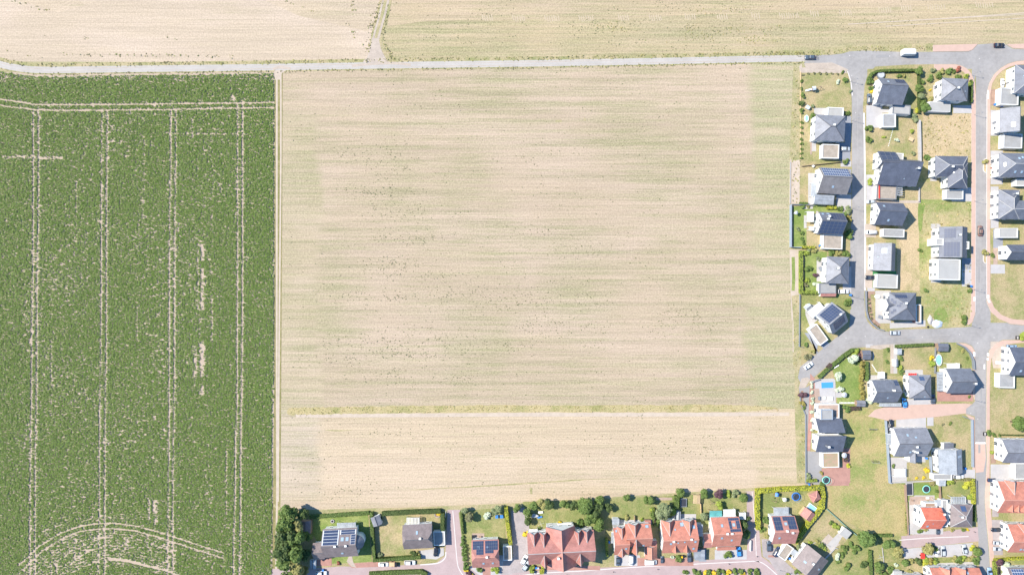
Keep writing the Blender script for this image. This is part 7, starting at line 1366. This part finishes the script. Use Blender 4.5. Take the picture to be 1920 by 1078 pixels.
for a in ((1277.5,1042.5,'plastic_yellow','yellow lidded bin in front of the orange red double house'),(1281,1041,'plastic_black','black bin beside the yellow lidded one'),(999.5,1062.5,'plastic_yellow','yellow lidded bin in the hedge square of the big red house'),(1005,1062.5,'plastic_blue','blue bin in the hedge square of the big red house'),(1009,1063,'canvas_grey','grey bin in the hedge square of the big red house'),(1142,1014.5,'plastic_blue','blue bin in the shade west of the stepped double house'),(1593,553,'plastic_blue','blue bin at the drive of the flat garage with red tile edge'),(1537,463,'plastic_yellow','yellow lidded bin behind the gravel roofed garage'),(1536,461,'plastic_blue','blue bin behind the gravel roofed garage'),(1818.5,536.5,'plastic_blue','blue bin on the court of the dark long ridge house'),(1814,536,'plastic_black','dark bin on the court of the dark long ridge house'),(1479,1045,'plastic_blue','blue bin behind the framed diagonal garage'),(1516,906.5,'plastic_blue','blue bin at the end of the grey yard'),(1518.5,906.5,'timber','brown bin at the end of the grey yard'),(1735,858,'plastic_blue','blue water butt by the south east corner of the big grey house'),(1807.5,877,'plastic_blue','blue bin in the shade of the ridge roofed house'),(1816,964,'plastic_blue','blue bin in the shade of the pyramid roofed house'),(1864,197,'plastic_blue','blue bin beside the weathered flat garage'),(1876,200,'plastic_blue','second blue bin in the gap south of the weathered flat garage'),(606.5,1067,'plastic_blue','pale blue bin in front of the brown villa'),(1880,677,'plastic_blue','blue crate on the bare earth yard')): bin_(*a)
simple('dog_gate','white crossed timber gate leaning at the tall dark hedge','gate',836,962.5,85,[('frame','plastic_white',lambda mb:(mb.box(-1.1,-0.05,0.1,1.1,0.05,0.2),mb.box(-1.1,-0.05,1.2,1.1,0.05,1.3),mb.box(-1.1,-0.05,0.2,-1.0,0.05,1.2),mb.box(1.0,-0.05,0.2,1.1,0.05,1.2))),('brace','plastic_white',lambda mb:(mb.tube((-1.0,0,0.2),(1.0,0,1.2),0.05,0.05,5),mb.tube((-1.0,0.1,1.2),(1.0,0.1,0.2),0.05,0.05,5)))])
def drier(label,x,y):
    simple('rotary_drier',label,'clothes drier',x,y,20,[('pole','steel',lambda mb: mb.tube((0,0,0),(0,0,1.8),0.04,0.04,6))]+[('arm','plastic_white',lambda mb,a=a: mb.tube((0,0,1.6),(1.4*math.cos(a),1.4*math.sin(a),1.9),0.03,0.03,5)) for a in (0,PI/2,PI,3*PI/2)])
drier('white rotary clothes drier on the lawn behind the big red house',1014,979.5); drier('white rotary clothes drier on the dry lower lawn',1647,1042)
simple('fire_ring','round pale fire pit ring on the villa lawn','fire pit',623.5,976.5,0,[('ring','stone_wall',lambda mb:[mb.prism([(r_*math.cos(a),r_*math.sin(a)) for r_,a in ((0.75,i*PI/8),(0.75,(i+1)*PI/8),(0.45,(i+1)*PI/8),(0.45,i*PI/8))],0,0.3) for i in range(16)]),('ash','plastic_black',lambda mb: mb.disc(0,0,0,0.08,0.44,14))])
simple('flower_bed','round stone edged flower bed in the hedge corner','flower bed',820,964,0,[('ring','stone_wall',lambda mb:[mb.prism([(r_*math.cos(a),r_*math.sin(a)) for r_,a in ((1.2,i*PI/8),(1.2,(i+1)*PI/8),(1.0,(i+1)*PI/8),(1.0,i*PI/8))],0,0.3) for i in range(16)]),('soil','soil_bed',lambda mb: mb.disc(0,0,0,0.15,1.0,16))])
def heap(label,x,y,rx,ry,mt,h,name,cat,seed):
    r_=random.Random(seed); mb=MB(); n=18; rings=4; vs_=[(0,0,h)]
    for j in range(1,rings+1):
        for i in range(n):
            a=2*PI*i/n; f=j/rings*(0.86+0.28*r_.random()); vs_.append((rx*S*f*math.cos(a),ry*S*f*math.sin(a),max(0,h*(1-(j/rings)**1.5)+0.12*(r_.random()-0.5)*(j<rings))))
    fs=[(0,1+i,1+(i+1)%n) for i in range(n)]
    for j in range(rings-1):
        for i in range(n): fs.append((1+j*n+i,1+(j+1)*n+i,1+(j+1)*n+(i+1)%n,1+j*n+(i+1)%n))
    mb.add(vs_,fs); wx,wy,_=G(x,y,0.2); tag(mb.build(name,[M[mt]],None,(wx,wy,0.12),0),label,cat)
heap('pale blue tarpaulin over a heap at the corner of the weedy plot',1757.5,607.5,10,8,'tarp',1.0,'tarpaulin_heap','tarpaulin',3); heap('pale stack of building rubble beside the blue tarpaulin',1744,600,5,9,'paver_white',0.7,'rubble_heap','rubble',4)
heap('small dark tyre and rubble pile by the cross street kerb',1740.5,613,2.2,2.2,'plastic_black',0.4,'tyre_pile','tyres',5)
simple('hay_screen','white tarpaulin box on the bare earth yard','box',1871,679.5,0,[('box','plastic_white',lambda mb: mb.frus(-1.0,-0.55,0,1.0,0.55,0.9,0.05,0.05,0.05,0.05))]); simple('skip','dark narrow skip standing on the bare earth yard','skip',1879.8,668,90,[('body','fence_grey',lambda mb:(mb.box(-1.6,-0.4,0,1.6,-0.34,1.1),mb.box(-1.6,0.34,0,1.6,0.4,1.1),mb.box(-1.6,-0.34,0,-1.54,0.34,1.1),mb.box(1.54,-0.34,0,1.6,0.34,1.1),mb.box(-1.54,-0.34,0,1.54,0.34,0.1)))])
# tree frames and street islands
for x,y,l in ((1846,813,'square dark steel planter frame beside the stop line'),(1907,633,'square dark steel planter frame on the eastern side road')):
    simple('planter_frame',l,'planter',x,y,0,[('frame','plastic_black',lambda mb:(mb.box(-0.65,-0.7,0,-0.55,0.7,0.5),mb.box(0.55,-0.7,0,0.65,0.7,0.5),mb.box(-0.55,-0.7,0,0.55,-0.6,0.5),mb.box(-0.55,0.6,0,0.55,0.7,0.5))),('plate','paver_grey',lambda mb: mb.box(-0.55,-0.6,0,0.55,0.6,0.06))])
for y,l in ((311,'kerbed planted island narrowing the street by the straw plot'),(481,'kerbed planted island narrowing the street by the gravel bed')):
    q=[(1848.8,y-14),(1845,y-12.5),(1842.8,y-8),(1842.8,y+8),(1845,y+12.5),(1848.8,y+14)]
    ctr=G(1846,y); mb=MB(); mb2=MB(); mb.prism([(G(a,b)[0]-ctr[0],G(a,b)[1]-ctr[1]) for a,b in q],0.02,0.2)
    mb2.prism([(G(1846.4+(a-1846.4)*0.72,y+(b-y)*0.9)[0]-ctr[0],G(1846.4+(a-1846.4)*0.72,y+(b-y)*0.9)[1]-ctr[1]) for a,b in q],0.18,0.24)
    root=empty('traffic_island',(ctr[0],ctr[1],0)); tag(root,l,'traffic island'); mb.build('kerb',[M['kerb']],root); mb2.build('soil',[M['lawn_straw']],root)

simple('banner','long narrow red banner rail running along the west side of the gravel roofed garage','banner',1642,350,90,[('cloth','plastic_red',lambda mb: mb.box(-5.2,-0.10,2.3,5.2,0.10,3.1)),('post','steel',lambda mb: mb.box(-5.3,-0.05,0,-5.2,0.05,3.15)),('post','steel',lambda mb: mb.box(5.2,-0.05,0,5.3,0.05,3.15)),('post','steel',lambda mb: mb.box(-0.05,0.11,0,0.05,0.19,3.0))])
